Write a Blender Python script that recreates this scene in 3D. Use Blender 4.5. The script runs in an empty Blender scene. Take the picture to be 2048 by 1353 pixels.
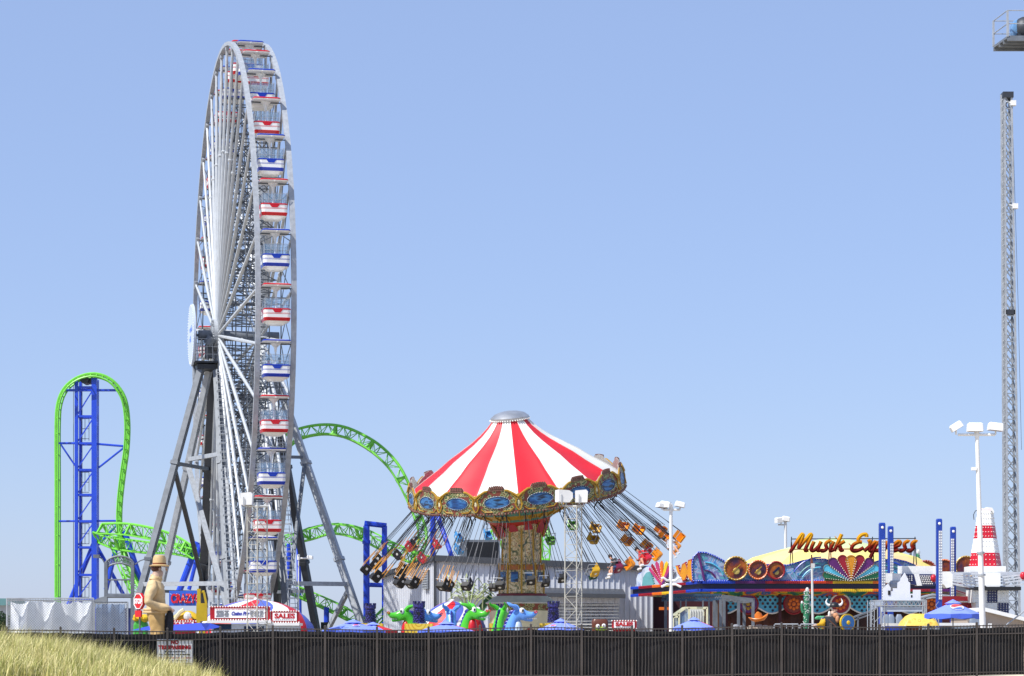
import bpy, math, random
from mathutils import Vector, Matrix, noise
R = math.radians
V = Vector
random.seed(7)
scn = bpy.context.scene
COL = scn.collection
# ---------------------------------------------------------------- camera, sky, sun, exposure
EYE = 1.45; F = 5000.0; HOR = 1275.0          # eye height, focal length in photo pixels, horizon row
cam_d = bpy.data.cameras.new('camera'); cam = bpy.data.objects.new('camera', cam_d); COL.objects.link(cam)
cam.location = (0, 0, EYE); cam.rotation_euler = (R(90), 0, 0)
cam_d.sensor_width = 36; cam_d.lens = 36 * F / 2048; cam_d.shift_y = (HOR - 676.5) / 2048
cam_d.clip_start = 0.5; cam_d.clip_end = 8000
scn.camera = cam
SUN_EL, SUN_AZ = 53.0, -124.0                  # degrees; azimuth clockwise from +Y (view direction)
w = bpy.data.worlds.new('World'); scn.world = w; w.use_nodes = True
nt = w.node_tree; bg = nt.nodes['Background']
sky = nt.nodes.new('ShaderNodeTexSky'); sky.sky_type = 'NISHITA'; sky.sun_disc = False
sky.sun_elevation = R(SUN_EL); sky.sun_rotation = R(SUN_AZ); sky.altitude = 0
sky.air_density = 1.0; sky.dust_density = 0.35; sky.ozone_density = 4.0
pale = nt.nodes.new('ShaderNodeMix')
hs = nt.nodes.new('ShaderNodeMix'); hs.data_type = 'RGBA'; hs.blend_type = 'MULTIPLY'
hs.inputs[0].default_value = 1.0; hs.inputs[7].default_value = (0.96, 0.95, 1.12, 1)
nt.links.new(sky.outputs[0], hs.inputs[6]); pale.data_type = 'RGBA'; pale.inputs[0].default_value = 0.5; pale.inputs[7].default_value = (3.8, 5.0, 7.75, 1)
nt.links.new(hs.outputs[2], pale.inputs[6]); nt.links.new(pale.outputs[2], bg.inputs[0])
bg.inputs[1].default_value = 0.1
sun_d = bpy.data.lights.new('sun', 'SUN'); sun_d.energy = 4.8; sun_d.angle = R(0.5); sun_d.color = (1, 0.96, 0.89)
sun = bpy.data.objects.new('sun', sun_d); COL.objects.link(sun)
sd = V((math.sin(R(SUN_AZ)) * math.cos(R(SUN_EL)), math.cos(R(SUN_AZ)) * math.cos(R(SUN_EL)), math.sin(R(SUN_EL))))
sun.rotation_euler = sd.to_track_quat('Z', 'Y').to_euler(); sun.location = (-60, -60, 80)
vs = scn.view_settings
scn.display_settings.display_device = 'sRGB'; vs.view_transform = 'Standard'; vs.look = 'None'; vs.gamma = 1; vs.exposure = 0.33

# ---------------------------------------------------------------- helpers
def P(px, py, Y):                               # a photo pixel at distance Y -> a point in metres
    return V(((px - 1024) * Y / F, Y, EYE + (HOR - py) * Y / F))
def GX(px, Y): return (px - 1024) * Y / F
def PX(p): return p[0] / p[1] * F + 1024
def lin(h):
    o = []
    for i in (0, 2, 4):
        c = int(h[i:i + 2], 16) / 255
        o.append(c / 12.92 if c <= 0.04045 else ((c + 0.055) / 1.055) ** 2.4)
    return (*o, 1)
MATS = {}
def mat(name, h, rough=0.5, metal=0.0, var=0.12, scale=2.5, bump=0.0, alpha=1.0, spec=0.5):
    if name in MATS: return MATS[name]
    m = bpy.data.materials.new(name); m.use_nodes = True; MATS[name] = m
    n = m.node_tree; b = n.nodes['Principled BSDF']
    c = lin(h) if isinstance(h, str) else h
    b.inputs['Roughness'].default_value = rough; b.inputs['Metallic'].default_value = metal
    b.inputs['Specular IOR Level'].default_value = spec
    tc = n.nodes.new('ShaderNodeTexCoord'); nz = n.nodes.new('ShaderNodeTexNoise')
    nz.inputs['Scale'].default_value = scale; nz.inputs['Detail'].default_value = 5
    n.links.new(tc.outputs['Object'], nz.inputs['Vector'])
    rp = n.nodes.new('ShaderNodeValToRGB')
    rp.color_ramp.elements[0].position = 0.3; rp.color_ramp.elements[1].position = 0.7
    rp.color_ramp.elements[0].color = (*[x * (1 - var) for x in c[:3]], 1)
    rp.color_ramp.elements[1].color = (*[min(1, x * (1 + var)) for x in c[:3]], 1)
    n.links.new(nz.outputs['Fac'], rp.inputs[0]); n.links.new(rp.outputs[0], b.inputs['Base Color'])
    if bump:
        bp = n.nodes.new('ShaderNodeBump'); bp.inputs['Strength'].default_value = bump; bp.inputs['Distance'].default_value = 0.05
        n.links.new(nz.outputs['Fac'], bp.inputs['Height']); n.links.new(bp.outputs[0], b.inputs['Normal'])
    if alpha < 1: b.inputs['Alpha'].default_value = alpha
    return m
def mat_ramp(name, kind, stops, scale=3.0, rough=0.5, const=True, detail=4, distort=0.0, stretch=(1, 1, 1), metal=0):
    """a procedural pattern: texture value through a colour ramp"""
    if name in MATS: return MATS[name]
    m = bpy.data.materials.new(name); m.use_nodes = True; MATS[name] = m
    n = m.node_tree; b = n.nodes['Principled BSDF']; b.inputs['Roughness'].default_value = rough; b.inputs['Metallic'].default_value = metal
    tc = n.nodes.new('ShaderNodeTexCoord'); mp = n.nodes.new('ShaderNodeMapping'); mp.inputs['Scale'].default_value = stretch
    n.links.new(tc.outputs['Object'], mp.inputs['Vector'])
    if kind == 'noise':
        t = n.nodes.new('ShaderNodeTexNoise'); t.inputs['Detail'].default_value = detail; t.inputs['Distortion'].default_value = distort; out = t.outputs['Fac']
    elif kind == 'voronoi':
        t = n.nodes.new('ShaderNodeTexVoronoi'); out = t.outputs['Distance']
    elif kind == 'wave':
        t = n.nodes.new('ShaderNodeTexWave'); t.inputs['Distortion'].default_value = distort; t.inputs['Detail'].default_value = 1; out = t.outputs['Fac']
    elif kind == 'rings':
        t = n.nodes.new('ShaderNodeTexWave'); t.wave_type = 'RINGS'; t.rings_direction = 'Y'; t.inputs['Distortion'].default_value = distort; out = t.outputs['Fac']
    elif kind == 'z':
        t = None; s = n.nodes.new('ShaderNodeSeparateXYZ'); n.links.new(mp.outputs[0], s.inputs[0]); out = s.outputs['Z']
    if t is not None:
        t.inputs['Scale'].default_value = scale; n.links.new(mp.outputs[0], t.inputs['Vector'])
    rp = n.nodes.new('ShaderNodeValToRGB'); cr = rp.color_ramp
    cr.interpolation = 'CONSTANT' if const else 'LINEAR'
    while len(cr.elements) < len(stops): cr.elements.new(0.5)
    for e, (p, h) in zip(cr.elements, stops): e.position = p
    for e, (p, h) in zip(cr.elements, stops): e.color = lin(h)
    n.links.new(out, rp.inputs[0]); n.links.new(rp.outputs[0], b.inputs['Base Color'])
    return m

class MB:
    """collects shapes; build() links them as ONE mesh object"""
    def __init__(s): s.v = []; s.f = []; s.m = []
    def add(s, vs, fs, m=0):
        o = len(s.v); s.v += [tuple(v) for v in vs]
        for i, f in enumerate(fs):
            s.f.append(tuple(o + k for k in f)); s.m.append(m[i] if isinstance(m, (list, tuple)) else m)
        return s
    def box(s, c, sz, m=0, rz=0.0):
        x, y, z = [k / 2 for k in sz]; ca, sa = math.cos(rz), math.sin(rz); vs = []
        for dz in (-z, z):
            for dx, dy in ((-x, -y), (x, -y), (x, y), (-x, y)):
                vs.append((c[0] + dx * ca - dy * sa, c[1] + dx * sa + dy * ca, c[2] + dz))
        return s.add(vs, [(3, 2, 1, 0), (4, 5, 6, 7), (0, 1, 5, 4), (1, 2, 6, 5), (2, 3, 7, 6), (3, 0, 4, 7)], m)
    def bar(s, p, q, w, h=None, m=0, up=(0, 0, 1)):
        p, q = V(p), V(q); h = h or w; d = (q - p).normalized(); u = V(up)
        if abs(d.dot(u)) > 0.98: u = V((0, 1, 0))
        a = d.cross(u).normalized() * w / 2; b = a.cross(d).normalized() * h / 2; vs = []
        for c in (p, q): vs += [c - a - b, c + a - b, c + a + b, c - a + b]
        return s.add(vs, [(3, 2, 1, 0), (4, 5, 6, 7), (0, 1, 5, 4), (1, 2, 6, 5), (2, 3, 7, 6), (3, 0, 4, 7)], m)
    def tube(s, p, q, r, r2=None, n=6, m=0): return s.path([p, q], [r, r if r2 is None else r2], n, m)
    def path(s, pts, r, n=6, m=0, closed=False, flat=None):
        pts = [V(p) for p in pts]; k = len(pts)
        rr = r if isinstance(r, (list, tuple)) else [r] * k
        tg = []
        for i in range(k):
            a = pts[i - 1] if (i or closed) else pts[i]; b = pts[(i + 1) % k] if (i < k - 1 or closed) else pts[i]
            tg.append((b - a).normalized())
        u = V((0, 1, 0)) if flat else V((0, 0, 1))
        if abs(tg[0].dot(u)) > 0.9: u = V((1, 0, 0))
        vs = []; 
        for i in range(k):
            a = tg[i].cross(u)
            if a.length < 1e-4: a = tg[i].cross(V((0.3, 0.9, 0.1)))
            a.normalize(); b = a.cross(tg[i]).normalized(); u = b
            for j in range(n):
                t = 2 * math.pi * (j + .5) / n
                vs.append(pts[i] + a * math.cos(t) * rr[i] + b * math.sin(t) * rr[i] * (flat or 1))
        fs = []
        for i in range(k if closed else k - 1):
            for j in range(n):
                a = i * n + j; b = i * n + (j + 1) % n; c = ((i + 1) % k) * n + (j + 1) % n; d = ((i + 1) % k) * n + j
                fs.append((a, b, c, d))
        if not closed: fs += [tuple(range(n))[::-1], tuple((k - 1) * n + j for j in range(n))]
        return s.add(vs, fs, m)
    def lathe(s, prof, n=16, m=0, c=(0, 0, 0), ph=0.0, a0=0.0, a1=2 * math.pi, cap=True):
        """prof [(r,z)] low to high; m: int, list per segment, or f(seg, j)"""
        full = abs(a1 - a0 - 2 * math.pi) < 1e-6; cols = n if full else n + 1; vs = []
        for r, z in prof:
            for j in range(cols):
                t = ph + a0 + (a1 - a0) * j / n
                vs.append((c[0] + r * math.cos(t), c[1] + r * math.sin(t), c[2] + z))
        fs = []; ms = []
        for i in range(len(prof) - 1):
            for j in range(n):
                k = (j + 1) % cols
                fs.append((i * cols + j, i * cols + k, (i + 1) * cols + k, (i + 1) * cols + j))
                ms.append(m(i, j) if callable(m) else (m[i] if isinstance(m, (list, tuple)) else m))
        if cap and full:
            l = len(prof) - 1
            if prof[0][0] > 1e-3: fs.append(tuple(range(n))[::-1]); ms.append(ms[0])
            if prof[-1][0] > 1e-3: fs.append(tuple(l * n + j for j in range(n))); ms.append(ms[-1])
        return s.add(vs, fs, ms)
    def prism(s, pts, y0, y1, m=0, mside=None):
        """outline in x,z extruded from y0 (front) to y1 (back)"""
        n = len(pts); ar = sum(pts[i][0] * pts[(i + 1) % n][1] - pts[(i + 1) % n][0] * pts[i][1] for i in range(n))
        if ar < 0: pts = pts[::-1]
        vs = [(x, y0, z) for x, z in pts] + [(x, y1, z) for x, z in pts]
        fs = [tuple(range(n)), tuple(range(2 * n - 1, n - 1, -1))] + [(i, n + i, n + (i + 1) % n, (i + 1) % n) for i in range(n)]
        ms = m if mside is None else [m, m] + [mside] * n
        return s.add(vs, fs, ms)
    def ball(s, c, r, nu=8, nv=5, m=0):
        if not isinstance(r, (tuple, list)): r = (r, r, r)
        prof = []
        vs = [(c[0], c[1], c[2] - r[2])]
        for i in range(1, nv):
            a = -math.pi / 2 + math.pi * i / nv
            for j in range(nu):
                t = 2 * math.pi * j / nu
                vs.append((c[0] + r[0] * math.cos(a) * math.cos(t), c[1] + r[1] * math.cos(a) * math.sin(t), c[2] + r[2] * math.sin(a)))
        vs.append((c[0], c[1], c[2] + r[2])); top = len(vs) - 1; fs = []
        for j in range(nu): fs.append((0, 1 + (j + 1) % nu, 1 + j)); fs.append((top, top - nu + j, top - nu + (j + 1) % nu))
        for i in range(nv - 2):
            for j in range(nu):
                a = 1 + i * nu + j; b = 1 + i * nu + (j + 1) % nu
                fs.append((a, b, b + nu, a + nu))
        return s.add(vs, fs, m)
    def bulb(s, c, r, m=0):
        x, y, z = c
        return s.add([(x - r, y, z), (x, y - r, z), (x + r, y, z), (x, y + r, z), (x, y, z + r), (x, y, z - r)],
                     [(0, 1, 4), (1, 2, 4), (2, 3, 4), (3, 0, 4), (1, 0, 5), (2, 1, 5), (3, 2, 5), (0, 3, 5)], m)
    def loft(s, levels, m=0, seg=3):
        """rounded rectangles (z, hx, hy, rad); m list per band"""
        rings = []
        for z, hx, hy, rd in levels:
            for cx, cy, a in ((hx - rd, hy - rd, 0), (-hx + rd, hy - rd, 90), (-hx + rd, -hy + rd, 180), (hx - rd, -hy + rd, 270)):
                for k in range(seg + 1):
                    t = R(a + 90 * k / seg); rings.append((cx + rd * math.cos(t), cy + rd * math.sin(t), z))
        n = 4 * (seg + 1); fs = []; ms = []
        for i in range(len(levels) - 1):
            for j in range(n):
                fs.append((i * n + j, i * n + (j + 1) % n, (i + 1) * n + (j + 1) % n, (i + 1) * n + j)); ms.append(m[i] if isinstance(m, list) else m)
        l = len(levels) - 1
        fs += [tuple(range(n))[::-1], tuple(l * n + j for j in range(n))]; ms += [ms[0], ms[-1]]
        return s.add(rings, fs, ms)
    def text(s, body, size, M, m=0, ext=0.01, off=0.0, shear=0.0, align='CENTER', xs=1.0, fit=None):
        """lettering facing -Y at matrix/point M (x,y,z = baseline point)"""
        cu = bpy.data.curves.new('t', 'FONT'); cu.body = body; cu.size = size; cu.extrude = ext; cu.offset = off; cu.shear = shear
        cu.align_x = align; cu.resolution_u = 3; ob = bpy.data.objects.new('t', cu); COL.objects.link(ob)
        dg = bpy.context.evaluated_depsgraph_get(); me = bpy.data.meshes.new_from_object(ob.evaluated_get(dg))
        w_ = max(v.co.x for v in me.vertices) - min(v.co.x for v in me.vertices)
        if fit: xs = fit / w_
        if not isinstance(M, Matrix): M = Matrix.Translation(V(M))
        s.add([M @ V((v.co.x * xs, -v.co.z, v.co.y)) for v in me.vertices], [tuple(p.vertices) for p in me.polygons], m)
        bpy.data.objects.remove(ob); bpy.data.curves.remove(cu); bpy.data.meshes.remove(me); return s
    def xf(s, M, i0=0):
        for i in range(i0, len(s.v)): s.v[i] = tuple(M @ V(s.v[i]))
        return s
    def build(s, name, mats, parent=None, smooth=False, label=None, cat=None, group=None, kind=None):
        if not isinstance(mats, (list, tuple)): mats = [mats]
        if parent is not None:
            off = V((0, 0, 0)); q = parent
            while q: off += q.location; q = q.parent
            loc = V((0, 0, 0))
        else:
            xs = [v[0] for v in s.v]; ys = [v[1] for v in s.v]; zs = [v[2] for v in s.v]
            off = V(((min(xs) + max(xs)) / 2, (min(ys) + max(ys)) / 2, min(zs))) if kind != 'structure' else V((0, 0, 0)); loc = off
        me = bpy.data.meshes.new(name)
        me.from_pydata([(v[0] - off.x, v[1] - off.y, v[2] - off.z) for v in s.v], [], s.f)
        for m in mats: me.materials.append(m)
        me.polygons.foreach_set('material_index', [min(k, len(mats) - 1) for k in s.m])
        if smooth:
            me.polygons.foreach_set('use_smooth', [True] * len(s.f))
            try: me.set_sharp_from_angle(angle=R(40))
            except Exception: pass
        me.update(); o = bpy.data.objects.new(name, me); COL.objects.link(o); o.location = loc
        if parent is not None: o.parent = parent
        if label: o['label'] = label
        if cat: o['category'] = cat
        if group: o['group'] = group
        if kind: o['kind'] = kind
        return o
def thing(name, label, cat, loc=(0, 0, 0), group=None):
    o = bpy.data.objects.new(name, None); COL.objects.link(o); o.location = loc; o['label'] = label; o['category'] = cat
    o.empty_display_size = 0.3
    if group: o['group'] = group
    return o
KIDS = {}
def copy_tree(o, parent=None, kids=None):
    if kids is None:
        kids = {}
        for q in COL.objects:
            if q.parent: kids.setdefault(q.parent, []).append(q)
    c = o.copy(); COL.objects.link(c)
    if parent is not None: c.parent = parent
    for ch in kids.get(o, []): copy_tree(ch, c, kids)
    return c
def crom(pts, n):
    """Catmull-Rom resample"""
    pts = [V(p) for p in pts]; k = len(pts) - 1; out = []
    for i in range(n + 1):
        t = i / n * k; a = min(int(t), k - 1); u = t - a
        p0, p1, p2, p3 = pts[max(a - 1, 0)], pts[a], pts[a + 1], pts[min(a + 2, k)]
        out.append(0.5 * ((2 * p1) + (p2 - p0) * u + (2 * p0 - 5 * p1 + 4 * p2 - p3) * u * u + (3 * p1 - p0 - 3 * p2 + p3) * u ** 3))
    return out
ORD = ['first', 'second', 'third', 'fourth', 'fifth', 'sixth', 'seventh', 'eighth', 'ninth', 'tenth', 'eleventh', 'twelfth', 'thirteenth', 'fourteenth', 'fifteenth', 'sixteenth', 'seventeenth', 'eighteenth']
def skin(joints, edges, sub=1, root=0):
    """one continuous body grown round a skeleton; returns (verts, faces)"""
    me = bpy.data.meshes.new('s'); me.from_pydata([j[:3] for j in joints], edges, []); ob = bpy.data.objects.new('s', me); COL.objects.link(ob)
    md = ob.modifiers.new('k', 'SKIN'); md.use_smooth_shade = True
    for i, j in enumerate(joints):
        sv = me.skin_vertices[0].data[i]; r = j[3]; sv.radius = (r, r) if not isinstance(r, tuple) else r
        sv.use_root = (i == root)
    if sub: sb = ob.modifiers.new('u', 'SUBSURF'); sb.levels = sub
    dg = bpy.context.evaluated_depsgraph_get(); e = bpy.data.meshes.new_from_object(ob.evaluated_get(dg))
    r = ([tuple(v.co) for v in e.vertices], [tuple(p.vertices) for p in e.polygons])
    bpy.data.objects.remove(ob); bpy.data.meshes.remove(e); return r
# ---------------------------------------------------------------- common paints
WHITE = mat('white_paint', 'e6e6e4', .4, var=.05); OFFW = mat('aged_white_paint', 'cfd0cc', .55, var=.12)
GALV = mat('galvanised_steel', 'a2a7ad', .5, .1, var=.16, scale=4); GALVD = mat('weathered_steel', '6a7078', .55, .1, var=.2, scale=3)
DARKST = mat('dark_steel', '3a3e45', .5, .3); BLACK = mat('black_plastic', '18191c', .45)
RED = mat('red_paint', 'c4141f', .35, var=.08); BLUE = mat('blue_paint', '1b3fb4', .35, var=.08); NAVY = mat('navy_paint', '1a2a66', .35)
GREEN = mat('lime_green_paint', '70c63e', .45, var=.1); CBLUE = mat('cobalt_blue_paint', '2349cc', .35, var=.1)
YEL = mat('yellow_paint', 'd9b420', .4); ORANGE = mat('orange_paint', 'd86a14', .4); TEAL = mat('teal_paint', '2f7d80', .45)
GLASS = mat('pale_glass', '9fc4e6', .06, alpha=.28, var=.02); GLASSD = mat('dark_glass', '2c3a4a', .08, var=.05)
BULB = mat('milk_white_bulb', 'f1efe6', .3, var=.02)
SKIN = mat('skin', 'c58f73', .55, var=.06)
# ================================================================= SETTING
SAND = mat_ramp('beach_sand', 'noise', [(0.3, 'b8a88c'), (0.5, 'cdbfa5'), (0.75, 'dccfb8')], 1.5, .9, False, 8)
DECK = mat_ramp('deck_boards', 'wave', [(0.0, '6d6353'), (0.06, '9a8f7e'), (1.0, 'a89d8a')], 3.2, .8, False, distort=.4)
mb = MB(); mb.add([(-3000, -200, -.3), (3000, -200, -.3), (3000, 6000, -.3), (-3000, 6000, -.3)], [(0, 1, 2, 3)]); mb.build('ground', SAND, kind='structure')
mb = MB(); mb.box((0, 246, -.12), (220, 304, .24)); mb.build('pier_deck', DECK, kind='structure')
SEAW = mat('sea_water', '2f5560', .18, var=.15, scale=.02, bump=.4)
mb = MB(); mb.add([(-3000, 430, -.26), (3000, 430, -.26), (3000, 6000, -.26), (-3000, 6000, -.26)], [(0, 1, 2, 3)]); mb.build('sea', SEAW, kind='structure')
def dune_z(x, y):
    px = x / max(y, 4) * F + 1024
    pts = [(-900, 1.35), (0, .98), (100, .84), (170, .6), (260, .3), (340, .04), (420, -.16), (560, -.24), (1300, -.16), (2100, .06), (3000, .12)]
    z = pts[0][1] if px < pts[0][0] else pts[-1][1]
    for (a, za), (b, zb) in zip(pts, pts[1:]):
        if a <= px < b: z = za + (zb - za) * (px - a) / (b - a)
    g = min(1, max(0, (y - 12) / 74)); g = g * g * (3 - 2 * g) if y < 86 else 1
    z = -.27 + (z + .27) * g
    return z + .05 * math.sin(x * 1.1 + y * .5) + .04 * math.sin(x * .5 - y * .8)
mb = MB(); nx, ny = 150, 110; x0, x1, y0, y1 = -26, 26, 4, 93.9
for j in range(ny + 1):
    for i in range(nx + 1):
        x = x0 + (x1 - x0) * i / nx; y = y0 + (y1 - y0) * j / ny; z = dune_z(x, y)
        if y > 90: z = z + (-.2 - z) * (y - 90) / 4 if z > 0 else z
        mb.v.append((x, y, z))
for j in range(ny):
    for i in range(nx):
        a = j * (nx + 1) + i; mb.f.append((a, a + 1, a + nx + 2, a + nx + 1)); mb.m.append(0)
mb.build('dune', SAND, kind='structure', smooth=True)
# marram grass: tufts of curved blades
GR = mat_ramp('marram_grass', 'noise', [(0.25, '66722e'), (0.42, '989c4c'), (0.55, 'c0b970'), (0.75, 'dbd19a')], .7, .7, False, 6)
GR2 = mat('dry_grass', 'dcd29a', .75, var=.2, scale=.6); GR3 = mat('green_grass', '788238', .7, var=.25, scale=.5)
mb = MB(); rnd = random.Random(3)
def blade(x, y, z, h, lean, az, wd, m):
    ca, sa = math.cos(az), math.sin(az); b = az + 1.57 + rnd.uniform(-.8, .8); wx, wy = math.cos(b) * wd, math.sin(b) * wd
    p1 = (x + ca * lean * .3 * h, y + sa * lean * .3 * h, z + h * .55); p2 = (x + ca * lean * h, y + sa * lean * h, z + h * (1 - .25 * lean))
    o = len(mb.v)
    mb.v += [(x - wx, y - wy, z - .05), (x + wx, y + wy, z - .05), (p1[0] + wx * .7, p1[1] + wy * .7, p1[2]), (p1[0] - wx * .7, p1[1] - wy * .7, p1[2]), p2]
    mb.f += [(o, o + 1, o + 2, o + 3), (o + 3, o + 2, o + 4)]; mb.m += [m, m]
cnt = 0; tries = 0
while cnt < 5600 and tries < 60000:
    tries += 1
    y = 48 + 40 * math.sqrt(rnd.random()) * 1.0; px = -40 + 560 * rnd.random() ** 1.05
    x = GX(px, y); z = dune_z(x, y)
    if px > 300 and rnd.random() < (px - 300) / 150: continue
    if noise.noise((x * .9, y * .28, 3.1)) < -.12 - .3 * (y - 66) / 24 + .1 * rnd.random(): continue
    py = HOR - (z - EYE) * F / y
    if py > 1385: continue
    dens = math.sin(x * 1.7 + 1) * math.sin(y * .9) + rnd.uniform(-.4, .6)
    if dens < -.35: continue
    cnt += 1; s = rnd.uniform(.65, 1.2); bare = rnd.random()
    for k in range(rnd.randint(9, 17)):
        r = rnd.random() * .14; a = rnd.uniform(0, 6.28)
        if rnd.random() < .07: blade(x + r * math.cos(a), y + r * math.sin(a), z, rnd.uniform(.65, 1.0) * s, rnd.uniform(.1, .6), rnd.gauss(0, .8), rnd.uniform(.005, .009), rnd.choice([0, 1]))
        blade(x + r * math.cos(a), y + r * math.sin(a), z, rnd.uniform(.26, .68) * s, rnd.uniform(.05, .7), rnd.gauss(.3, 1.7), rnd.uniform(.005, .011), rnd.choice([0, 0, 0, 1, 1, 2, 2]))
mb.build('dune_grass', [GR, GR2, GR3], kind='stuff', label='tall pale yellow green marram grass covering the dune', cat='grass')

# ================================================================= PICKET FENCE
FENC = mat('bronze_fence_paint', '453f3c', .55, .05, var=.25); SCR = mat_ramp('black_windscreen', 'noise', [(0.3, '0e0f12'), (.7, '1b1d23')], 1.2, .8, False)
FX0, FY0, FX1, FY1 = GX(-95, 86), 86.0, GX(2140, 91.8), 91.8
L = math.hypot(FX1 - FX0, FY1 - FY0); PAN = 1.83; NP = int(L / PAN); fdir = V((FX1 - FX0, FY1 - FY0, 0)).normalized()
def fpt(d): 
    t = d / L; return V((FX0, FY0, 0)) + fdir * d + V((0, 0, -.2 + .04 * math.sin(d * .7) + .23 * t))
fence = thing('picket_fence', 'long dark bronze metal picket fence with black windscreen along the front of the park', 'fence', fpt(L / 2))
FH = 1.86; ang = math.atan2(fdir.y, fdir.x)
for i in range(NP + 1):
    a = fpt(i * PAN); m_ = MB(); m_.box((a.x, a.y, a.z + FH / 2 + .03), (.075, .075, FH + .1), rz=ang); m_.lathe([(.06, 0), (.05, .02), (0, .05)], 4, c=(a.x, a.y, a.z + FH + .08), ph=R(45) + ang)
    m_.build('post', FENC, fence)
    if i < NP:
        m_ = MB(); b = fpt((i + 1) * PAN)
        for h in (.14, FH - .32, FH - .02): m_.bar(a + V((0, 0, h)), b + V((0, 0, h)), .035, .04)
        for k in range(1, 15):
            q = fpt(i * PAN + k * PAN / 15); m_.box((q.x, q.y, q.z + FH / 2 + .02), (.021, .024, FH - .02), rz=ang)
        m_.build('picket_panel', FENC, fence)
m_ = MB(); n = NP * 8; nrm = V((-fdir.y, fdir.x, 0)); rows = 9; rs = random.Random(5)
for i in range(n + 1):
    q = fpt(i * PAN / 8)
    for j in range(rows + 1):
        t = j / rows; h = .03 + (FH - .13 + (.012 * math.cos(i * math.pi / 2) + .0) ) * t
        wob = .05 + .03 * math.sin(i * .9) * math.sin(t * 3.1) + (.03 + .07 * t) * math.sin(i * .37 + 2) * (1 - t) * 1.6 + .02 * noise.noise((i * .5, t * 4, 0))
        m_.v.append(tuple(q + nrm * (.045 + max(0, wob)) + V((0, 0, h))))
for i in range(n):
    for j in range(rows):
        a = i * (rows + 1) + j; m_.f.append((a, a + rows + 1, a + rows + 2, a + 1)); m_.m.append(0)
m_.build('windscreen', SCR, fence, smooth=True)
# no trespassing sign, hung behind the pickets
def fence_at(px):
    # distance along the fence where it crosses photo column px
    k = (px - 1024) / F; d = (k * FY0 - FX0) / (fdir.x - k * fdir.y); return fpt(d)
SGN = mat('sign_white', 'f6f6f6', .5, var=.03); TRED = mat('sign_red', 'b51822', .5); TDK = mat('sign_ink', '2b2b33', .6)
q0 = fence_at(313); q1 = fence_at(386); qc = (q0 + q1) / 2 + nrm * .026; wS = (q1 - q0).length; zb, zt = P(0, 1332, 86.6).z, P(0, 1279, 86.6).z
t = thing('warning_sign', 'white NO TRESPASSING board fixed to the picket fence beside the dune grass', 'sign', (qc.x, qc.y, zb))
M0 = Matrix.Translation((qc.x, qc.y, 0)) @ Matrix.Rotation(ang, 4, 'Z')
m_ = MB(); m_.box((0, 0, (zb + zt) / 2), (wS, .008, zt - zb)); m_.xf(M0); m_.build('board', SGN, t)
m_ = MB(); hS = zt - zb
m_.text('NO', .17, (0, -.006, zt - .16), 0, .002, .016); m_.text('TRESPASSING', .17, (0, -.006, zt - .34), 0, .002, .015, fit=wS * .9)
m_.text('ALL BEACHES ARE CLOSED', .075, (0, -.006, zt - .67), 0, .002, .002, fit=wS * .9)
m_.text('Beach and Dune', .06, (0, -.006, zt - .45), 1, .002, .005, fit=wS * .55); m_.text('No Lifeguards - No Swimming', .06, (0, -.006, zt - .55), 1, .002, .005, fit=wS * .85)
m_.text('Surf is closed until the season', .05, (0, -.006, zt - .76), 1, .002, .003, fit=wS * .7); m_.text('Please keep off the dunes and grass', .05, (0, -.006, zt - .85), 1, .002, .003, fit=wS * .9)
m_.xf(M0); m_.build('lettering', [TRED, TDK], t)
# small white slatted crate and grey bin foot behind pickets
q = fence_at(803); m_ = MB()
for k in range(7): m_.box((q.x - .36 + k * .12, q.y - .1, q.z + .1), (.09, .02, .2))
m_.box((q.x, q.y - .08, q.z + .03), (.82, .02, .03)); m_.box((q.x, q.y - .08, q.z + .16), (.82, .02, .03))
m_.build('slatted_board', WHITE, label='small white slatted board lying against the foot of the picket fence', cat='board')
q = fence_at(680); m_ = MB(); m_.box((q.x, q.y - .16, q.z - .02), (.5, .14, .24)); m_.box((q.x, q.y - .16, q.z + .11), (.54, .18, .03)); m_.build('plastic_crate', OFFW, label='low grey crate poking up at the foot of the picket fence', cat='crate')
# ================================================================= FERRIS WHEEL
WY = 165.0; WR = 18.8; sa, ca = .223, .975; U = V((sa, -ca, 0)); N_ = V((ca, sa, 0)); Z = V((0, 0, 1))
CL = V((-19.09, WY, EYE + (HOR - 672) * WY / F)); WW = 2.12; CR = CL + N_ * WW; CM = (CL + CR) / 2
NC = 36; TH0 = R(1.9)
wheel = thing('ferris_wheel', 'giant grey steel ferris wheel seen nearly edge-on at the left of the park', 'ferris wheel', (CM.x, CM.y, 0))
def wp(c, r, th): return c + U * (math.cos(th) * r) + Z * (math.sin(th) * r)
for c in (CL, CR):
    m_ = MB(); vs = []
    for k in range(NC * 2):
        th = TH0 + math.pi * k / NC
        for rr, ww in ((WR - .12, -.15), (WR + .12, -.15), (WR + .12, .15), (WR - .12, .15)): vs.append(wp(c, rr, th) + N_ * ww)
    fs = []; n2 = NC * 2
    for k in range(n2):
        for j in range(4): fs.append((k * 4 + j, k * 4 + (j + 1) % 4, ((k + 1) % n2) * 4 + (j + 1) % 4, ((k + 1) % n2) * 4 + j))
    m_.add(vs, fs)
    for k in range(NC):                          # splice plates at the nodes
        th = TH0 + 2 * math.pi * k / NC; p = wp(c, WR - .2, th); m_.bar(p - U * math.sin(th) * .28 + Z * math.cos(th) * .28, p + U * math.sin(th) * .28 - Z * math.cos(th) * .28, .34, .22, up=tuple(N_))
    m_.build('rim', GALV, wheel)
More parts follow.
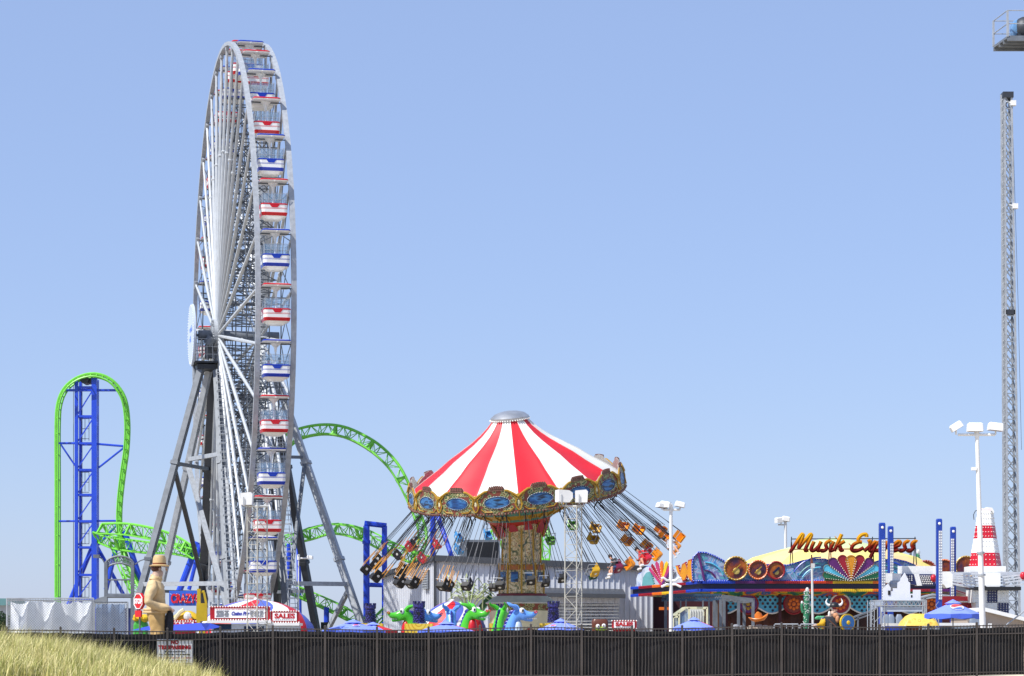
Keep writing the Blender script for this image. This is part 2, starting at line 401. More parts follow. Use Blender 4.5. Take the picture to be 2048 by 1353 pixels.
SPK = mat('lit_spoke_steel', 'b4b9be', .5, .05, var=.1); BRC = mat('shaded_brace_steel', '454c56', .55, .1, var=.2); LEGD = mat('shaded_leg_steel', '6a7078', .55, .1, var=.2)  # spokes paler, bracing darker: the wheel's light and shade put into the colour
HUB = (CL - N_ * .35, CR + N_ * .35)
for hi, c in enumerate((CL, CR)):
    for k in range(NC):
        th = TH0 + 2 * math.pi * k / NC; a = wp(HUB[hi], 1.0, th); b = wp(c, WR - .15, th)
        m_ = MB(); m_.tube(a, a + (b - a) * .5, .085, .12, 6); m_.tube(a + (b - a) * .5, b, .12, .085, 6)
        m_.ball(a + (b - a) * .62, .16, 6, 4)
        m_.build('spoke', SPK, wheel)
m_ = MB()
for k in range(NC):
    th = TH0 + 2 * math.pi * k / NC; th2 = th + 2 * math.pi / NC
    for f in (.22, .34, .46, .58, .7, .82):
        r = WR * f; o = .35 * (1 - f); a, b = wp(CL - N_ * o, r, th), wp(CR + N_ * o, r, th); m_.tube(a, b, .045, n=4)
    for f, g in ((.22, .34), (.34, .46), (.46, .58), (.58, .7), (.7, .82)):
        a, b = wp(CL, WR * f, th), wp(CR, WR * g, th); c_, d_ = wp(CR, WR * f, th), wp(CL, WR * g, th)
        m_.tube(a, b, .028, n=4); m_.tube(c_, d_, .028, n=4)
    for c in (CL, CR):
        m_.tube(wp(c, WR * .7, th), wp(c, WR * .7, th2), .05, n=4); m_.tube(wp(c, WR * .4, th), wp(c, WR * .4, th2), .05, n=4)
        m_.tube(wp(c, WR * .7, th), wp(c, WR * .94, th2), .03, n=4); m_.tube(wp(c, WR * .7, th2), wp(c, WR * .94, th), .03, n=4)
    a, b = wp(CL, WR - .05, th), wp(CR, WR - .05, th); m_.tube(a, b, .035, n=5)
m_.build('cross_bracing', BRC, wheel)
m_ = MB(); m_.tube(CL - N_ * 1.6, CR + N_ * 1.6, .34, n=14)
m_.build('axle', GALVD, wheel, True)
for s, c in ((-1, HUB[0]), (1, HUB[1])):
    m_ = MB(); m_.tube(c - N_ * .3, c + N_ * .3, 1.05, n=24); m_.tube(c - N_ * .38, c + N_ * .38, .6, n=16)
    for k in range(36): 
        th = 2 * math.pi * k / 36
        for r in (.8, 1.0): m_.bulb(wp(c + N_ * s * .34, r, th), .06)
    m_.build('hub', GALV, wheel)
# supports
def pz(px, Y, z): return V((GX(px, Y), Y, z))
def lerp(a, b, t): return V(a) * (1 - t) + V(b) * t
TL = P(414, 738, 165); TR = P(545, 738, 165.5)
legs = [(P(402, 738, 164.2), pz(244, 160, 0), .38, LEGD), (P(418, 742, 165.6), pz(290, 172, 0), .36, GALV), (P(427, 740, 166.2), pz(401, 178, 0), .5, DARKST), (P(432, 742, 164), pz(462, 154, 0), .3, GALVD),
        (P(547, 738, 164.6), pz(748, 160, 0), .42, GALV), (P(538, 742, 166), pz(643, 172, 0), .44, DARKST), (P(534, 740, 166.6), pz(560, 178, 0), .4, DARKST), (P(536, 742, 164), pz(580, 154, 0), .36, GALVD)]
for a, b, wd, m in legs:
    l_ = MB(); l_.bar(a, b, wd, wd * 1.1, up=(.3, 1, 0))
    for t in (.33, .66): l_.bar(lerp(a, b, t - .006), lerp(a, b, t + .006), wd * 1.35, wd * 1.45, up=(.3, 1, 0))
    l_.build('support_leg', m, wheel)
def strut(p, q, wd, m, nm='strut'): s_ = MB(); s_.bar(p, q, wd); s_.build(nm, m, wheel)
LG = lambda i, t: lerp(legs[i][0], legs[i][1], t)
strut(LG(1, .30), LG(3, .30), .26, GALV); strut(LG(0, .33), LG(2, .33), .22, GALVD)
strut(LG(0, .745), LG(3, .745), .27, GALV); strut(LG(1, .76), LG(2, .76), .2, GALVD)
strut(LG(1, .32), LG(3, .84), .28, GALV); strut(LG(0, .345), LG(2, .74), .26, DARKST)
strut(LG(4, .745), LG(7, .745), .27, GALV); strut(LG(5, .76), LG(6, .76), .22, GALVD)
strut(LG(4, .31), LG(7, .31), .2, GALVD); strut(LG(4, .32), LG(7, .84), .22, GALVD); strut(LG(4, .76), lerp(pz(625, 164, 0), pz(625, 164, 0), 0), .25, GALV)
# hub platform with railing and the round emblem board
HP = P(410, 728, 165)
m_ = MB(); m_.box((HP.x, HP.y, HP.z), (1.5, 2.6, .12), rz=R(13)); m_.box((HP.x, HP.y, HP.z - .28), (1.2, 2.2, .3), rz=R(13)); m_.build('service_platform', DARKST, wheel)
m_ = MB(); cr_ = [HP + N_ * a + U * b for a, b in ((-.72, -1.28), (-.72, 1.28), (.72, 1.28), (.72, -1.28))]
for i in range(4):
    a, b = cr_[i], cr_[(i + 1) % 4]
    for h in (.5, 1.0, 1.5): m_.tube(a + Z * h, b + Z * h, .025, n=4)
    for t in (0, .25, .5, .75): m_.tube(lerp(a, b, t), lerp(a, b, t) + Z * 1.5, .025, n=4)
m_.build('railing', GALV, wheel)
m_ = MB(); m_.box((P(418, 703, 164.8)), (.5, .6, .9), rz=R(13)); m_.tube(P(415, 690, 164), P(425, 676, 164), .35, n=10); m_.build('drive_motor', GALVD, wheel)
DC = CL - N_ * 2.1
m_ = MB(); m_.tube(DC, DC + N_ * .14, 2.03, n=48); em = m_.build('emblem_board', mat('emblem_pale', 'b9c6dc', .5, var=.04), wheel)
m_ = MB(); m_.text('Casino', .55, (-.2, 0, .2), 0, .01, .0, shear=.3); m_.text('Pier', .55, (.25, 0, -.45), 0, .01, .0, shear=.3)
Md = Matrix.Translation(DC - N_ * .015) @ Matrix((( -U.x, N_.x, 0, 0), (-U.y, N_.y, 0, 0), (0, 0, 1, 0), (0, 0, 0, 1)))
m_.xf(Md); m_.build('lettering', mat('script_pale_blue', '6f8fd8', .5), em)
m_ = MB(); 
for k in range(60): m_.bulb(wp(DC - N_ * .02, 1.9, 2 * math.pi * k / 60), .035)
m_.build('bulb_border', BULB, em)
for a_ in (-1, 1):
    pass
m_ = MB(); m_.tube(DC, DC + N_ * 1.2, .08, n=6); m_.bar(DC + N_ * .1 - Z * 1.6, LG(0, .05), .12); m_.build('emblem_bracket', GALVD, wheel)
# ladders up the near legs
for i, off in ((3, .35), (7, .5)):
    a, b = LG(i, .0) + V((off, -.5, 0)), LG(i, 1) + V((off, -.5, 0)); m_ = MB(); n = 64
    for s in (-.28, .28): m_.tube(a + V((s, 0, 0)), b + V((s, 0, 0)), .04, n=4)
    for k in range(n):
        p = lerp(a, b, k / n); m_.tube(p + V((-.28, 0, 0)), p + V((.28, 0, 0)), .025, n=4)
        if k % 2: m_.path([p + V((-.3, 0, 0)), p + V((-.22, -.5, .05)), p + V((.22, -.5, .05)), p + V((.3, 0, 0))], .03, 4)
    for x_ in (-.18, .18): m_.tube(a + V((x_, -.5, 0)), b + V((x_, -.5, 0)), .025, n=4)
    m_.build('caged_ladder', GALV, wheel)
# drive/loading deck under the wheel
m_ = MB(); q = CM + V((0, 0, 0)); m_.box((q.x, q.y - 2, 1.0), (6.5, 9, .2), rz=R(13)); m_.box((q.x, q.y - 2, .45), (6.1, 8.6, .9), rz=R(13)); m_.build('loading_deck', GALVD, wheel)

# --- gondolas
GR_RED = mat('gondola_red', 'c0101f', .25, var=.05); GR_BLUE = mat('gondola_blue', '1436a6', .25, var=.05); GWH = mat('gondola_white', 'e4e4e2', .3, var=.04)
def make_gondola(cm):
    g = thing('gondola', '', 'gondola', group='gondolas hanging on the ferris wheel')
    m_ = MB()   # roof
    m_.loft([(-.06, .8, .8, .2), (0, .84, .84, .22), (.05, .84, .84, .22), (.09, .8, .8, .2), (.15, .5, .5, .2), (.2, .12, .12, .05)], [1, 0, 0, 1, 1])
    m_.lathe([(.05, -.62), (.1, -.3), (.34, -.07)], 8, 1)
    m_.build('roof', [cm, GWH], g)
    m_ = MB()
    m_.loft([(-2.28, .4, .4, .12), (-2.24, .5, .5, .15), (-2.12, .6, .6, .2), (-2.1, .74, .74, .25), (-1.92, .79, .79, .2), (-1.9, .78, .78, .2), (-1.72, .785, .785, .2), (-1.7, .79, .79, .2), (-1.67, .79, .79, .2), (-1.665, .785, .785, .2), (-1.64, .785, .785, .2), (-1.635, .79, .79, .2), (-1.62, .79, .79, .2),
             (-1.615, .785, .785, .2), (-1.45, .785, .785, .2), (-1.44, .8, .8, .2), (-1.38, .8, .8, .2), (-1.36, .74, .74, .18)],
            [1, 1, 1, 0, 0, 1, 1, 0, 1, 1, 1, 0, 1, 1, 0, 0, 0])
    for k in range(4):
        i0 = len(m_.v); m_.prism([(-.3, -1.45), (.3, -1.45), (.17, -1.62), (-.17, -1.62)], -.8, -.75, 0)
        m_.xf(Matrix.Rotation(k * math.pi / 2, 4, 'Z'), i0)
    m_.build('tub', [cm, GWH], g)
    m_ = MB()
    for k in range(5):
        for sx, sy in ((1, 0), (-1, 0), (0, 1), (0, -1)):
            t = -.72 + .36 * k
            x, y = (sx * .74, t) if sx else (t, sy * .74)
            m_.tube((x, y, -1.38), (x, y, -.72 if k in (0, 4) else -.8), .011, n=4)
    for h in (-.78, -1.15):
        m_.path([(-.72, -.74, h), (.72, -.74, h), (.74, .72, h), (-.74, .74, h)], .013, 4, closed=True)
    m_.build('window_cage', GALV, g)
    m_ = MB(); m_.loft([(-1.36, .73, .73, .12), (-.8, .73, .73, .12)]); m_.build('glass_panel', GLASS, g)
    m_ = MB(); m_.tube((0, 0, -1.7), (0, 0, .0), .05, n=8); m_.tube((0, 0, -1.7), (0, 0, -1.35), .35, n=10)
    for s in (-1, 1): m_.bar((0, s * .3, -.1), (0, s * 1.0, -.06), .05)
    m_.build('mast', GWH, g)
    return g
protos = [make_gondola(GR_RED), make_gondola(GR_BLUE)]
used = [False, False]; kids_now = {}
for q in COL.objects:
    if q.parent: kids_now.setdefault(q.parent, []).append(q)
colr = {}
for k in range(NC):
    kk = k if k < 25 else k - NC                     # -11..24
    red = (kk % 2 == 0) if kk <= 8 else (kk % 2 == 1)
    colr[k] = 0 if red else 1
names = {}
right = sorted([k for k in range(NC) if math.cos(TH0 + 2 * math.pi * k / NC) > 0], key=lambda k: -math.sin(TH0 + 2 * math.pi * k / NC))
left = sorted([k for k in range(NC) if k not in right], key=lambda k: -math.sin(TH0 + 2 * math.pi * k / NC))
for side, ks in (('near right-hand', right), ('far left-hand', left)):
    for i, k in enumerate(ks):
        cn = 'red' if colr[k] == 0 else 'blue'
        wh = ORD[i] + ' from the top' if i < 10 else ORD[len(ks) - 1 - i] + ' from the bottom'
        names[k] = f'{cn} gondola on the {side} side of the wheel, {wh}'
gondola_at = {}
for k in range(NC):
    c = colr[k]; o = protos[c] if not used[c] else copy_tree(protos[c], kids=kids_now); used[c] = True
    th = TH0 + 2 * math.pi * k / NC; p = wp(CM, WR - .05, th); o.location = (p.x, p.y, p.z + .1)
    o.rotation_euler = (0, 0, math.atan2(U.y, U.x) + math.pi / 2); o['label'] = names[k]; gondola_at[k] = p

# ================================================================= PEOPLE (one skinned body each)
SHIRTS = {}
def seated(name, label, loc, rotm, shirt, pants, hair, legsout=.5, group=None, cat='person'):
    """seated adult, pelvis at origin, facing -Y, z up"""
    J = [(0, 0, .05, .13), (0, .02, .25, .13), (0, .03, .45, .15), (0, .02, .56, .06), (0, 0, .66, .07), (0, -.01, .76, .095),
         (.17, .03, .48, .06), (.24, -.08, .28, .045), (.2, -.3, .3, .035), (.19, -.36, .32, .03),
         (-.17, .03, .48, .06), (-.24, -.08, .28, .045), (-.2, -.3, .3, .035), (-.19, -.36, .32, .03),
         (.1, -.05, .02, .095), (.12, -.42, .05, .07), (.12, -.42 - .38 * legsout, .05 - .38 * (1 - legsout * .6), .045), (.12, -.55 - .4 * legsout, .03 - .4 * (1 - legsout * .6), .035),
         (-.1, -.05, .02, .095), (-.12, -.42, .05, .07), (-.12, -.42 - .38 * legsout, .05 - .38 * (1 - legsout * .6), .045), (-.12, -.55 - .4 * legsout, .03 - .4 * (1 - legsout * .6), .035)]
    E = [(0, 1), (1, 2), (2, 3), (3, 4), (4, 5), (2, 6), (6, 7), (7, 8), (8, 9), (2, 10), (10, 11), (11, 12), (12, 13), (0, 14), (14, 15), (15, 16), (16, 17), (0, 18), (18, 19), (19, 20), (20, 21)]
    vs, fs = skin(J, E, 1)
    ms = []
    for f in fs:
        c = sum((V(vs[i]) for i in f), V()) / len(f)
        if c.z > .58: ms.append(3 if (c.z > .8 or (c.y > .02 and c.z > .66)) else 0)
        elif c.z > .1 and c.y > -.12: ms.append(1)
        elif c.z > -.12 and c.y > -.34 and c.z < .16: ms.append(2)
        else: ms.append(0)
    t = thing(name, label, cat, group=group)
    m_ = MB(); m_.add(vs, fs, ms); m_.build('body', [SKIN, shirt, pants, hair], t, True)
    m_ = MB(); m_.ball((0, .015, .79), (.105, .11, .11), 8, 6); m_.build('hair', hair, t, True)
    m_ = MB()
    for s in (-.12, .12): m_.box((s, -.6 - .42 * legsout, .0 - .42 * (1 - legsout * .6)), (.09, .24, .08))
    m_.build('shoes', WHITE, t)
    t.matrix_world = Matrix.Translation(loc) @ rotm.to_4x4()
    return t
CL_RED = mat('red_cloth', 'c82a2a', .8); CL_WH = mat('pale_cloth', 'c9d0dc', .8); CL_BK = mat('dark_cloth', '22242c', .8); CL_BL = mat('denim', '3a4e78', .8); HAIRD = mat('dark_hair', '241a14', .6); CL_GY = mat('grey_cloth', '8a8f96', .8)
g = gondola_at[NC - 1]; rz0 = Matrix.Rotation(math.atan2(U.y, U.x) + math.pi / 2, 3, 'Z')
seated('person', 'dark haired passenger in grey top in the blue gondola level with the hub', V(g) + rz0 @ V((.3, .42, -1.62)), rz0, CL_GY, CL_BL, HAIRD, .1)
seated('person', 'passenger in red top in the blue gondola level with the hub', V(g) + rz0 @ V((-.35, .42, -1.66)), rz0, CL_RED, CL_BL, HAIRD, .1)

# ================================================================= ROLLER COASTER
coaster = thing('roller_coaster', 'lime green roller coaster with cobalt blue tower and supports behind the ferris wheel', 'roller coaster', (GX(172, 200), 200, 0))
def track(spine, rails, n, gauge=.75, r1=.095, r2=.062, tie=2, side=None, nm='track'):
    """spine and rail centre lines (px,py,Y) resampled together"""
    A = crom([P(*p) for p in spine], n); B = crom([P(*p) for p in rails], n); m_ = MB(); RL = []; RR = []
    for i in range(n + 1):
        t = (A[min(i + 1, n)] - A[max(i - 1, 0)]).normalized(); d = (B[i] - A[i]); s = V(side) if side else t.cross(d).normalized()
        if RL and s.dot(RR[-1] - RL[-1]) < 0: s = -s
        RL.append(B[i] - s * gauge / 2); RR.append(B[i] + s * gauge / 2)
    m_.path(A, r1, 6); m_.path(RL, r2, 5); m_.path(RR, r2, 5)
    for i in range(0, n + 1, tie):
        if (i // tie) % 2 == 0:
            m_.tube(A[i], RL[i], .04, n=4); m_.tube(A[i], RR[i], .04, n=4); m_.tube(RL[i], RR[i], .04, n=4)
        if i + tie <= n:
            j = i + tie; a, b = (i, j) if (i // tie) % 2 == 0 else (j, i)
            m_.tube(A[b], RL[a], .035, n=4); m_.tube(A[b], RR[a], .035, n=4)
    for i in range(0, n + 1, tie * 5):               # joint frames
        m_.bar(A[i], RL[i], .16); m_.bar(A[i], RR[i], .16); m_.bar(RL[i], RR[i], .14)
    return m_.build(nm, GREEN, coaster)
S2 = 200.0
lp = [(112, 1240), (112, 1100), (112, 960), (112, 850), (116, 805), (130, 775), (156, 755), (188, 748), (218, 757), (240, 778), (253, 806), (258, 850), (256, 900), (249, 950), (243, 1005), (242, 1050), (247, 1090), (260, 1130), (278, 1165)]
m_ = MB(); pts = crom([P(x, y, S2 - (i * .06)) for i, (x, y) in enumerate(lp)], 90)
m_.path(pts, .13, 6); cen = P(186, 860, S2)
inn = []
for i, p in enumerate(pts):
    t = (pts[min(i + 1, 90)] - pts[max(i - 1, 0)]).normalized(); d = t.cross(V((0, 1, 0))); 
    if (d.dot(cen - p) < 0) if i == 0 else (d.dot(inn[-1][1]) < 0): d = -d
    inn.append((p + d * .0, d))
for s in (-.45, .45): m_.path([p + V((0, s, 0)) + d * .24 for p, (q_, d) in zip(pts, inn)], .08, 5)
for i in range(0, 91, 2):
    p, d = pts[i], inn[i][1]; m_.bar(p + V((0, -.45, 0)) + d * .24, p + V((0, .45, 0)) + d * .24, .07); m_.tube(p, p + V((0, -.45, 0)) + d * .24, .04, n=4); m_.tube(p, p + V((0, .45, 0)) + d * .24, .04, n=4)
m_.build('vertical_track', GREEN, coaster)
track([(205, 1048, 198), (255, 1048, 196), (310, 1058, 194), (355, 1074, 193), (398, 1102, 192)], [(205, 1068, 198), (255, 1070, 196), (310, 1080, 194), (355, 1095, 193), (395, 1120, 192)], 36, 1.1)
track([(196, 1085, 200), (230, 1098, 198), (290, 1106, 196), (345, 1108, 194), (400, 1120, 192)], [(198, 1066, 200), (230, 1076, 198), (290, 1084, 196), (345, 1088, 194), (400, 1100, 192)], 34, 1.1)
track([(243, 1092, 199), (256, 1130, 198), (272, 1165, 197), (290, 1200, 196)], [(222, 1092, 199), (236, 1125, 198), (252, 1162, 197), (270, 1200, 196)], 16, .9)
arc = [(540, 905), (560, 880), (592, 860), (640, 850), (683, 853), (722, 868), (762, 893), (797, 930), (822, 978), (838, 1020), (852, 1060), (850, 1095), (840, 1120)]
inr = [(548, 930), (568, 902), (598, 879), (640, 869), (678, 872), (712, 885), (748, 908), (780, 940), (806, 985), (824, 1025), (836, 1060), (834, 1095), (822, 1120)]
track([(x, y, 188 - i * .5) for i, (x, y) in enumerate(arc)], [(x, y, 188 - i * .5) for i, (x, y) in enumerate(inr)], 64, .85, .11, .08)
track([(560, 1094, 190), (620, 1080, 188), (668, 1068, 186), (720, 1080, 184), (778, 1108, 182), (830, 1128, 180), (900, 1140, 180)], [(560, 1076, 190), (610, 1060, 188), (665, 1049, 186), (722, 1058, 184), (778, 1086, 182), (835, 1108, 180), (900, 1122, 180)], 60, 1.1)
track([(545, 1172, 176), (600, 1195, 176), (660, 1222, 175), (720, 1252, 174)], [(552, 1156, 176), (608, 1178, 176), (668, 1204, 175), (728, 1236, 174)], 26, 1.0, .14)
track([(1076, 1045, 186), (1084, 1080, 186), (1082, 1125, 186), (1072, 1160, 186)], [(1092, 1035, 186), (1100, 1080, 186), (1098, 1125, 186), (1088, 1165, 186)], 16, .9)
track([(968, 1100, 186), (978, 1072, 186), (996, 1045, 186), (1020, 1020, 186)], [(984, 1108, 186), (994, 1082, 186), (1010, 1056, 186), (1030, 1035, 186)], 14, .9)
track([(720, 1262, 172), (745, 1238, 173), (775, 1210, 174), (800, 1190, 175)], [(735, 1268, 172), (758, 1245, 173), (788, 1218, 174), (812, 1198, 175)], 14, .9)
# blue lift tower
def cb(name, segs, m=None, parent=None):
    m_ = MB()
    for s in segs: m_.tube(s[0], s[1], s[2], n=8)
    return m_.build(name, m or CBLUE, parent or coaster)
tw = S2; xa, xb = GX(153, tw), GX(189, tw); zt_ = P(0, 757, tw).z
for x, yy, r in ((xa, tw, .13), (xb, tw, .21), (xa + .1, tw + 1.4, .12), (xb - .05, tw + 1.4, .16)):
    m_ = MB(); m_.box((x, yy, zt_ / 2), (r * 2, r * 2, zt_)); m_.build('tower_column', CBLUE, coaster)
m_ = MB()
for py in (775, 833, 887, 940, 990, 1043, 1095, 1150, 1200):
    z = P(0, py, tw).z
    for yy in (tw, tw + 1.4): m_.bar((xa, yy, z), (xb, yy, z), .16)
    m_.bar((xa, tw, z), (xa, tw + 1.4, z), .1); m_.bar((xb, tw, z), (xb, tw + 1.4, z), .1)
ys = [775, 833, 887, 940, 990, 1043, 1095, 1150, 1200, 1260]
for a, b in zip(ys, ys[1:]): m_.bar((xa, tw, P(0, b, tw).z), (xb, tw, P(0, a, tw).z), .09)
for (a, b, r) in (((127, 781), (242, 781), .1), ((118, 887), (153, 887), .09), ((189, 888), (250, 893), .09), ((122, 890), (151, 933), .07), ((249, 895), (197, 936), .08), ((118, 1043), (240, 1042), .08), ((197, 1090), (238, 1045), .1)):
    m_.tube(P(*a, tw), P(*b, tw), r, n=6)
m_.build('tower_bracing', CBLUE, coaster)
m_ = MB()
for a, b in ((833, 887), (940, 988), (1043, 1093), (1150, 1200)):
    for x in (162, 170, 178): m_.tube(P(x, a + 5, tw + .3), P(x, b - 5, tw + .3), .03, n=4)
    for k in range(3): m_.tube(P(162, a + 5 + k * 20, tw + .3), P(178, a + 5 + k * 20, tw + .3), .035, n=4)
m_.tube(P(164, 765, tw + .9), P(164, 1250, tw + .9), .03, n=4); m_.tube(P(147, 765, tw + .9), P(147, 1250, tw + .9), .03, n=4)
m_.build('tower_ladder', GALVD, coaster)
m_ = MB(); p = P(177, 757, tw); m_.box((p.x, p.y + .6, p.z - .1), (.9, 1.0, .6)); m_.tube(p + V((-.3, -.2, -.1)), p + V((-.3, 1.2, -.1)), .35, n=12); m_.build('lift_motor', DARKST, coaster)
def col(a, b, r, Y, Y2=None): cb('support_column', [(P(*a, Y), P(*b, Y2 or Y), r)])
col((137, 1210), (187, 1089), .2, 202); col((193, 1092), (250, 1195), .16, 202); col((240, 1064), (212, 1180), .2, 200); col((249, 1062), (282, 1165), .24, 199); col((396, 1085), (350, 1205), .26, 193)
col((400, 1090), (378, 1180), .16, 192); col((578, 1088), (574, 1290), .18, 189); col((597, 1086), (600, 1290), .18, 189); col((653, 1215), (653, 1300), .2, 175)
m_ = MB(); m_.lathe([(.5, 0), (.5, .4), (.3, .7), (.2, 1.1)], 12, c=tuple(pz(653, 175, 0))); m_.box(tuple(P(653, 1252, 175)), (.75, .7, .5)); m_.build('column_footing', BLACK, coaster)
for px, r in ((733, .24), (769, .2)):
    cb('support_column', [(P(px, 1052, 176), pz(px, 176, 0), r), (P(px, 1088, 176), P(px, 1081, 176), r * 1.3)])
cb('cross_beam', [(P(729, 1047, 176), P(773, 1052, 176), .2)]); cb('cross_beam', [(P(738, 1170, 176), P(768, 1171, 176), .17)])
cb('support_column', [(P(866, 1010, 172), pz(866, 172, 0), .2), (P(866, 1064, 172), P(866, 1058, 172), .27)]); cb('support_column', [(P(868, 1010, 172), P(950, 1250, 168), .17)])
# ================================================================= SWING CAROUSEL
SY = 125.0; SC_ = P(1032, 965, SY)             # centre of the canopy rim
AX = (Matrix.Rotation(R(-5.6), 3, 'Y') @ Matrix.Rotation(R(11.3), 3, 'X')).to_4x4()   # tilt: right side up, front down
MT = Matrix.Translation(SC_) @ AX
if (MT.to_3x3() @ V((1, 0, 0))).z < 0: AX = (Matrix.Rotation(R(5.6), 3, 'Y') @ Matrix.Rotation(R(11.3), 3, 'X')).to_4x4(); MT = Matrix.Translation(SC_) @ AX
base = V((GX(1043, SY), SY, 0))
swing = thing('swing_carousel', 'flying swing carousel with red and white striped canopy and painted rounding boards', 'carousel', tuple(base))
CREAM = mat('cream_paint', 'd9cfa8', .5); GOLD = mat('gold_paint', 'ae8826', .4, .1, scale=9); MAROON = mat('maroon_paint', '6a1a24', .5)
CRED = mat('canopy_red_vinyl', 'd2202c', .45, var=.09, scale=.9); CWHT = mat('canopy_white_vinyl', 'e2e0da', .45, var=.07, scale=.9)
ORN = mat_ramp('painted_scrollwork', 'voronoi', [(0, '8f6b2a'), (.16, '3d5a3c'), (.34, 'b9a878'), (.46, '51683f'), (.6, '7a3a2c')], 5.5, .5)
ORNW = mat_ramp('painted_mural', 'noise', [(0, '4a5a44'), (.38, '7a7a50'), (.45, 'c4b78c'), (.5, 'b8863a'), (.53, 'ddd0a8'), (.62, '8a4a3a'), (.66, 'd0c498'), (.72, '3f6068')], 3.4, .5, distort=1.6, detail=3)
SEA = mat_ramp('painted_seascape', 'noise', [(0.25, '0c2244'), (.42, '184a86'), (.52, '3f7ab0'), (.58, '1e3f66'), (.66, '22221e')], 1.4, .4, False, 6, stretch=(1, 1, 3.2))
NG = 16; RC = 5.3
prof = [(RC, -.12), (5.0, .2), (4.4, .6), (3.8, .98), (3.2, 1.42), (2.6, 1.78), (2.05, 2.12), (1.55, 2.48), (1.15, 2.84), (.85, 3.18)]
m_ = MB(); sub = 8
for i in range(len(prof)):
    r, z = prof[i]
    for j in range(NG * sub):
        t = 2 * math.pi * (j / (NG * sub)); f = (j % sub) / sub; sag = 1 - .035 * math.sin(f * math.pi) * min(1, r / 3)   # cloth pulls in between the ribs
        m_.v.append((r * sag * math.cos(t), r * sag * math.sin(t), z - (.09 * math.sin(f * math.pi) * (r / RC) ** 2)))
n = NG * sub
for i in range(len(prof) - 1):
    for j in range(n):
        m_.f.append((i * n + j, i * n + (j + 1) % n, (i + 1) * n + (j + 1) % n, (i + 1) * n + j)); m_.m.append((j // sub) % 2)
m_.xf(MT); cnp = m_.build('canopy', [CRED, CWHT], swing, True)
m_ = MB()
for j in range(NG):                                # seams
    t = 2 * math.pi * j / NG; m_.path([(r * math.cos(t) * 1.002, r * math.sin(t) * 1.002, z + .012) for r, z in prof], .02, 4)
m_.xf(MT); m_.build('seam', CWHT, cnp)
m_ = MB(); m_.lathe([(.8, 3.12), (.96, 3.2), (.96, 3.3), (.9, 3.34), (.75, 3.46), (.45, 3.55), (.15, 3.59), (0, 3.59)], 32)
m_.xf(MT); cap = m_.build('roof_cap', mat('brushed_aluminium', 'b4b6b8', .35, .7), swing, True)
m_ = MB()
for j in range(48): t = 2 * math.pi * j / 48; m_.bulb((.98 * math.cos(t), .98 * math.sin(t), 3.18), .045)
m_.xf(MT); m_.build('bulb_border', BULB, cap)
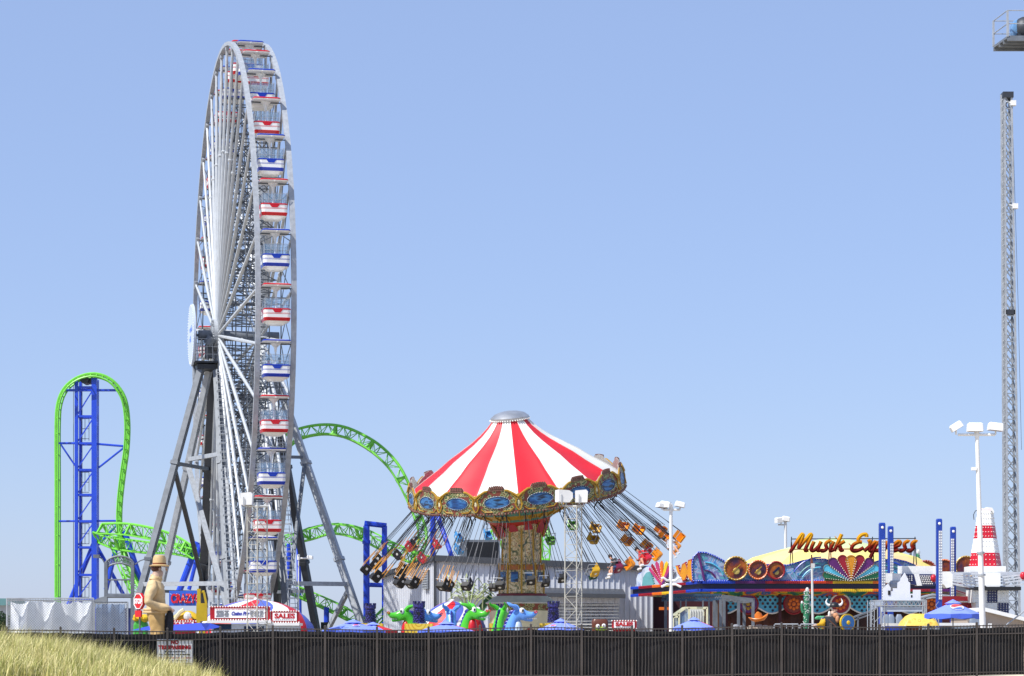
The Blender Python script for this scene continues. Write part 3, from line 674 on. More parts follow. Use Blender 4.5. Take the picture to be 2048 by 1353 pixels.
# rounding boards
wd = 2 * RC * math.tan(math.pi / NG)
def board_mb():
    out = [(-wd / 2, -.66), (-wd * .3, -.72), (-wd * .12, -.76), (wd * .12, -.76), (wd * .3, -.72), (wd / 2, -.66), (wd / 2, .1), (wd * .42, .22), (wd * .3, .36), (wd * .2, .42), (wd * .17, .55), (wd * .08, .58), (0, .62), (-wd * .08, .58), (-wd * .17, .55), (-wd * .2, .42), (-wd * .3, .36), (-wd * .42, .22), (-wd / 2, .1)]
    return out
RELIEF = mat('ornament_stone_relief', '9c9894', .7, scale=14, var=.3)
for j in range(NG):
    t = 2 * math.pi * (j + .5) / NG
    M = MT @ Matrix.Rotation(t + math.pi / 2, 4, 'Z') @ Matrix.Translation((0, -RC, 0)) @ Matrix.Rotation(R(-4), 4, 'X')
    m_ = MB(); m_.prism(board_mb(), -.02, .03, 0, 1); m_.m[1] = 1; m_.xf(M); bd = m_.build('rounding_board', [ORN, RELIEF], swing)
    top = [(-wd * .5, .1), (-wd * .42, .22), (-wd * .34, .32), (-wd * .27, .4), (-wd * .2, .42)]
    for s in (-1, 1):
        m_ = MB()
        for a, b in zip(top, top[1:]):
            for u in (0, .33, .66): m_.ball((s * (a[0] + (b[0] - a[0]) * u), -.05, a[1] + (b[1] - a[1]) * u - .03), (.065, .05, .055), 6, 4)
        m_.path([(s * wd * .47, -.05, -.1), (s * wd * .42, -.05, -.3), (s * wd * .46, -.05, -.5), (s * wd * .5, -.05, -.6)], .03, 5)
        m_.path([(s * wd * .35, -.05, .2), (s * wd * .45, -.05, 0), (s * wd * .43, -.05, -.25)], .028, 5)
        m_.path([(s * wd * .12, -.05, -.62), (s * wd * .3, -.05, -.6), (s * wd * .38, -.05, -.46)], .025, 5)
        m_.xf(M); m_.build('gilding', GOLD, bd)
    m_ = MB()
    for k in range(7): m_.box((-.3 + .1 * k, -.035, .5 + .05 * math.cos((k - 3) / 3.)), (.06, .06, .16))
    m_.box((0, -.03, .4), (.7, .04, .05)); m_.box((0, -.025, .5), (.62, .03, .1)); m_.xf(M); m_.build('carved_crest', mat('brown_carving', '7a5448', .6, scale=12, var=.3), bd); m_ = MB()
    for k in range(14): m_.ball((-wd / 2 + wd * (k + .5) / 14, -.02, -.7 - .06 * math.sin(math.pi * (k + .5) / 14)), (.055, .06, .07), 5, 4)
    m_.xf(M); m_.build('carved_edge', mat('brown_carving', '7a5448', .6, scale=12, var=.3), bd)
    m_ = MB(); n = 28; e = [(wd * .27 * math.cos(2 * math.pi * k / n), .25 * math.sin(2 * math.pi * k / n) - .18) for k in range(n)]
    m_.prism(e, -.045, -.01); m_.xf(M); pt = m_.build('oval_painting', SEA, bd)
    m_ = MB()
    for k in range(n): 
        a = 2 * math.pi * k / n; m_.bulb((wd * .3 * math.cos(a), -.05, .295 * math.sin(a) - .18), .022)
    m_.xf(M); m_.build('bulb_border', BULB, pt)
    m_ = MB(); m_.path([(wd * .295 * math.cos(2 * math.pi * k / n), -.04, .28 * math.sin(2 * math.pi * k / n) - .18) for k in range(n)], .025, 5, closed=True); m_.xf(M); m_.build('oval_frame', mat('frame_blue', '2a4a6c', .5), bd)
    i0 = MT @ Matrix.Rotation(t + math.pi / 2 + math.pi / NG, 4, 'Z') @ Matrix.Translation((0, -RC * 1.012, 0))
    m_ = MB(); m_.ball((0, -.03, -.25), (.08, .06, .2), 8, 6, 0); m_.path([(.13 * math.cos(a) , -.05, .27 * math.sin(a) - .27) for a in [2 * math.pi * k / 12 for k in range(12)]], .035, 5, 1, closed=True)
    m_.ball((0, -.05, .12), (.08, .05, .1), 6, 4, 1); m_.xf(i0); m_.build('drop_ornament', [CREAM, GOLD], bd)
# underside bowl, arms
MID = mat('underside_teal', '4f8378', .5); URED = mat('underside_red', 'a3271c', .5)
m_ = MB(); m_.lathe([(1.0, -2.5), (1.25, -2.15), (1.75, -1.75), (1.9, -1.62), (2.4, -1.35), (2.6, -1.0), (2.65, -.95), (4.9, -.55), (5.2, -.4)], 32, [1, 1, 0, 2, 0, 3, 4, 4])
m_.xf(MT); m_.build('underside_bowl', [MID, URED, GOLD, MAROON, DARKST], swing, True)
m_ = MB()
for j in range(24):
    t = 2 * math.pi * j / 24; a = MT @ V((1.05 * math.cos(t), 1.05 * math.sin(t), -2.45)); 
    m_.path([MT @ V((r * math.cos(t), r * math.sin(t), z)) for r, z in ((1.95, -1.64), (2.42, -1.38), (2.62, -1.05))], .04, 4)
m_.build('bowl_rib', GOLD, swing)
m_ = MB()
for j in range(12):
    t = 2 * math.pi * (j + .5) / 12
    f = [(.26 * math.cos(a), .55 * math.sin(a)) for a in [2 * math.pi * k / 14 for k in range(14)]]
    i0 = len(m_.v); m_.prism(f, -.03, .03, 0, 1); m_.xf(Matrix.Translation((0, 0, -2.35)) @ Matrix.Rotation(t, 4, 'Z') @ Matrix.Translation((0, -1.33, 0)) @ Matrix.Rotation(R(24), 4, 'X'), i0)
m_.xf(MT); m_.build('petal_panel', [mat('petal_crimson', 'a02838', .5), GOLD], swing)
# column
top = MT @ V((0, 0, -2.4)); m_ = MB(); cx = base.x
def ring8(r, z): return (r, z)
ccx, ccz = cx, 0
m_.lathe([(1.0, P(0, 1128, SY).z), (1.0, P(0, 1062, SY).z), (1.08, P(0, 1052, SY).z), (1.15, P(0, 1035, SY).z)], 10, c=(cx, SY, 0), ph=R(18)); m_.build('column', ORNW, swing)
m_ = MB()
for j in range(10):
    t = R(18) + 2 * math.pi * j / 10; m_.tube((cx + 1.0 * math.cos(t), SY + 1.0 * math.sin(t), P(0, 1128, SY).z), (cx + 1.0 * math.cos(t), SY + 1.0 * math.sin(t), P(0, 1060, SY).z), .05, n=5)
m_.build('column_rib', GOLD, swing)
m_ = MB(); z0, z1 = P(0, 1188, SY).z, P(0, 1127, SY).z
m_.lathe([(1.16, z0), (1.16, z1)], 10, c=(cx, SY, 0), ph=R(18)); cl = m_.build('mural_drum', ORNW, swing)
m_ = MB()
for j in range(10):
    t = R(36) + 2 * math.pi * j / 10; r = 1.12; M = Matrix.Translation((cx + r * math.cos(t), SY + r * math.sin(t), 0)) @ Matrix.Rotation(t + math.pi / 2, 4, 'Z')
    i0 = len(m_.v); m_.box((0, -.02, z0 + .82), (.36, .04, .5), 0); m_.box((0, -.01, z1 - .22), (.56, .06, .26), 1)
    for s in (-1, 1): m_.path([(s * .22, -.05, z1 - .3), (s * .26, -.05, z1 - .14), (s * .14, -.05, z1 - .08), (s * .08, -.05, z1 - .18)], .03, 5, 2)
    m_.xf(M, i0)
for j in range(10):
    t = R(18) + 2 * math.pi * j / 10; m_.tube((cx + 1.17 * math.cos(t), SY + 1.17 * math.sin(t), z0), (cx + 1.17 * math.cos(t), SY + 1.17 * math.sin(t), z1), .045, n=5, m=2)
m_.build('drum_painting', [SEA, mat('scroll_brown', 'a5602a', .5), GOLD], cl)
m_ = MB(); m_.lathe([(1.25, z0 - .12), (1.25, z0 - .02), (1.12, z0 + .02)], 20, c=(cx, SY, 0)); m_.build('red_moulding', MAROON, swing)
m_ = MB(); m_.lathe([(1.78, z0 - .5), (1.8, z0 - .46), (1.3, z0 - .12)], 20, [0, 1], c=(cx, SY, 0)); m_.build('awning_skirt', [OFFW, mat('awning_cream', 'bdbda6', .7)], swing)
m_ = MB(); m_.lathe([(1.5, 0), (1.5, .9), (1.55, .95), (1.6, z0 - .85), (1.75, z0 - .5)], 12, [0, 1, 0, 2], c=(cx, SY, 0)); bs = m_.build('base_drum', [CREAM, GOLD, ORN], swing)
m_ = MB()
for j in range(12):
    t = R(15) + 2 * math.pi * j / 12; M = Matrix.Translation((cx + 1.5 * math.cos(t), SY + 1.5 * math.sin(t), 0)) @ Matrix.Rotation(t + math.pi / 2, 4, 'Z')
    i0 = len(m_.v); m_.prism([(.3 * math.cos(a), 1.55 + (.36 if math.sin(a) > 0 else .75) * math.sin(a)) for a in [2 * math.pi * k / 16 for k in range(16)]], -.06, .02, 0); m_.xf(M, i0)
m_.build('red_panel', mat('panel_red', 'a8281c', .4), bs)

# --- swings
CHAIN = mat('chain_steel', '30323a', .5, .4); ROPE = mat('yellow_sleeve', 'c98a28', .6)
SCOL = {'black': mat('seat_black', '141518', .6), 'yellow': mat('seat_yellow', 'c69a1c', .4), 'orange': mat('seat_orange', 'ec941a', .4), 'green': mat('seat_green', '5fb022', .4),
        'dark green': mat('seat_dark_green', '17402c', .4), 'light blue': mat('seat_blue', '3f9ae0', .4), 'red': mat('seat_red', 'd0283a', .4), 'maroon': mat('seat_maroon', '7a2340', .4)}
def make_swing(cn, ln, rope):
    """origin at the hanging bracket, chains along -Z, seat facing -Y"""
    s = thing('flying_swing', '', 'swing seat', group='flying swing seats on the carousel')
    m_ = MB(); m_.loft([(-ln - .04, .22, .19, .06), (-ln + .02, .23, .2, .06)]); m_.box((0, -.18, -ln), (.4, .05, .08))
    m_.build('seat', SCOL[cn], s)
    i = MB(); i.box((0, .19, -ln + .24), (.43, .05, .44)); i.box((-.21, .02, -ln + .1), (.04, .36, .17)); i.box((.21, .02, -ln + .1), (.04, .36, .17)); i.build('backrest', SCOL[cn], s)
    i = MB(); i.tube((0, .225, -ln + .26), (0, .24, -ln + .26), .065, n=12); i.build('hole_rim', OFFW, s); i = MB(); i.tube((0, 0, -ln - .05), (0, 0, -ln - .045), .07, n=12); i.build('hole_rim', OFFW, s)
    i = MB(); i.path([(-.27, .15, -ln + .3), (-.27, -.28, -ln + .34), (.27, -.28, -ln + .34), (.27, .15, -ln + .3)], .018, 5); i.build('lap_bar', GALV, s)
    for x in (-.26, .26):
        for y in (-.2, .2):
            c = MB(); c.tube((x, y, -ln + .3), (x * .9, y * .4, -.12), .014, n=4); c.tube((x, y, -ln + .25), (x * .98, y * .85, -ln + 1.15), .019, n=5, m=1)
            c.build('chain', [CHAIN, ROPE if rope else CHAIN], s)
    c = MB(); c.path([(-.3, 0, -.16), (-.2, 0, -.02), (.2, 0, -.02), (.3, 0, -.16)], .035, 5); c.build('spreader', BLACK, s)
    return s
slots = []
for j in range(16):
    for off, ra, rs_, ln in ((-.085, 5.05, 8.1, 4.1), (.115, 4.75, 7.65, 4.05), (.03, 3.9, 6.6, 4.3)):
        t = 2 * math.pi * (j + .35) / 16 + off * (1 if rs_ > 7 else 1); h = random.uniform(-.12, .12)
        a = MT @ V((ra * math.cos(t), ra * math.sin(t), -.95)); dz = math.sqrt(ln * ln - (rs_ - ra) ** 2)
        b = MT @ V((rs_ * math.cos(t - .03), rs_ * math.sin(t - .03), -.95 - dz + h)); zc_ = (a - b).normalized()
        tang = (MT.to_3x3() @ V((math.sin(t), -math.cos(t), 0))).normalized()     # clockwise from above
        yv = -(tang - zc_ * tang.dot(zc_)).normalized(); xv = yv.cross(zc_).normalized()
        Rm = Matrix((xv, yv, zc_)).transposed(); px = PX(b); deg = math.degrees(t) % 360
        front = b.y < SY
        if front: cn = 'black' if px < 1140 else ('maroon' if px < 1250 else 'red' if 1268 < px < 1312 else 'orange')
        else: cn = 'red' if px < 880 else 'light blue' if px < 985 else 'green' if px < 1180 else 'yellow' if px < 1240 else 'orange'
        if front and 1120 < px < 1200 and rs_ < 7: cn = 'dark green'
        if not front and px < 800: cn = 'black'
        if 1190 < px < 1290 and front and rs_ > 7.8: cn = 'yellow'
        slots.append([a, b, Rm, cn, px, ln, rs_])
lnp = {}; cnt_c = {}
for s in sorted(slots, key=lambda s: s[4]): cnt_c.setdefault(s[3], []).append(s)
for cn, lst in cnt_c.items():
    protos_ = {}
    for i, s in enumerate(lst):
        rp = s[4] < 900; proto = protos_.get(rp); kk = {proto: [q for q in COL.objects if q.parent is proto]} if proto else None
        if proto is None:
            proto = protos_[rp] = make_swing(cn, 4.1, rp); kk = {}
            for q in COL.objects:
                if q.parent is proto: kk.setdefault(proto, []).append(q)
            o = proto
        else: o = copy_tree(proto, kids=kk)
        o.matrix_world = Matrix.Translation(s[0]) @ s[2].to_4x4()
        wh = f'{ORD[i]} from the left' if i < 12 else f'{ORD[len(lst) - 1 - i]} from the right'
        o['label'] = f'{cn} carousel swing seat, {wh} of the {cn} ones' if len(lst) > 1 else f'the only {cn} carousel swing seat'
def ride(pxt, front, name, label, shirt, pants, rs_min=7.5):
    c = min([s for s in slots if (s[1].y < SY) == front and s[6] > rs_min], key=lambda s: abs(s[4] - pxt)); slots.remove(c)
    a, b, Rm = c[0], c[1], c[2]; d = (a - b).normalized(); seated(name, label, a - d * (4.1 - .06) , Rm, shirt, pants, HAIRD, .35)
ride(1290, True, 'person', 'bare legged rider in red top flying on a swing at the right of the carousel', CL_RED, CL_RED)
ride(1375, True, 'person', 'dark haired rider in pale blue dress on the swing farthest right of the carousel', CL_WH, CL_WH)
ride(1225, True, 'person', 'rider in black top on a swing in front of the grey shed', CL_BK, CL_BL)
ride(815, False, 'person', 'rider in dark clothes on a swing at the back left of the carousel', CL_BK, CL_RED)
# ================================================================= GREY METAL SHED
CORR = mat('grey_corrugated_metal', 'c9ccd3', .55, .15, var=.06, scale=1); TRIM = mat('charcoal_trim', '3f4248', .5)
BY = 150.0
shed = thing('metal_shed', 'grey corrugated metal ride building with louvred front behind the carousel', 'building', (GX(1085, BY), BY, 0))
def corr(m_, p, q, z0, zt0, zt1, rib=.32, dep=.07):
    """standing-seam wall from p to q (x,y), top height sloping zt0..zt1"""
    p, q = V((*p, 0)), V((*q, 0)); L_ = (q - p).length; d = (q - p) / L_; nn = V((d.y, -d.x, 0)); n = max(1, int(L_ / rib)); pts = []
    for k in range(n):
        for f, o in ((0, 0), (.72, 0), (.78, dep), (.94, dep)): pts.append((k + f, o))
    pts.append((n, 0))
    for (a, oa), (b, ob) in zip(pts, pts[1:]):
        A = p + d * (a / n * L_) + nn * oa; B = p + d * (b / n * L_) + nn * ob; za = zt0 + (zt1 - zt0) * a / n; zb_ = zt0 + (zt1 - zt0) * b / n
        m_.add([(A.x, A.y, z0), (B.x, B.y, z0), (B.x, B.y, zb_), (A.x, A.y, za)], [(0, 1, 2, 3)])
zf = lambda py, Y: P(0, py, Y).z
c0 = (GX(767, 158), 158); c1 = (GX(870, 150), 150); c2 = (GX(1240, 150), 150); c3 = (GX(1306, 150.4), 150.4)
m_ = MB(); corr(m_, c0, c1, 0, zf(1152, 158), zf(1117, 150)); corr(m_, c1, c2, 0, zf(1119, 150), zf(1135, 150)); corr(m_, c2, c3, 0, zf(1135, 150), zf(1140, 150.4))
m_.build('wall', CORR, shed)
m_ = MB()
m_.add([(c0[0] - .2, c0[1], zf(1150, 158)), (c1[0], c1[1] - .2, zf(1114, 150)), (c2[0], c2[1] - .2, zf(1132, 150)), (c3[0] + .2, c3[1], zf(1137, 150.4)), (c3[0] + 1, 170, zf(1125, 158)), (c0[0] + 1, 172, zf(1150, 158))], [(0, 1, 2, 3, 4, 5)])
m_.bar((c0[0] - .2, c0[1] - .1, zf(1152, 158)), (c1[0], c1[1] - .2, zf(1117, 150)), .25, .28); m_.bar((c1[0], c1[1] - .2, zf(1117, 150)), (c2[0] + .1, c2[1] - .2, zf(1134, 150)), .28, .36)
m_.bar((c2[0] + .1, c2[1] - .2, zf(1134, 150)), (c3[0] + .2, c3[1] - .1, zf(1139, 150.4)), .25, .28); m_.build('roof', TRIM, shed)
m_ = MB(); m_.bar((c1[0], c1[1] - .1, 0), (c1[0], c1[1] - .1, zf(1119, 150)), .16); m_.build('corner_trim', TRIM, shed)
# lean-to with louvres
m_ = MB(); xa_, xb_ = GX(1092, 147.5), GX(1240, 147.5)
m_.add([(xa_ - .4, 149.9, zf(1175, 149)), (xb_ + .3, 149.9, zf(1178, 149)), (xb_ + .3, 147, zf(1189, 147)), (xa_ - .4, 147, zf(1187, 147))], [(3, 2, 1, 0)])
m_.bar((xa_ - .4, 147, zf(1190, 147)), (xb_ + .3, 147, zf(1193, 147)), .15, .24); m_.build('lean_to_roof', TRIM, shed)
m_ = MB(); corr(m_, (xa_, 147.5), (xb_, 147.5), zf(1207, 147.5), zf(1190, 147.5), zf(1193, 147.5)); m_.box((xb_ - .02, 148.7, 1.2), (.1, 2.4, 2.4)); m_.build('lean_to_wall', CORR, shed)
m_ = MB(); m_.box(((xa_ + xb_) / 2, 147.9, 1.05), (xb_ - xa_ - .1, .05, 2.1), 1)
for k in range(14): 
    z = zf(1207, 147.5) - .1 - k * .19; i0 = len(m_.v); m_.box(((xa_ + xb_) / 2, 147.6, max(z, .05)), (xb_ - xa_ - .1, .16, .07), 0)
for k in range(6): m_.box((xa_ + (xb_ - xa_) * k / 5, 147.5, 1.0), (.09, .2, 2.0), 1)
m_.build('louvre', [OFFW, DARKST], shed)
# front annex wall in the shade of the carousel, side vent, rooftop unit
m_ = MB(); corr(m_, (GX(908, 149), 149), (GX(1000, 149), 149), 0, zf(1192, 149), zf(1192, 149)); m_.bar((GX(900, 149), 148.8, zf(1190, 149)), (GX(1005, 149), 148.8, zf(1190, 149)), .2, .2); m_.build('annex_wall', CORR, shed)
m_ = MB(); vx, vy = GX(854, 151.3), 151.0; i0 = len(m_.v); m_.box((0, .0, 0), (.78, .1, 1.16), 1)
for k in range(8): m_.box((0, -.1, .5 - k * .145), (.76, .12, .05), 0)
for k in range(5): m_.box((-.36 + .18 * k, -.08, 0), (.03, .14, 1.14), 0)
m_.xf(Matrix.Translation((vx, vy - .05, zf(1160, 151))) @ Matrix.Rotation(math.atan2(c1[1] - c0[1], c1[0] - c0[0]), 4, 'Z'), i0); m_.build('side_vent', [GALV, DARKST], shed)
m_ = MB(); ux = GX(960, 152); m_.box((ux, 153.5, zf(1101, 152)), (2.4, 2.4, 1.3)); hv = thing('rooftop_unit', 'grey rooftop air unit with black front on the metal shed', 'air unit', (ux, 153.5, zf(1122, 152)))
m_.build('housing', GALVD, hv); m_ = MB(); m_.box((ux + .15, 152.28, zf(1101, 152) - .05), (1.9, .06, 1.12)); m_.build('intake_screen', BLACK, hv)
m_ = MB(); m_.box((ux, 153.5, zf(1122, 152) - .25), (2.5, 2.5, .5)); m_.build('curb', TRIM, hv)
# pale green palm-frond prop standing before the shed
PFR = mat('pale_green_frond', 'b9c795', .6); PFD = mat('dark_green_panel', '3c6a42', .6)
pr = thing('palm_prop', 'pale green spiky metal palm frond prop in front of the grey shed', 'decoration', (GX(950, 132), 132, 0)); rr = random.Random(4)
for k, (x0_, x1_, top_, side) in enumerate([(932, 900, 1162, 0), (935, 905, 1178, 0), (940, 965, 1158, 0), (945, 990, 1180, 0), (930, 895, 1190, 0), (950, 985, 1195, 0), (938, 930, 1150, 0), (905, 888, 1150, 0), (965, 972, 1168, 0)]):
    m_ = MB(); m_.path(crom([P(x0_, 1260, 132), P(x0_, 1215, 132), P((x0_ + x1_) / 2, top_, 132 - rr.random()), P(x1_, top_ + 12, 132 + rr.random())], 8), [.05 - .004 * i for i in range(9)], 5)
    for q in range(4): a = P(x0_ + (x1_ - x0_) * q / 4, 1200 - q * 8, 132); m_.path([a, a + V((.3, 0, .25)), a + V((.55, .1, .1))], .03, 4)
    m_.build('frond', PFR, pr)
m_ = MB(); m_.prism([(P(948, 0, 132).x, P(0, 1222, 132).z), (P(982, 0, 132).x, P(0, 1185, 132).z), (P(985, 0, 132).x, P(0, 1195, 132).z), (P(968, 0, 132).x, P(0, 1222, 132).z)], 132.2, 132.3); m_.build('leaf', PFD, pr)

# ================================================================= MUSIK EXPRESS
MY = 140.0
mus = thing('music_ride', 'colourful music themed ride pavilion with airbrushed scenery boards and Musik Express lettering', 'fairground ride', (GX(1640, MY), MY, 0))
AIR = mat_ramp('airbrushed_scenery', 'noise', [(0.28, '2a4a9c'), (.4, '4f8fc4'), (.48, 'a4b4c8'), (.54, '6f6aa8'), (.62, '4f9fa8'), (.7, '7a9ac8'), (.8, 'b8a8b0')], 2.0, .4, False, 5, distort=1.2)
AIR2 = mat_ramp('airbrushed_silver', 'noise', [(0.3, '7f93b8'), (.5, 'c3ccd8'), (.7, '8f9ab0')], 2, .4, False, 5)
CY = mat('cyan_board', '55b4d4', .4); PUR = mat('purple_paint', '5a1f66', .4); CRIM = mat('crimson_paint', '8f1226', .4); GRN = mat('deep_green_paint', '1f6a48', .4)
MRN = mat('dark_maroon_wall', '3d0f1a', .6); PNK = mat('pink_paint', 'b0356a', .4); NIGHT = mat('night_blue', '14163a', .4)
SOF = mat_ramp('painted_soffit', 'noise', [(0, '1f5a5c'), (.4, '2f7a4c'), (.47, 'c99a2c'), (.54, 'b8401f'), (.6, '2a5f9c'), (.7, 'c4611c')], 1.1, .5, True, 3, distort=.8)
zz = lambda py: P(0, py, MY).z
xx = lambda px: GX(px, MY)
# fascia beam (front, left wing, right wing): upper colour tube, dark band, lower colour tube
seqF = [(1405, 1470, BLUE), (1470, 1530, PUR), (1530, 1600, CRIM), (1600, 1665, mat('vermilion_paint', 'c23a14', .4)), (1665, 1745, YEL), (1745, 1800, ORANGE), (1800, 1860, CRIM), (1860, 1905, PUR)]
def fbeam(p, q, zt_a, zt_b, h, col_, nm='fascia_segment'):
    p, q = V((*p, 0)), V((*q, 0)); m_ = MB()
    a, b = p + V((0, 0, zt_a)), q + V((0, 0, zt_b)); H1, H2 = (h, h) if not isinstance(h, tuple) else h
    m_.bar(a, b, .28, .15); m_.bar(a - V((0, 0, H1)), b - V((0, 0, H2)), .28, .15); d = (q - p).normalized(); nn = V((-d.y, d.x, 0)) * .08
    m_.bar(a - V((0, 0, H1 / 2)) + nn, b - V((0, 0, H2 / 2)) + nn, .14, H1 - .1, m=1)
    k = int((q - p).length / .11)
    for i in range(k):
        c = lerp(a, b, (i + .5) / k) - nn * 1.9; m_.bulb(c, .035, 2); m_.bulb(c - V((0, 0, H1 + (H2 - H1) * (i + .5) / k)), .035, 2)
    return m_.build(nm, [col_, NIGHT, mat('tinted_' + col_.name, tuple(col_.node_tree.nodes['Color Ramp'].color_ramp.elements[1].color), .2, var=.05)], mus)
for a, b, c in seqF: fbeam((xx(a), MY), (xx(b), MY), zz(1165), zz(1165), .45, c)
LWe = (GX(1265, 147), 147.0); zLW = P(0, 1177, 147).z; LW0 = (xx(1405), MY)
seqL = [(0, .12, BLUE), (.12, .32, CRIM), (.32, .46, ORANGE), (.46, .58, YEL), (.58, .8, CRIM), (.8, 1, BLUE)]
for a, b, c in seqL:
    p = (LWe[0] + (LW0[0] - LWe[0]) * a, LWe[1] + (LW0[1] - LWe[1]) * a); q = (LWe[0] + (LW0[0] - LWe[0]) * b, LWe[1] + (LW0[1] - LWe[1]) * b); fbeam(p, q, zLW + (zz(1165) - zLW) * a, zLW + (zz(1165) - zLW) * b, .44, c)
RWe = (GX(1940, 158), 158.0); RW0 = (xx(1905), MY); fbeam(RW0, RWe, zz(1165), zz(1165), .45, CRIM)
# soffit and drum walls
m_ = MB(); m_.add([(LWe[0], LWe[1], P(0, 1192, 147).z), (LW0[0], MY, zz(1181)), (xx(1905), MY, zz(1181)), (RWe[0], RWe[1], zz(1181)), (xx(1860), MY + 9, zz(1195)), (xx(1440), MY + 9, zz(1195))], [(0, 1, 2, 3, 4, 5)]); 
m_.add([(xx(1420), MY + .5, zz(1182)), (xx(1890), MY + .5, zz(1182)), (xx(1885), MY + 1.2, zz(1192)), (xx(1425), MY + 1.2, zz(1192))], [(3, 2, 1, 0)])
m_.build('soffit', SOF, mus)
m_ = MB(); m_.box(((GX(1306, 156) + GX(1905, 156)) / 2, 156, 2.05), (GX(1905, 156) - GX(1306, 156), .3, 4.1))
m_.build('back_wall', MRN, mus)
# backdrop with dots, scalloped edge
m_ = MB(); bd_ = [(1450, 1190)]; zb_ = []
n = 60; x0_, x1_ = 1455, 1890
def scal(px): t = ((px - 1455) % 93) / 93; return 1218 + 9 * math.cos(t * 2 * math.pi) * (1 if True else 0)
pts = [(xx(x1_), zz(1190)), (xx(x0_), zz(1190))] + [(xx(x0_ + (x1_ - x0_) * k / n), zz(scal(x0_ + (x1_ - x0_) * k / n))) for k in range(n + 1)]
m_.prism(pts, MY + 1.25, MY + 1.3); bk = m_.build('backdrop', CY, mus)
m_ = MB(); m_.path([(xx(x0_ + (x1_ - x0_) * k / n), MY + 1.22, zz(scal(x0_ + (x1_ - x0_) * k / n))) for k in range(n + 1)], .05, 5)
m_.build('scalloped_trim', CWHT, bk)
m_ = MB(); rows_ = 0
for i in range(0, 44):
    for j in range(5):
        px = 1460 + i * 10 + (5 if j % 2 else 0); py = 1193 + j * 7
        if py > scal(px) - 5: continue
        m_.ball((xx(px), MY + 1.22, zz(py)), (.075, .03, .075), 8, 4, (i + j) % 3 == 0)
m_.build('dot_pattern', [NIGHT, mat('brown_dot', '6a3418', .5)], bk)
for px, c in ((1500, PUR), (1592, mat('rust_disc', '7a2a14', .5)), (1686, CRIM), (1779, PUR), (1870, mat('rust_disc', '7a2a14', .5))):
    d_ = MB(); d_.tube((xx(px), MY + 1.2, zz(1208)), (xx(px), MY + 1.1, zz(1208)), .5, n=24); o = d_.build('flower_disc', c, mus)
    d_ = MB()
    for k in range(8): a = math.pi * k / 4; d_.ball((xx(px) + .26 * math.cos(a), MY + 1.08, zz(1208) + .26 * math.sin(a)), (.1, .04, .1), 8, 4)
    d_.ball((xx(px), MY + 1.08, zz(1208)), (.12, .04, .12), 8, 4); d_.build('petal', ORANGE if c is not PUR else GOLD, o)
    d_ = MB(); d_.path([(xx(px) + .56 * math.cos(a), MY + 1.12, zz(1208) + .56 * math.sin(a)) for a in [2 * math.pi * k / 20 for k in range(20)]], .05, 5, closed=True); d_.build('disc_rim', CWHT if c is CRIM else CRIM, o)
# painted lower drapes
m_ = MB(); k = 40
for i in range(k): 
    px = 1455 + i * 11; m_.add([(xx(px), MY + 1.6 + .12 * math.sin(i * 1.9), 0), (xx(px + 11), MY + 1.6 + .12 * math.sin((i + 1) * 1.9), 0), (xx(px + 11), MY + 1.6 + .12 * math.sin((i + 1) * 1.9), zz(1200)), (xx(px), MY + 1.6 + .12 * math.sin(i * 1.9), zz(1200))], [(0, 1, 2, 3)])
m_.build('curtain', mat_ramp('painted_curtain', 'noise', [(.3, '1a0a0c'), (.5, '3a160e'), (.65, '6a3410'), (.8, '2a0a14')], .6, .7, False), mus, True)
# scenery boards above the fascia
def board(nm, pts, m, y=MY, edge=None, th=.08, parent=None, er=.05):
    m_ = MB(); q = [(GX(a, y), P(0, b, y).z) for a, b in pts]; m_.prism(q, y, y + th, 0, 0); o = m_.build(nm, m, parent or mus)
    if edge:
        e = MB(); e.path([(a, y - .03, b) for a, b in q], er, 5, closed=True); e.build('edge_trim', edge, o)
        e = MB()
        for (a, b), (c, d) in zip(q, q[1:] + q[:1]):
            n = int(math.hypot(c - a, d - b) / .13)
            for i in range(n): e.bulb((a + (c - a) * (i + .5) / n, y - .09, b + (d - b) * (i + .5) / n), .025)
        e.build('bulb_border', BULB, o)
    return o
def arcs(o, px, py, rs, a0, a1, ms, y=MY - .1, r=.04):
    e = MB()
    for i, rad in enumerate(rs): e.path([(GX(px + rad * math.cos(R(a)), y), y, P(0, py - rad * math.sin(R(a)), y).z) for a in [a0 + (a1 - a0) * k / 14 for k in range(15)]], r, 5, m=i % len(ms))
    e.build('painted_arc', ms, o)
sail = board('scenery_board', [(1385, 1162), (1384, 1130), (1387, 1114), (1396, 1105), (1412, 1106), (1430, 1113), (1447, 1122), (1455, 1132), (1456, 1162)], AIR, MY - .05, BLUE)
e = MB(); e.path([P(1397, 1107, MY - .15), P(1403, 1135, MY - .15), P(1409, 1161, MY - .15)], .07, 5); e.build('purple_spine', PUR, sail)
arcs(sail, 1409, 1165, (24, 40), 20, 88, [PUR, CY])
def poly_circ(cx_, cy_, r, a0=0, a1=360, n=20): return [(cx_ + r * math.cos(R(a0 + (a1 - a0) * k / n)), cy_ - r * math.sin(R(a0 + (a1 - a0) * k / n))) for k in range(n + (0 if a1 - a0 == 360 else 1))]
VINYL = mat_ramp('airbrushed_sunset', 'z', [(0, '35204a'), (.46, '4a2a50'), (.52, 'a8541a'), (1, 'd07a1c')], 1, .4, False)
wave = board('scenery_board', [(1440, 1162), (1450, 1128), (1560, 1130), (1575, 1131), (1590, 1127), (1606, 1122), (1625, 1119), (1650, 1119), (1662, 1123), (1668, 1162)], AIR, MY + .06, BLUE)
arcs(wave, 1640, 1175, (40, 48, 60), 88, 150, [CY, TEAL, BLUE])
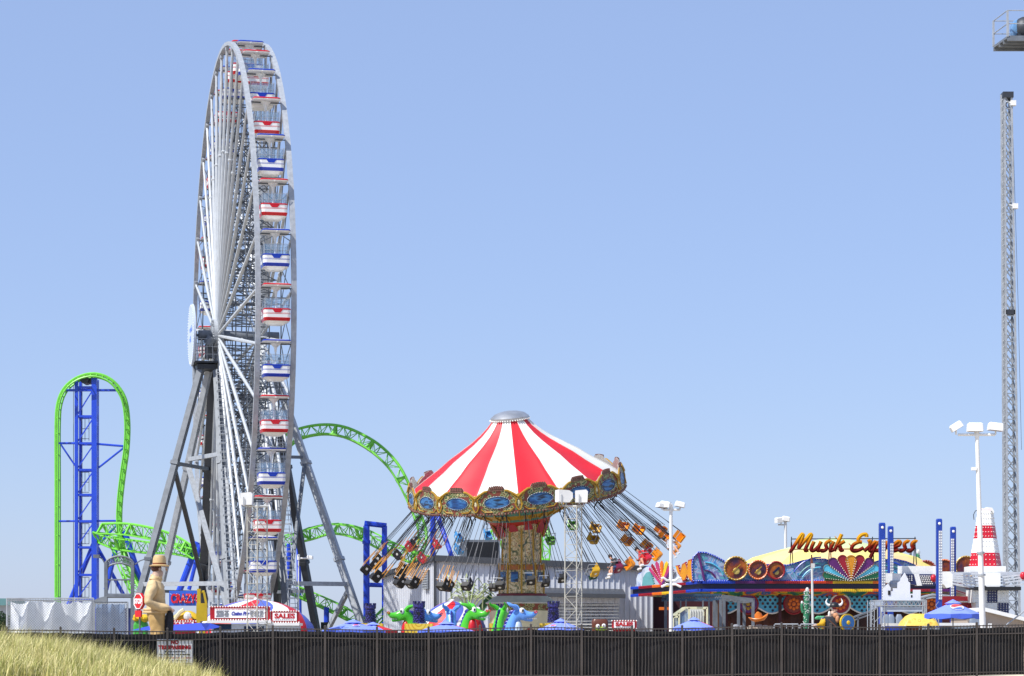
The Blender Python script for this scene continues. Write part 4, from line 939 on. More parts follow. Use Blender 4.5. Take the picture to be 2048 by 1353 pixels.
for px, py, r, c in ((1472, 1137, 23, GOLD), (1516, 1140, 18.5, ORANGE), (1552, 1141, 17, CRIM)):
    o = board('music_disc', poly_circ(px, py, r, n=24), mat_ramp('airbrushed_disc', 'noise', [(.3, '2a1a3c'), (.42, '4a2238'), (.52, '7a3414'), (.66, 'a05416'), (.8, 'b87418')], 1.6, .4, False), MY - .2, c, .12, er=.05)
    e = MB(); e.ball((xx(px) + (.0), MY - .26, zz(py + r * .25)), (r * .0085, .03, r * .0085), 12, 5, 0)
    e.bar(P(px - r * .35, py + r * .35, MY - .3), P(px + r * .4, py - r * .35, MY - .3), .12 if r < 18 else .05, m=1); e.build('painted_motif', [mat('pale_gold', 'c8b060', .5), NIGHT if r < 18 else GOLD], o)
# central shell fan
fan0 = (1702, 1163)
fan = board('fan_backing', [(1648, 1163), (1652, 1150), (1662, 1143), (1742, 1143), (1752, 1150), (1756, 1163)], GRN, MY - .1)
for ang_, ln_, wd_, m in [(76, 58, 7, GRN), (-76, 58, 7, GRN), (62, 62, 8.5, CY), (-62, 62, 8.5, CY), (44, 62, 10, PUR), (-44, 62, 10, PUR), (22, 56, 10, CRIM), (-22, 56, 10, CRIM), (0, 52, 11, None)]:
    a = R(ang_); d = (math.sin(a), -math.cos(a)); pn = (d[1], -d[0]); pts = [(fan0[0], fan0[1])]
    pts += [(fan0[0] + d[0] * (ln_ - wd_) + (pn[0] * math.cos(t) + d[0] * math.sin(t)) * wd_, fan0[1] + d[1] * (ln_ - wd_) + (pn[1] * math.cos(t) + d[1] * math.sin(t)) * wd_) for t in [math.pi * k / 10 for k in range(11)]]
    board('fan_petal', pts, m or mat('amber_paint', 'd08a18', .4), MY - .22 - .012 * (90 - abs(ang_)) / 10, mat('dark_gold', '7a5a1c', .5), .06, er=.012)
wr = board('scenery_board', [(1745, 1162), (1748, 1125), (1765, 1120), (1790, 1119), (1812, 1124), (1830, 1131), (1836, 1162)], AIR, MY + .05, BLUE); arcs(wr, 1775, 1172, (30, 40, 48), 30, 100, [CY, TEAL, BLUE])
for px, py, r, c, y in ((1852, 1142, 20, CRIM, 146), (1889, 1138, 18, ORANGE, 150), (1932, 1134, 21, GOLD, 156)):
    board('music_disc', poly_circ(px, py, r, n=24), MATS['airbrushed_disc'], y, c, .12, er=.05)
# left wing boards follow the receding fascia
def wingY(px):
    k = (px - 1024) / F; dx, dy = LWe[0] - LW0[0], LWe[1] - LW0[1]; t = (k * LW0[1] - LW0[0]) / (dx - k * dy); return LW0[1] + dy * t
def wboard(nm, pts, m, off=0, edge=None, er=.05):
    Ym = wingY(sum(p[0] for p in pts) / len(pts)); q = [(P(a, b, wingY(a) + off)) for a, b in pts]; m_ = MB(); n = len(q)
    nn = V((LWe[1] - LW0[1], -(LWe[0] - LW0[0]), 0)).normalized() * .08
    m_.add([tuple(v) for v in q] + [tuple(v - nn) for v in q], [tuple(range(n)), tuple(range(2 * n - 1, n - 1, -1))] + [(i, (i + 1) % n, n + (i + 1) % n, n + i) for i in range(n)]); o = m_.build(nm, m, mus)
    if edge:
        e = MB(); e.path([v + V((0, -.05, 0)) for v in q], er, 5, closed=True); e.build('edge_trim', edge, o)
        e = MB()
        for a, b in zip(q, q[1:] + q[:1]):
            k = int((b - a).length / .15)
            for i in range(k): e.bulb(lerp(a, b, (i + .5) / k) + V((0, -.12, 0)), .03)
        e.build('bulb_border', BULB, o)
    return o
wboard('scenery_board', [(1276, 1175), (1275, 1158), (1278, 1149), (1285, 1146), (1288, 1139), (1296, 1134), (1304, 1135), (1308, 1172)], AIR2, .1, BLUE)
wboard('scenery_board', [(1286, 1173), (1288, 1156), (1294, 1147), (1303, 1144), (1310, 1172)], mat('airbrushed_teal', '5f9aa0', .4), -.1, TEAL)
wboard('scenery_board', [(1345, 1168), (1343, 1150), (1350, 1136), (1358, 1142), (1366, 1160), (1386, 1162), (1386, 1167)], AIR2, .1, CY)
wboard('scenery_board', [(1327, 1170), (1328, 1140), (1334, 1131), (1341, 1130), (1348, 1140), (1352, 1168)], AIR2, .15, GRN)
for a, ln_, m in ((-34, 40, PNK), (-24, 44, CRIM), (-12, 46, PNK), (0, 46, ORANGE), (12, 46, YEL), (22, 42, PNK), (32, 38, PUR)):
    d = (math.sin(R(a)), -math.cos(R(a))); bx, by = 1325, 1171
    wboard('fan_petal', [(bx - 2, by), (bx + d[0] * ln_ - 3, by + d[1] * ln_ + 2), (bx + d[0] * (ln_ + 3), by + d[1] * (ln_ + 3)), (bx + d[0] * ln_ + 3, by + d[1] * ln_ + 3), (bx + 2, by)], m, -.25 - .004 * abs(a), AIR2, .018)
wboard('zigzag_board', [(1353, 1132), (1358, 1132), (1362, 1148), (1366, 1130), (1372, 1126), (1376, 1140), (1378, 1122), (1384, 1120), (1390, 1140), (1391, 1155), (1386, 1163), (1380, 1158), (1376, 1150), (1372, 1160), (1367, 1162), (1362, 1152), (1357, 1145)], mat('amber_paint', 'd08a18', .4), -.3, CRIM, .07)
# tent roof
m_ = MB(); tc_ = (GX(1668, 148), 148.0)
TY, TO, TP_, TG = mat('tent_yellow', 'e6d478', .6, var=.03), mat('tent_peach', 'e6c48a', .6, var=.03), mat('tent_pink', 'dc8f9c', .6, var=.03), mat('tent_green', 'c3d69a', .6, var=.03)
ap = P(0, 1077, 148).z
m_.lathe([(6.2, zz(1140)), (5.9, zz(1128)), (4.9, P(0, 1116, 148).z), (3.2, P(0, 1100, 148).z), (1.5, P(0, 1084, 148).z), (.6, ap)], 16, lambda i, j: 2 if i < 1 else (3 if (i >= 3) else (j % 2)), c=(tc_[0], tc_[1], 0), ph=.1)
m_.build('tent_roof', [TY, TO, TP_, TG], mus)
# lettering: hand-drawn script strokes
LET = [('M', 1.12, [[(-.05, .0), (.03, .05), (.22, 1.0), (.3, 1.08), (.36, .95), (.4, .15)], [(.4, .15), (.72, 1.0), (.8, 1.08), (.86, .95), (.84, .15), (.9, .02), (1.02, .08)]]),
       ('u', .66, [[(.05, .62), (.05, .2), (.14, .03), (.3, .06), (.44, .3)], [(.48, .62), (.46, .15), (.54, .02), (.66, .1)]]),
       ('s', .5, [[(-.02, .1), (.1, .0), (.26, .04), (.32, .2), (.2, .36), (.16, .52), (.28, .64), (.42, .58)]]),
       ('i', .3, [[(.08, .62), (.06, .15), (.14, .02), (.28, .1)], [(.1, .86), (.12, .88)]]),
       ('k', .66, [[(.04, .0), (.06, 1.1)], [(.42, .64), (.1, .34), (.28, .3), (.42, .04), (.56, .1)]]),
       ('.', .36, [[(.14, .42), (.16, .44)]]),
       ('E', .8, [[(.62, .9), (.52, 1.08), (.28, 1.06), (.16, .84), (.26, .62), (.46, .58)], [(.3, .6), (.04, .44), (.0, .16), (.18, .0), (.44, .03), (.7, .22)]]),
       ('x', .56, [[(.02, .6), (.14, .62), (.34, .04), (.5, .04)], [(.48, .64), (.02, .0)]]),
       ('p', .6, [[(.02, .64), (.0, -.42)], [(.04, .44), (.22, .64), (.4, .54), (.4, .2), (.24, .02), (.04, .08)]]),
       ('r', .46, [[(.04, .64), (.04, .02)], [(.06, .4), (.2, .62), (.38, .6)]]),
       ('e', .5, [[(.06, .26), (.34, .36), (.36, .56), (.2, .64), (.04, .42), (.04, .14), (.18, .0), (.42, .1)]]),
       ('s', .46, [[(-.02, .1), (.1, .0), (.24, .04), (.3, .2), (.18, .36), (.14, .52), (.26, .64), (.38, .58)]]),
       ('s', .46, [[(-.02, .1), (.1, .0), (.24, .04), (.3, .2), (.18, .36), (.14, .52), (.26, .64), (.38, .58)]])]
LG_ = mat_ramp('amber_red_letter_paint', 'z', [(0, '540a06'), (.34, '7c1608'), (.66, 'b8700c'), (.9, 'cc9414')], 1, .75, False, stretch=(1, 1, 1.15))
LG_.node_tree.nodes['Principled BSDF'].inputs['Specular IOR Level'].default_value = .15
tot = sum(l[1] for l in LET); Wt = xx(1830) - xx(1583); sx_ = Wt / tot; H_ = .86; z0_ = zz(1103); X_ = xx(1580)

X_ = xx(1580)
for ch, adv, strokes in LET:
    m_ = MB()
    for st in strokes:
        p3 = [(X_ + a * sx_ + b * H_ * .42, MY - .3, b * H_) for a, b in (st if len(st) < 3 else [tuple(q)[:2] for q in [(v.x, v.y) for v in crom([(a, b, 0) for a, b in st], 14)]])]
        m_.path(p3, .12, 6, 0, flat=1.0)
    o = m_.build('sign_letter', LG_ if ch != '.' else RED, mus, True)
    o.location = (0, 0, z0_); X_ += adv * sx_
m_ = MB()
for h in (1078.5, 1099): m_.tube(P(1583, h, MY - .12), P(1832, h - 1, MY - .12), .03, n=5)
for px in (1583, 1660, 1745, 1830):
    m_.tube(P(px - 3, 1130, MY - .12), P(px, 1074, MY - .12), .03, n=5); m_.tube(P(px + 3, 1130, MY + .6), P(px, 1085, MY - .12), .03, n=5)
m_.build('sign_frame', DARKST, mus)
# posts under the fascia
for px, y in ((1338, 150), (1452, 141), (1560, 141), (1760, 141), (1880, 141)):
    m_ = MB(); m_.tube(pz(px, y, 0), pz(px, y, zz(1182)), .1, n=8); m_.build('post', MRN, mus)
m_ = MB(); m_.box((GX(1438, 143), 143, 1.7), (.75, .3, 3.4)); m_.build('painted_pier', mat('warm_tan_paint', 'b07a58', .6), mus)
m_ = MB(); m_.box((GX(1331, 139), 139, .9), (.68, .1, 1.7), 0); m_.box((GX(1331, 139), 138.97, zz(1218)), (.72, .14, .16), 1)
for k in range(8): m_.box((GX(1331, 139), 138.94, 1.6 - k * .13), (.46 - .05 * (k % 3), .01, .03), 2)
m_.build('price_board', [SGN, ORANGE, TDK], label='white price board with orange header in the doorway left of the glass booth', cat='sign')
# dark steel canopy frame + grey pergola before the pavilion
cf = thing('truss_canopy', 'dark blue lattice beam canopy on grey posts above the ticket booth', 'canopy', (GX(1390, 128), 128, 0))
zc1 = P(0, 1190, 126).z; zc2 = P(0, 1199, 126).z
for yy in (126.0, 130.0):
    m_ = MB()
    m_.bar((GX(1333, 126), yy, zc1), (GX(1443, 126), yy, zc1), .09); m_.bar((GX(1333, 126), yy, zc2), (GX(1443, 126), yy, zc2), .09)
    for k in range(22):
        x = GX(1333 + 5 * k, 126); m_.tube((x, yy, zc2), (x + .063, yy, zc1), .02, n=4); m_.tube((x + .063, yy, zc1), (x + .126, yy, zc2), .02, n=4)
    m_.build('lattice_beam', mat('slate_blue_paint', '2c4a66', .5), cf)
for px in (1341, 1441, 1372, 1418):
    for yy in (126.0, 130.0): m_ = MB(); m_.box((GX(px, 126), yy, zc2 / 2), (.14 if px in (1341, 1441) else .07, .14, zc2)); m_.build('post', GALVD, cf)
pg = thing('pergola', 'grey steel pergola frame standing in front of the music ride', 'pergola', (GX(1475, 132), 132, 0))
zp = P(0, 1194, 131).z; gx = GX
m_ = MB(); A_, B_, C_, D_ = V((gx(1448, 131), 131, zp)), V((gx(1506, 131), 131, P(0, 1201, 131).z)), V((gx(1506, 131), 136, P(0, 1201, 131).z)), V((gx(1448, 131), 136, zp))
for a, b in ((A_, B_), (B_, C_), (C_, D_), (D_, A_)): m_.bar(a, b, .16, .2)
for k in (.25, .5, .75): m_.bar(lerp(A_, B_, k), lerp(D_, C_, k), .08, .12)
m_.build('roof_frame', GALVD, pg)
for q in (A_, B_, C_, D_, lerp(A_, B_, .5)): m_ = MB(); m_.bar((q.x, q.y, 0), q, .15); m_.build('post', GALVD, pg)
# glass ticket booth
bt = thing('glass_booth', 'cream framed glass ticket booth with sloping glass side under the dark canopy', 'booth', (GX(1383, 118), 118, 0))
by0, by1 = 117.0, 119.2; bz = P(0, 1216, 117).z; bz2 = P(0, 1234, 117).z; X1, X2, X3, X4 = gx(1346, 117), gx(1358, 117), gx(1378, 117), gx(1414, 117)
m_ = MB()
for yy in (by0, by1):
    for a, b in (((X1, 0), (X1, bz2)), ((X1, bz2), (X3 - .15, bz)), ((X3 - .15, bz), (X4, bz)), ((X4, 0), (X4, bz)), ((X3, 0), (X3, bz)), ((X1, bz2), (X2, bz2)), ((X2, 0), (X2, bz2 + .18))):
        m_.bar((a[0], yy, a[1]), (b[0], yy, b[1]), .09)
for x, z in ((X1, bz2), (X3 - .15, bz), (X4, bz)): m_.bar((x, by0, z), (x, by1, z), .09)
m_.build('frame', mat('cream_frame', 'd6d3b0', .5), bt)
m_ = MB(); m_.add([(X1, by0, bz2), (X3 - .15, by0, bz), (X3 - .15, by1, bz), (X1, by1, bz2)], [(0, 1, 2, 3)]); m_.add([(X1, by0 + .02, 0), (X3, by0 + .02, 0), (X3, by0 + .02, bz - .05), (X3 - .2, by0 + .02, bz - .05), (X1, by0 + .02, bz2)], [(0, 1, 2, 3, 4)]); m_.build('glass_pane', mat('blue_glass', '7f9fc8', .08, alpha=.55), bt)
m_ = MB(); m_.box(((X3 + X4) / 2, by1 - .2, bz / 2), (X4 - X3 - .1, .05, bz - .1)); 
for k in range(7): m_.box((X3 + .1 + k * .12, by1 - .25, bz / 2), (.03, .06, bz - .15))
m_.build('rear_panel', OFFW, bt)
m_ = MB(); m_.tube((gx(1374, 118), 118, 1.1), (gx(1374, 118), 118, 1.75), .02, n=5); m_.ball((gx(1374, 118), 118, 1.75), (.13, .1, .13), 8, 5); m_.build('microphone_lamp', BLACK, bt)
# ================================================================= LEFT SIDE
# chain-link enclosure with cloth screens
CLY = 94.5; zt1 = P(0, 1197, CLY).z
cf = thing('chain_link_fence', 'grey chain link fence panel of the enclosure above the dune at far left', 'fence', (GX(130, CLY), CLY, 0))
zt2 = P(0, 1205, CLY).z
for px, z in ((14, zt1), (187, zt1), (188.5, zt2), (255, zt2)): m_ = MB(); m_.tube((GX(px, CLY), CLY, 0), (GX(px, CLY), CLY, z), .035, n=6); m_.build('post', GALV, cf)
m_ = MB()
for a, b, z in ((14, 187, zt1), (187, 255, zt2)):
    for h in (z, z - .08 if a == 14 else z, .3): m_.tube((GX(a, CLY), CLY, h), (GX(b, CLY), CLY, h), .025, n=5)
m_.tube((GX(14, CLY), CLY, zt1), (GX(14, CLY), 105, zt1), .025, n=5)
m_.build('rail', GALV, cf)
m_ = MB()
def mesh_wires(x0, x1, z0, z1, y, st=.1, r=.0065):
    H = z1 - z0; k = 0; c = x0 - H
    while c < x1:
        for sgn in (1, -1):
            a, b = (c, z0), (c + H, z1)
            t0 = max(0, (x0 - a[0]) / H); t1 = min(1, (x1 - a[0]) / H)
            if t1 > t0:
                p = (a[0] + H * t0, z0 + H * t0); q = (a[0] + H * t1, z0 + H * t1)
                if sgn < 0: p = (x0 + x1 - p[0], p[1]); q = (x0 + x1 - q[0], q[1])
                m_.bar((p[0], y, p[1]), (q[0], y, q[1]), r * 2)
        c += st
mesh_wires(GX(15, CLY), GX(186, CLY), .3, zt1, CLY - .04); mesh_wires(GX(189, CLY), GX(254, CLY), .3, zt2, CLY - .04)
m_.build('wire_mesh', GALV, cf)
def tarp(name, label, a, b, y, ztop, sag, m, amp=.16):
    m_ = MB(); nx, nz = 80, 26; x0, x1 = GX(a, y), GX(b, y)
    pk = [(0, 0), (.26, 0), (.42, .55), (.64, 0), (.86, .35), (1, 0)] if sag else [(0, 0), (1, 0)]
    pins = [0, .25, .38, .56, .8, 1]
    for i in range(nx + 1):
        u = i / nx; s = 0
        for p, q in zip(pins, pins[1:]):
            if p <= u <= q: f = (u - p) / (q - p); s = 4 * f * (1 - f) * (q - p) * 1.1 * sag
        for j in range(nz + 1):
            v = j / nz; z = (ztop - s) * (1 - v) + .2 * v; d = 0
            for k, p in enumerate(pins):
                c = p + (v * .16) * (-1 if k % 2 else .6); d += (1 - v * .3) * math.exp(-((u - c) / (.035 + .09 * v)) ** 2) * (1 if k % 2 else -.5)
            d += .25 * math.sin(u * 23 + v * 5) * v + .12 * math.sin(u * 41 - v * 9)
            m_.v.append((x0 + (x1 - x0) * u, y + amp * (1 - d), z))
    for i in range(nx):
        for j in range(nz): q = i * (nz + 1) + j; m_.f.append((q, q + 1, q + nz + 2, q + nz + 1)); m_.m.append(0)
    return m_.build(name, m, None, True, label, 'tarp')
tarp('tarp', 'white cloth tarp sagging in folds behind the chain link fence', 17, 185, CLY + .05, zt1 - .1, .42, mat('white_tarp', 'e0e5ec', .8, var=.04), .26)
tarp('tarp', 'faded blue cloth screen on the chain link fence right of the white tarp', 190, 250, CLY + .05, zt2 - .06, .1, mat_ramp('faded_blue_tarp', 'noise', [(.3, '5f7ea8'), (.6, '6f8cb4'), (.75, '8a97a8')], .8, .8, False), .12)
# arched gate
gy = 150.0; ga = thing('arched_gate', 'grey arched lattice entrance frame with floodlights behind the blue screen', 'gate', (GX(240, gy), gy, 0))
for px in (212, 265): m_ = MB(); m_.box((GX(px, gy), gy, P(0, 1125, gy).z / 2), (.2, .2, P(0, 1125, gy).z)); m_.build('post', GALVD, ga)
m_ = MB(); ar = [P(239 + 28 * math.cos(a), 1130 - 17 * math.sin(a), gy) for a in [math.pi * k / 12 for k in range(13)]]; ai = [P(239 + 27 * math.cos(a), 1142 - 15 * math.sin(a), gy) for a in [math.pi * k / 12 for k in range(13)]]
m_.path(ar, .07, 5); m_.path(ai, .06, 5)
for i in range(13): m_.tube(ar[i], ai[i], .03, n=4)
for i in range(12): m_.tube(ar[i], ai[i + 1], .025, n=4); m_.tube(ai[i], ar[i + 1], .025, n=4)
m_.tube(P(212, 1160, gy), P(265, 1160, gy), .05, n=5); m_.tube(P(212, 1192, gy), P(265, 1192, gy), .14, n=5)
for px in (222, 232, 244, 254): m_.tube(P(px, 1160, gy), P(px, 1192, gy), .025, n=4)
m_.build('lattice_arch', GALVD, ga)
m_ = MB(); m_.box((GX(239, gy), gy + .5, 1.6), (1.5, .2, 3.2)); m_.build('turnstile_panel', NAVY, ga)
for sx, ps in ((-1, [(212, 1130), (204, 1118), (196, 1113)]), (1, [(266, 1132), (280, 1122), (292, 1118)])):
    m_ = MB(); m_.path([P(a, b, gy) for a, b in ps], .035, 5); e = ps[-1]; q = P(e[0] - 3 * sx * -1, e[1], gy); m_.box((q.x, q.y, q.z), (.36, .3, .2)); m_.build('floodlight', GALVD, ga)
m_ = MB(); q = [(GX(184 + 30 * k / 8, 146), P(0, 1203 - 10 * math.sin(math.pi * (k / 8) * .5), 146).z) for k in range(9)]; m_.prism(q + [(q[-1][0], P(0, 1215, 146).z), (q[0][0], P(0, 1215, 146).z)], 146, 146.1)
m_.box((GX(186, 146), 146.05, 1.4), (.1, .1, 2.8)); m_.build('curved_board', mat('grey_board', '7a8086', .6), label='grey curved roof sign with pale letters EN beside the arched gate', cat='sign')
# stop sign
sy = 99.0; c = P(277, 1203, sy); st = thing('stop_sign', 'red octagonal STOP sign turned sideways left of the man statue', 'sign', (c.x, sy, 0))
Mo = Matrix.Translation((c.x, sy, 0)) @ Matrix.Rotation(R(-48), 4, 'Z')
m_ = MB(); rO = .35; oc = [(rO * math.cos(R(22.5 + 45 * k)), c.z + rO * math.sin(R(22.5 + 45 * k))) for k in range(8)]; m_.prism(oc, -.01, .1); m_.xf(Mo); bo = m_.build('octagon', mat('stop_red', 'cc1620', .4, var=.04), st)
m_ = MB(); m_.path([(x * .9, -.02, c.z + (z - c.z) * .9) for x, z in oc], .018, 4, closed=True); m_.text('STOP', .27, (0, -.02, c.z - .09), 0, .006, .012, fit=.56); m_.xf(Mo); m_.build('lettering', SGN, bo)
m_ = MB(); pl = P(0, 1228, sy).z; m_.box((0, 0, pl), (.42, .06, .26)); m_.xf(Mo); pp = m_.build('lower_plate', MATS['stop_red'], st)
m_ = MB(); m_.tube((0, .06, 0), (0, .06, c.z), .035, n=6); m_.xf(Mo); m_.build('post', GALVD, st)
# yellow and green prop behind it
m_ = MB(); pc = thing('thatched_prop', 'small prop hut with yellow thatch top and green base beside the stop sign', 'decoration', (GX(283, 103), 103, 0))
rr = random.Random(9)
for k in range(16): m_.ball((GX(271 + rr.random() * 26, 103), 103 + rr.uniform(-.4, .4), P(0, 1236 + rr.uniform(-3, 5), 103).z), (.16, .2, .11), 7, 5)
m_.build('thatch', mat('thatch_yellow', 'd2a914', .7, bump=.4), pc, True)
m_ = MB(); m_.loft([(0, .3, .3, .08), (P(0, 1250, 103).z, .28, .28, .08), (P(0, 1241, 103).z, .2, .25, .06)]); m_.xf(Matrix.Translation((GX(282, 103), 103, 0))); m_.build('base', mat('prop_green', '3fa03a', .5), pc)
# --- explorer statue (one skinned body, scaled)
TAN = mat('tan_statue_paint', 'cdb184', .6, var=.1, scale=6, bump=.25); TAN2 = mat('sand_trousers_paint', 'b9975f', .6, var=.12, scale=5, bump=.25); STSK = mat('statue_skin', 'b89a86', .5)
def explorer():
    J = [(0, 0, .95, .185), (-.01, 0, 1.12, .165), (-.04, 0, 1.31, .19), (-.03, 0, 1.44, .14), (.01, 0, 1.54, .075), (.045, 0, 1.65, .105)]
    E = [(0, 1), (1, 2), (2, 3), (3, 4), (4, 5)]
    for s in (-1, 1):
        b = len(J); J += [(-.04, s * .21, 1.39, .1), (-.15, s * .31, 1.12, .078), (.12, s * .24, 1.03, .07), (.19, s * .22, 1.0, .05)]; E += [(2, b), (b, b + 1), (b + 1, b + 2), (b + 2, b + 3)]
        for k, (dy, dz, ln_) in enumerate(((-.03, .015, .055), (-.01, .022, .065), (.012, .02, .06), (.03, .01, .048))):
            f = len(J); J += [(.225, s * .21 + dy, 1.01 + dz, .014), (.225 + ln_ * .7, s * .21 + dy, 1.0 + dz - .025, .013), (.225 + ln_ * .5, s * .21 + dy, .955 + dz, .012)]; E += [(b + 3, f), (f, f + 1), (f + 1, f + 2)]
        f = len(J); J += [(.19, s * .21 - .05 * s, 1.03, .013), (.23, s * .21 - .06 * s, 1.05, .012)]; E += [(b + 3, f), (f, f + 1)]
        l = len(J); J += [(.0, s * .1, .88, .135), (.03, s * .12, .5, .11), (-.01, s * .13, .1, .1), (.13, s * .14, .05, .055)]; E += [(0, l), (l, l + 1), (l + 1, l + 2), (l + 2, l + 3)]
    return skin(J, E, 3)
vs, fs = explorer(); ms = []
for f in fs:
    c = sum((V(vs[i]) for i in f), V()) / len(f)
    ms.append(2 if (c.z > 1.53 or c.x > .19 and c.z > .9 and c.z < 1.12) else (0 if c.z > .97 else (3 if (c.x > .0 and c.y > -.02 and c.z < .93) or c.z < .1 else 1)))
EY = 98.0; sc = 4.69 / 1.87; MX = Matrix.Translation((GX(313, EY), EY, 0)) @ Matrix.Rotation(R(8), 4, 'Z') @ Matrix.Scale(sc, 4)
stt = thing('statue', 'tall painted statue of a man in tan jacket and brimmed hat seen from behind', 'statue', (GX(313, EY), EY, 0))
nv = []
for v in vs:                                       # cloth folds
    k = .02 if v[2] < 1.5 else .004
    q = (v[0] * 7 + v[2] * 2, v[1] * 7, v[2] * 11 - abs(v[1]) * 9); d = noise.noise(q) * k
    r_ = V((v[0], v[1] * .6, 0)).normalized(); nv.append((v[0] + r_.x * d, v[1] + r_.y * d, v[2] + d * .4))
m_ = MB(); m_.add(nv, fs, ms); m_.xf(MX); m_.build('body', [TAN, TAN2, STSK, CL_BK], stt, True)
m_ = MB(); m_.lathe([(0, 1.70), (.09, 1.70), (.15, 1.685), (.16, 1.7), (.108, 1.715), (.106, 1.74), (.1, 1.81), (.083, 1.855), (.05, 1.865), (0, 1.85)], 20, [0, 0, 0, 0, 1, 0, 0, 0, 0], c=(.045, 0, 0)); m_.xf(MX)
hat = m_.build('hat', [mat('straw_hat_paint', 'c8aa78', .6), mat('hat_band', '7a4420', .6)], stt, True)
m_ = MB(); m_.ball((-.005, 0, 1.66), (.085, .105, .07), 10, 7); m_.xf(MX); m_.build('hair', mat('brown_hair', '4a2416', .6), stt, True)
m_ = MB(); m_.path([(.205 * math.cos(a) - .0, .21 * math.sin(a), .97) for a in [2 * math.pi * k / 16 for k in range(16)]], .02, 6, closed=True); m_.path([(.2 * math.cos(a), .205 * math.sin(a), 1.01) for a in [2 * math.pi * k / 16 for k in range(16)]], .018, 6, closed=True); m_.xf(MX); m_.build('jacket_hem', TAN, stt, True)
m_ = MB(); m_.path([(.0 + .075 * math.cos(a), .08 * math.sin(a), 1.515 - .03 * math.cos(a)) for a in [2 * math.pi * k / 12 for k in range(12)]], .022, 6, closed=True); m_.xf(MX); m_.build('collar', TAN, stt, True)
m_ = MB(); m_.path([(.145, -.06 + .02 * s, 1.655) for s in (-1, 1)], .012, 5); m_.lathe([(0, -.02), (.02, 0), (0, .045)], 6, c=(.155, 0, 1.63)); m_.ball((.05, -.108, 1.64), (.018, .008, .028), 6, 4); m_.xf(MX); m_.build('face_feature', STSK, stt)
m_ = MB(); m_.path(crom([(.21, -.12, 1.0), (.2, -.1, .85), (.19, -.1, .6), (.2, -.1, .3)], 8), [.04, .055, .07, .075, .075, .07, .07, .065, .05], 8); m_.xf(MX); m_.build('dark_leg_strip', CL_BK, stt, True)  # long dark shape from the hand down the front of the leg
# crazy sign ride
cy_ = 120.0; cz = thing('crazy_ride', 'funhouse ride with blue CRAZY sign, yellow post and yellow car body behind the statue', 'fairground ride', (GX(370, cy_), cy_, 0))
m_ = MB(); m_.box((GX(370, cy_), cy_, P(0, 1197, cy_).z), (1.5, .2, .72)); b_ = m_.build('sign_board', mat('sky_blue_board', '2f5fc8', .4), cz)
m_ = MB(); m_.text('CRAZYC', .6, (GX(372, cy_), cy_ - .13, P(0, 1206, cy_).z), 0, .03, .02, fit=1.42); m_.build('lettering', mat('sign_letter_red', 'd01a22', .35), b_)
m_ = MB(); rr = random.Random(2)
for k in range(36): m_.bulb((GX(340 + 60 * rr.random(), cy_), cy_ - .17, P(0, 1188 + 17 * rr.random(), cy_).z), .02)
m_.build('bulb', BULB, b_)
m_ = MB(); m_.box((GX(404, 118), 118, P(0, 1225, 118).z), (.5, .3, .85)); m_.box((GX(398, 118), 118, P(0, 1195, 118).z), (.16, .2, .8)); m_.bar(P(408, 1185, 118), P(414, 1216, 118), .1); m_.box((GX(404, 118), 118, .9), (.3, .2, 1.8)); m_.tube(P(396, 1185, 118), P(409, 1184, 118), .06, n=6); m_.build('yellow_post', mat('mustard_paint', 'b89c14', .5), cz)
m_ = MB(); m_.loft([(P(0, 1252, 122).z, .75, .5, .2), (P(0, 1236, 122).z, .72, .5, .25), (P(0, 1226, 122).z, .4, .4, .2), (P(0, 1222, 122).z, .2, .2, .1)]); m_.xf(Matrix.Translation((GX(373, 122), 122, 0))); m_.build('car_body', mat('car_yellow', 'd8b01c', .35), cz, True)
m_ = MB(); m_.ball(P(375, 1233, 121.4), (.2, .12, .22), 8, 6, 0); m_.path([P(345, 1255, 121.4), P(350, 1238, 121.4), P(360, 1225, 121.4), P(368, 1220, 121.4)], .1, 6, m=1); m_.ball(P(365, 1244, 121.3), .13, 6, 5, 2); m_.ball(P(382, 1242, 121.3), .12, 6, 5, 2)
m_.box(P(356, 1238, 121.6), (.16, .1, .4), 3); m_.box(P(387, 1245, 121.5), (.3, .1, .3), 3); m_.build('car_trim', [OFFW, CREAM, ORANGE, BLACK], cz)
m_ = MB(); m_.box((GX(372, 124), 124, 1.2), (1.9, .3, 2.4)); m_.build('rear_panel', mat('pale_blue_board', '6f9fd8', .5), cz)
# signs, booth
def marquee(name, label, a, b, y0_, y1_, Y, fill, parent=None, rot=0):
    """red framed sign with white bulbs along top and bottom"""
    x0, x1, zb_, zt__ = GX(a, Y), GX(b, Y), P(0, y1_, Y).z, P(0, y0_, Y).z; w_, h_ = x1 - x0, zt__ - zb_
    t = thing(name, label, 'sign', ((x0 + x1) / 2, Y, 0)) if parent is None else parent
    m_ = MB(); m_.box(((x0 + x1) / 2, Y + .1, (zb_ + zt__) / 2), (w_, .2, h_)); 
    if parent is None: m_.box(((x0 + x1) / 2, Y + .25, zb_ / 2 + .2), (w_ * .9, .1, zb_ + .4))
    f = m_.build('sign_frame', mat('marquee_red', 'a81420', .4), t)
    m_ = MB(); m_.box(((x0 + x1) / 2, Y - .02, (zb_ + zt__) / 2), (w_ * .84, .03, h_ * .66)); m_.build('sign_face', SGN, f)
    m_ = MB(); n = int(w_ / .115)
    for i in range(n + 1):
        for z in (zb_ + .02, zt__ - .02): m_.ball((x0 + w_ * i / n, Y - .03, z), .035, 6, 4)
    m_.build('bulb_row', BULB, f)
    m_ = MB(); fill(m_, (x0 + x1) / 2, Y - .04, zb_, zt__, w_, h_); m_.build('lettering', [TRED, mat('sign_violet', '3a3f9c', .5), TDK], f)
    return t
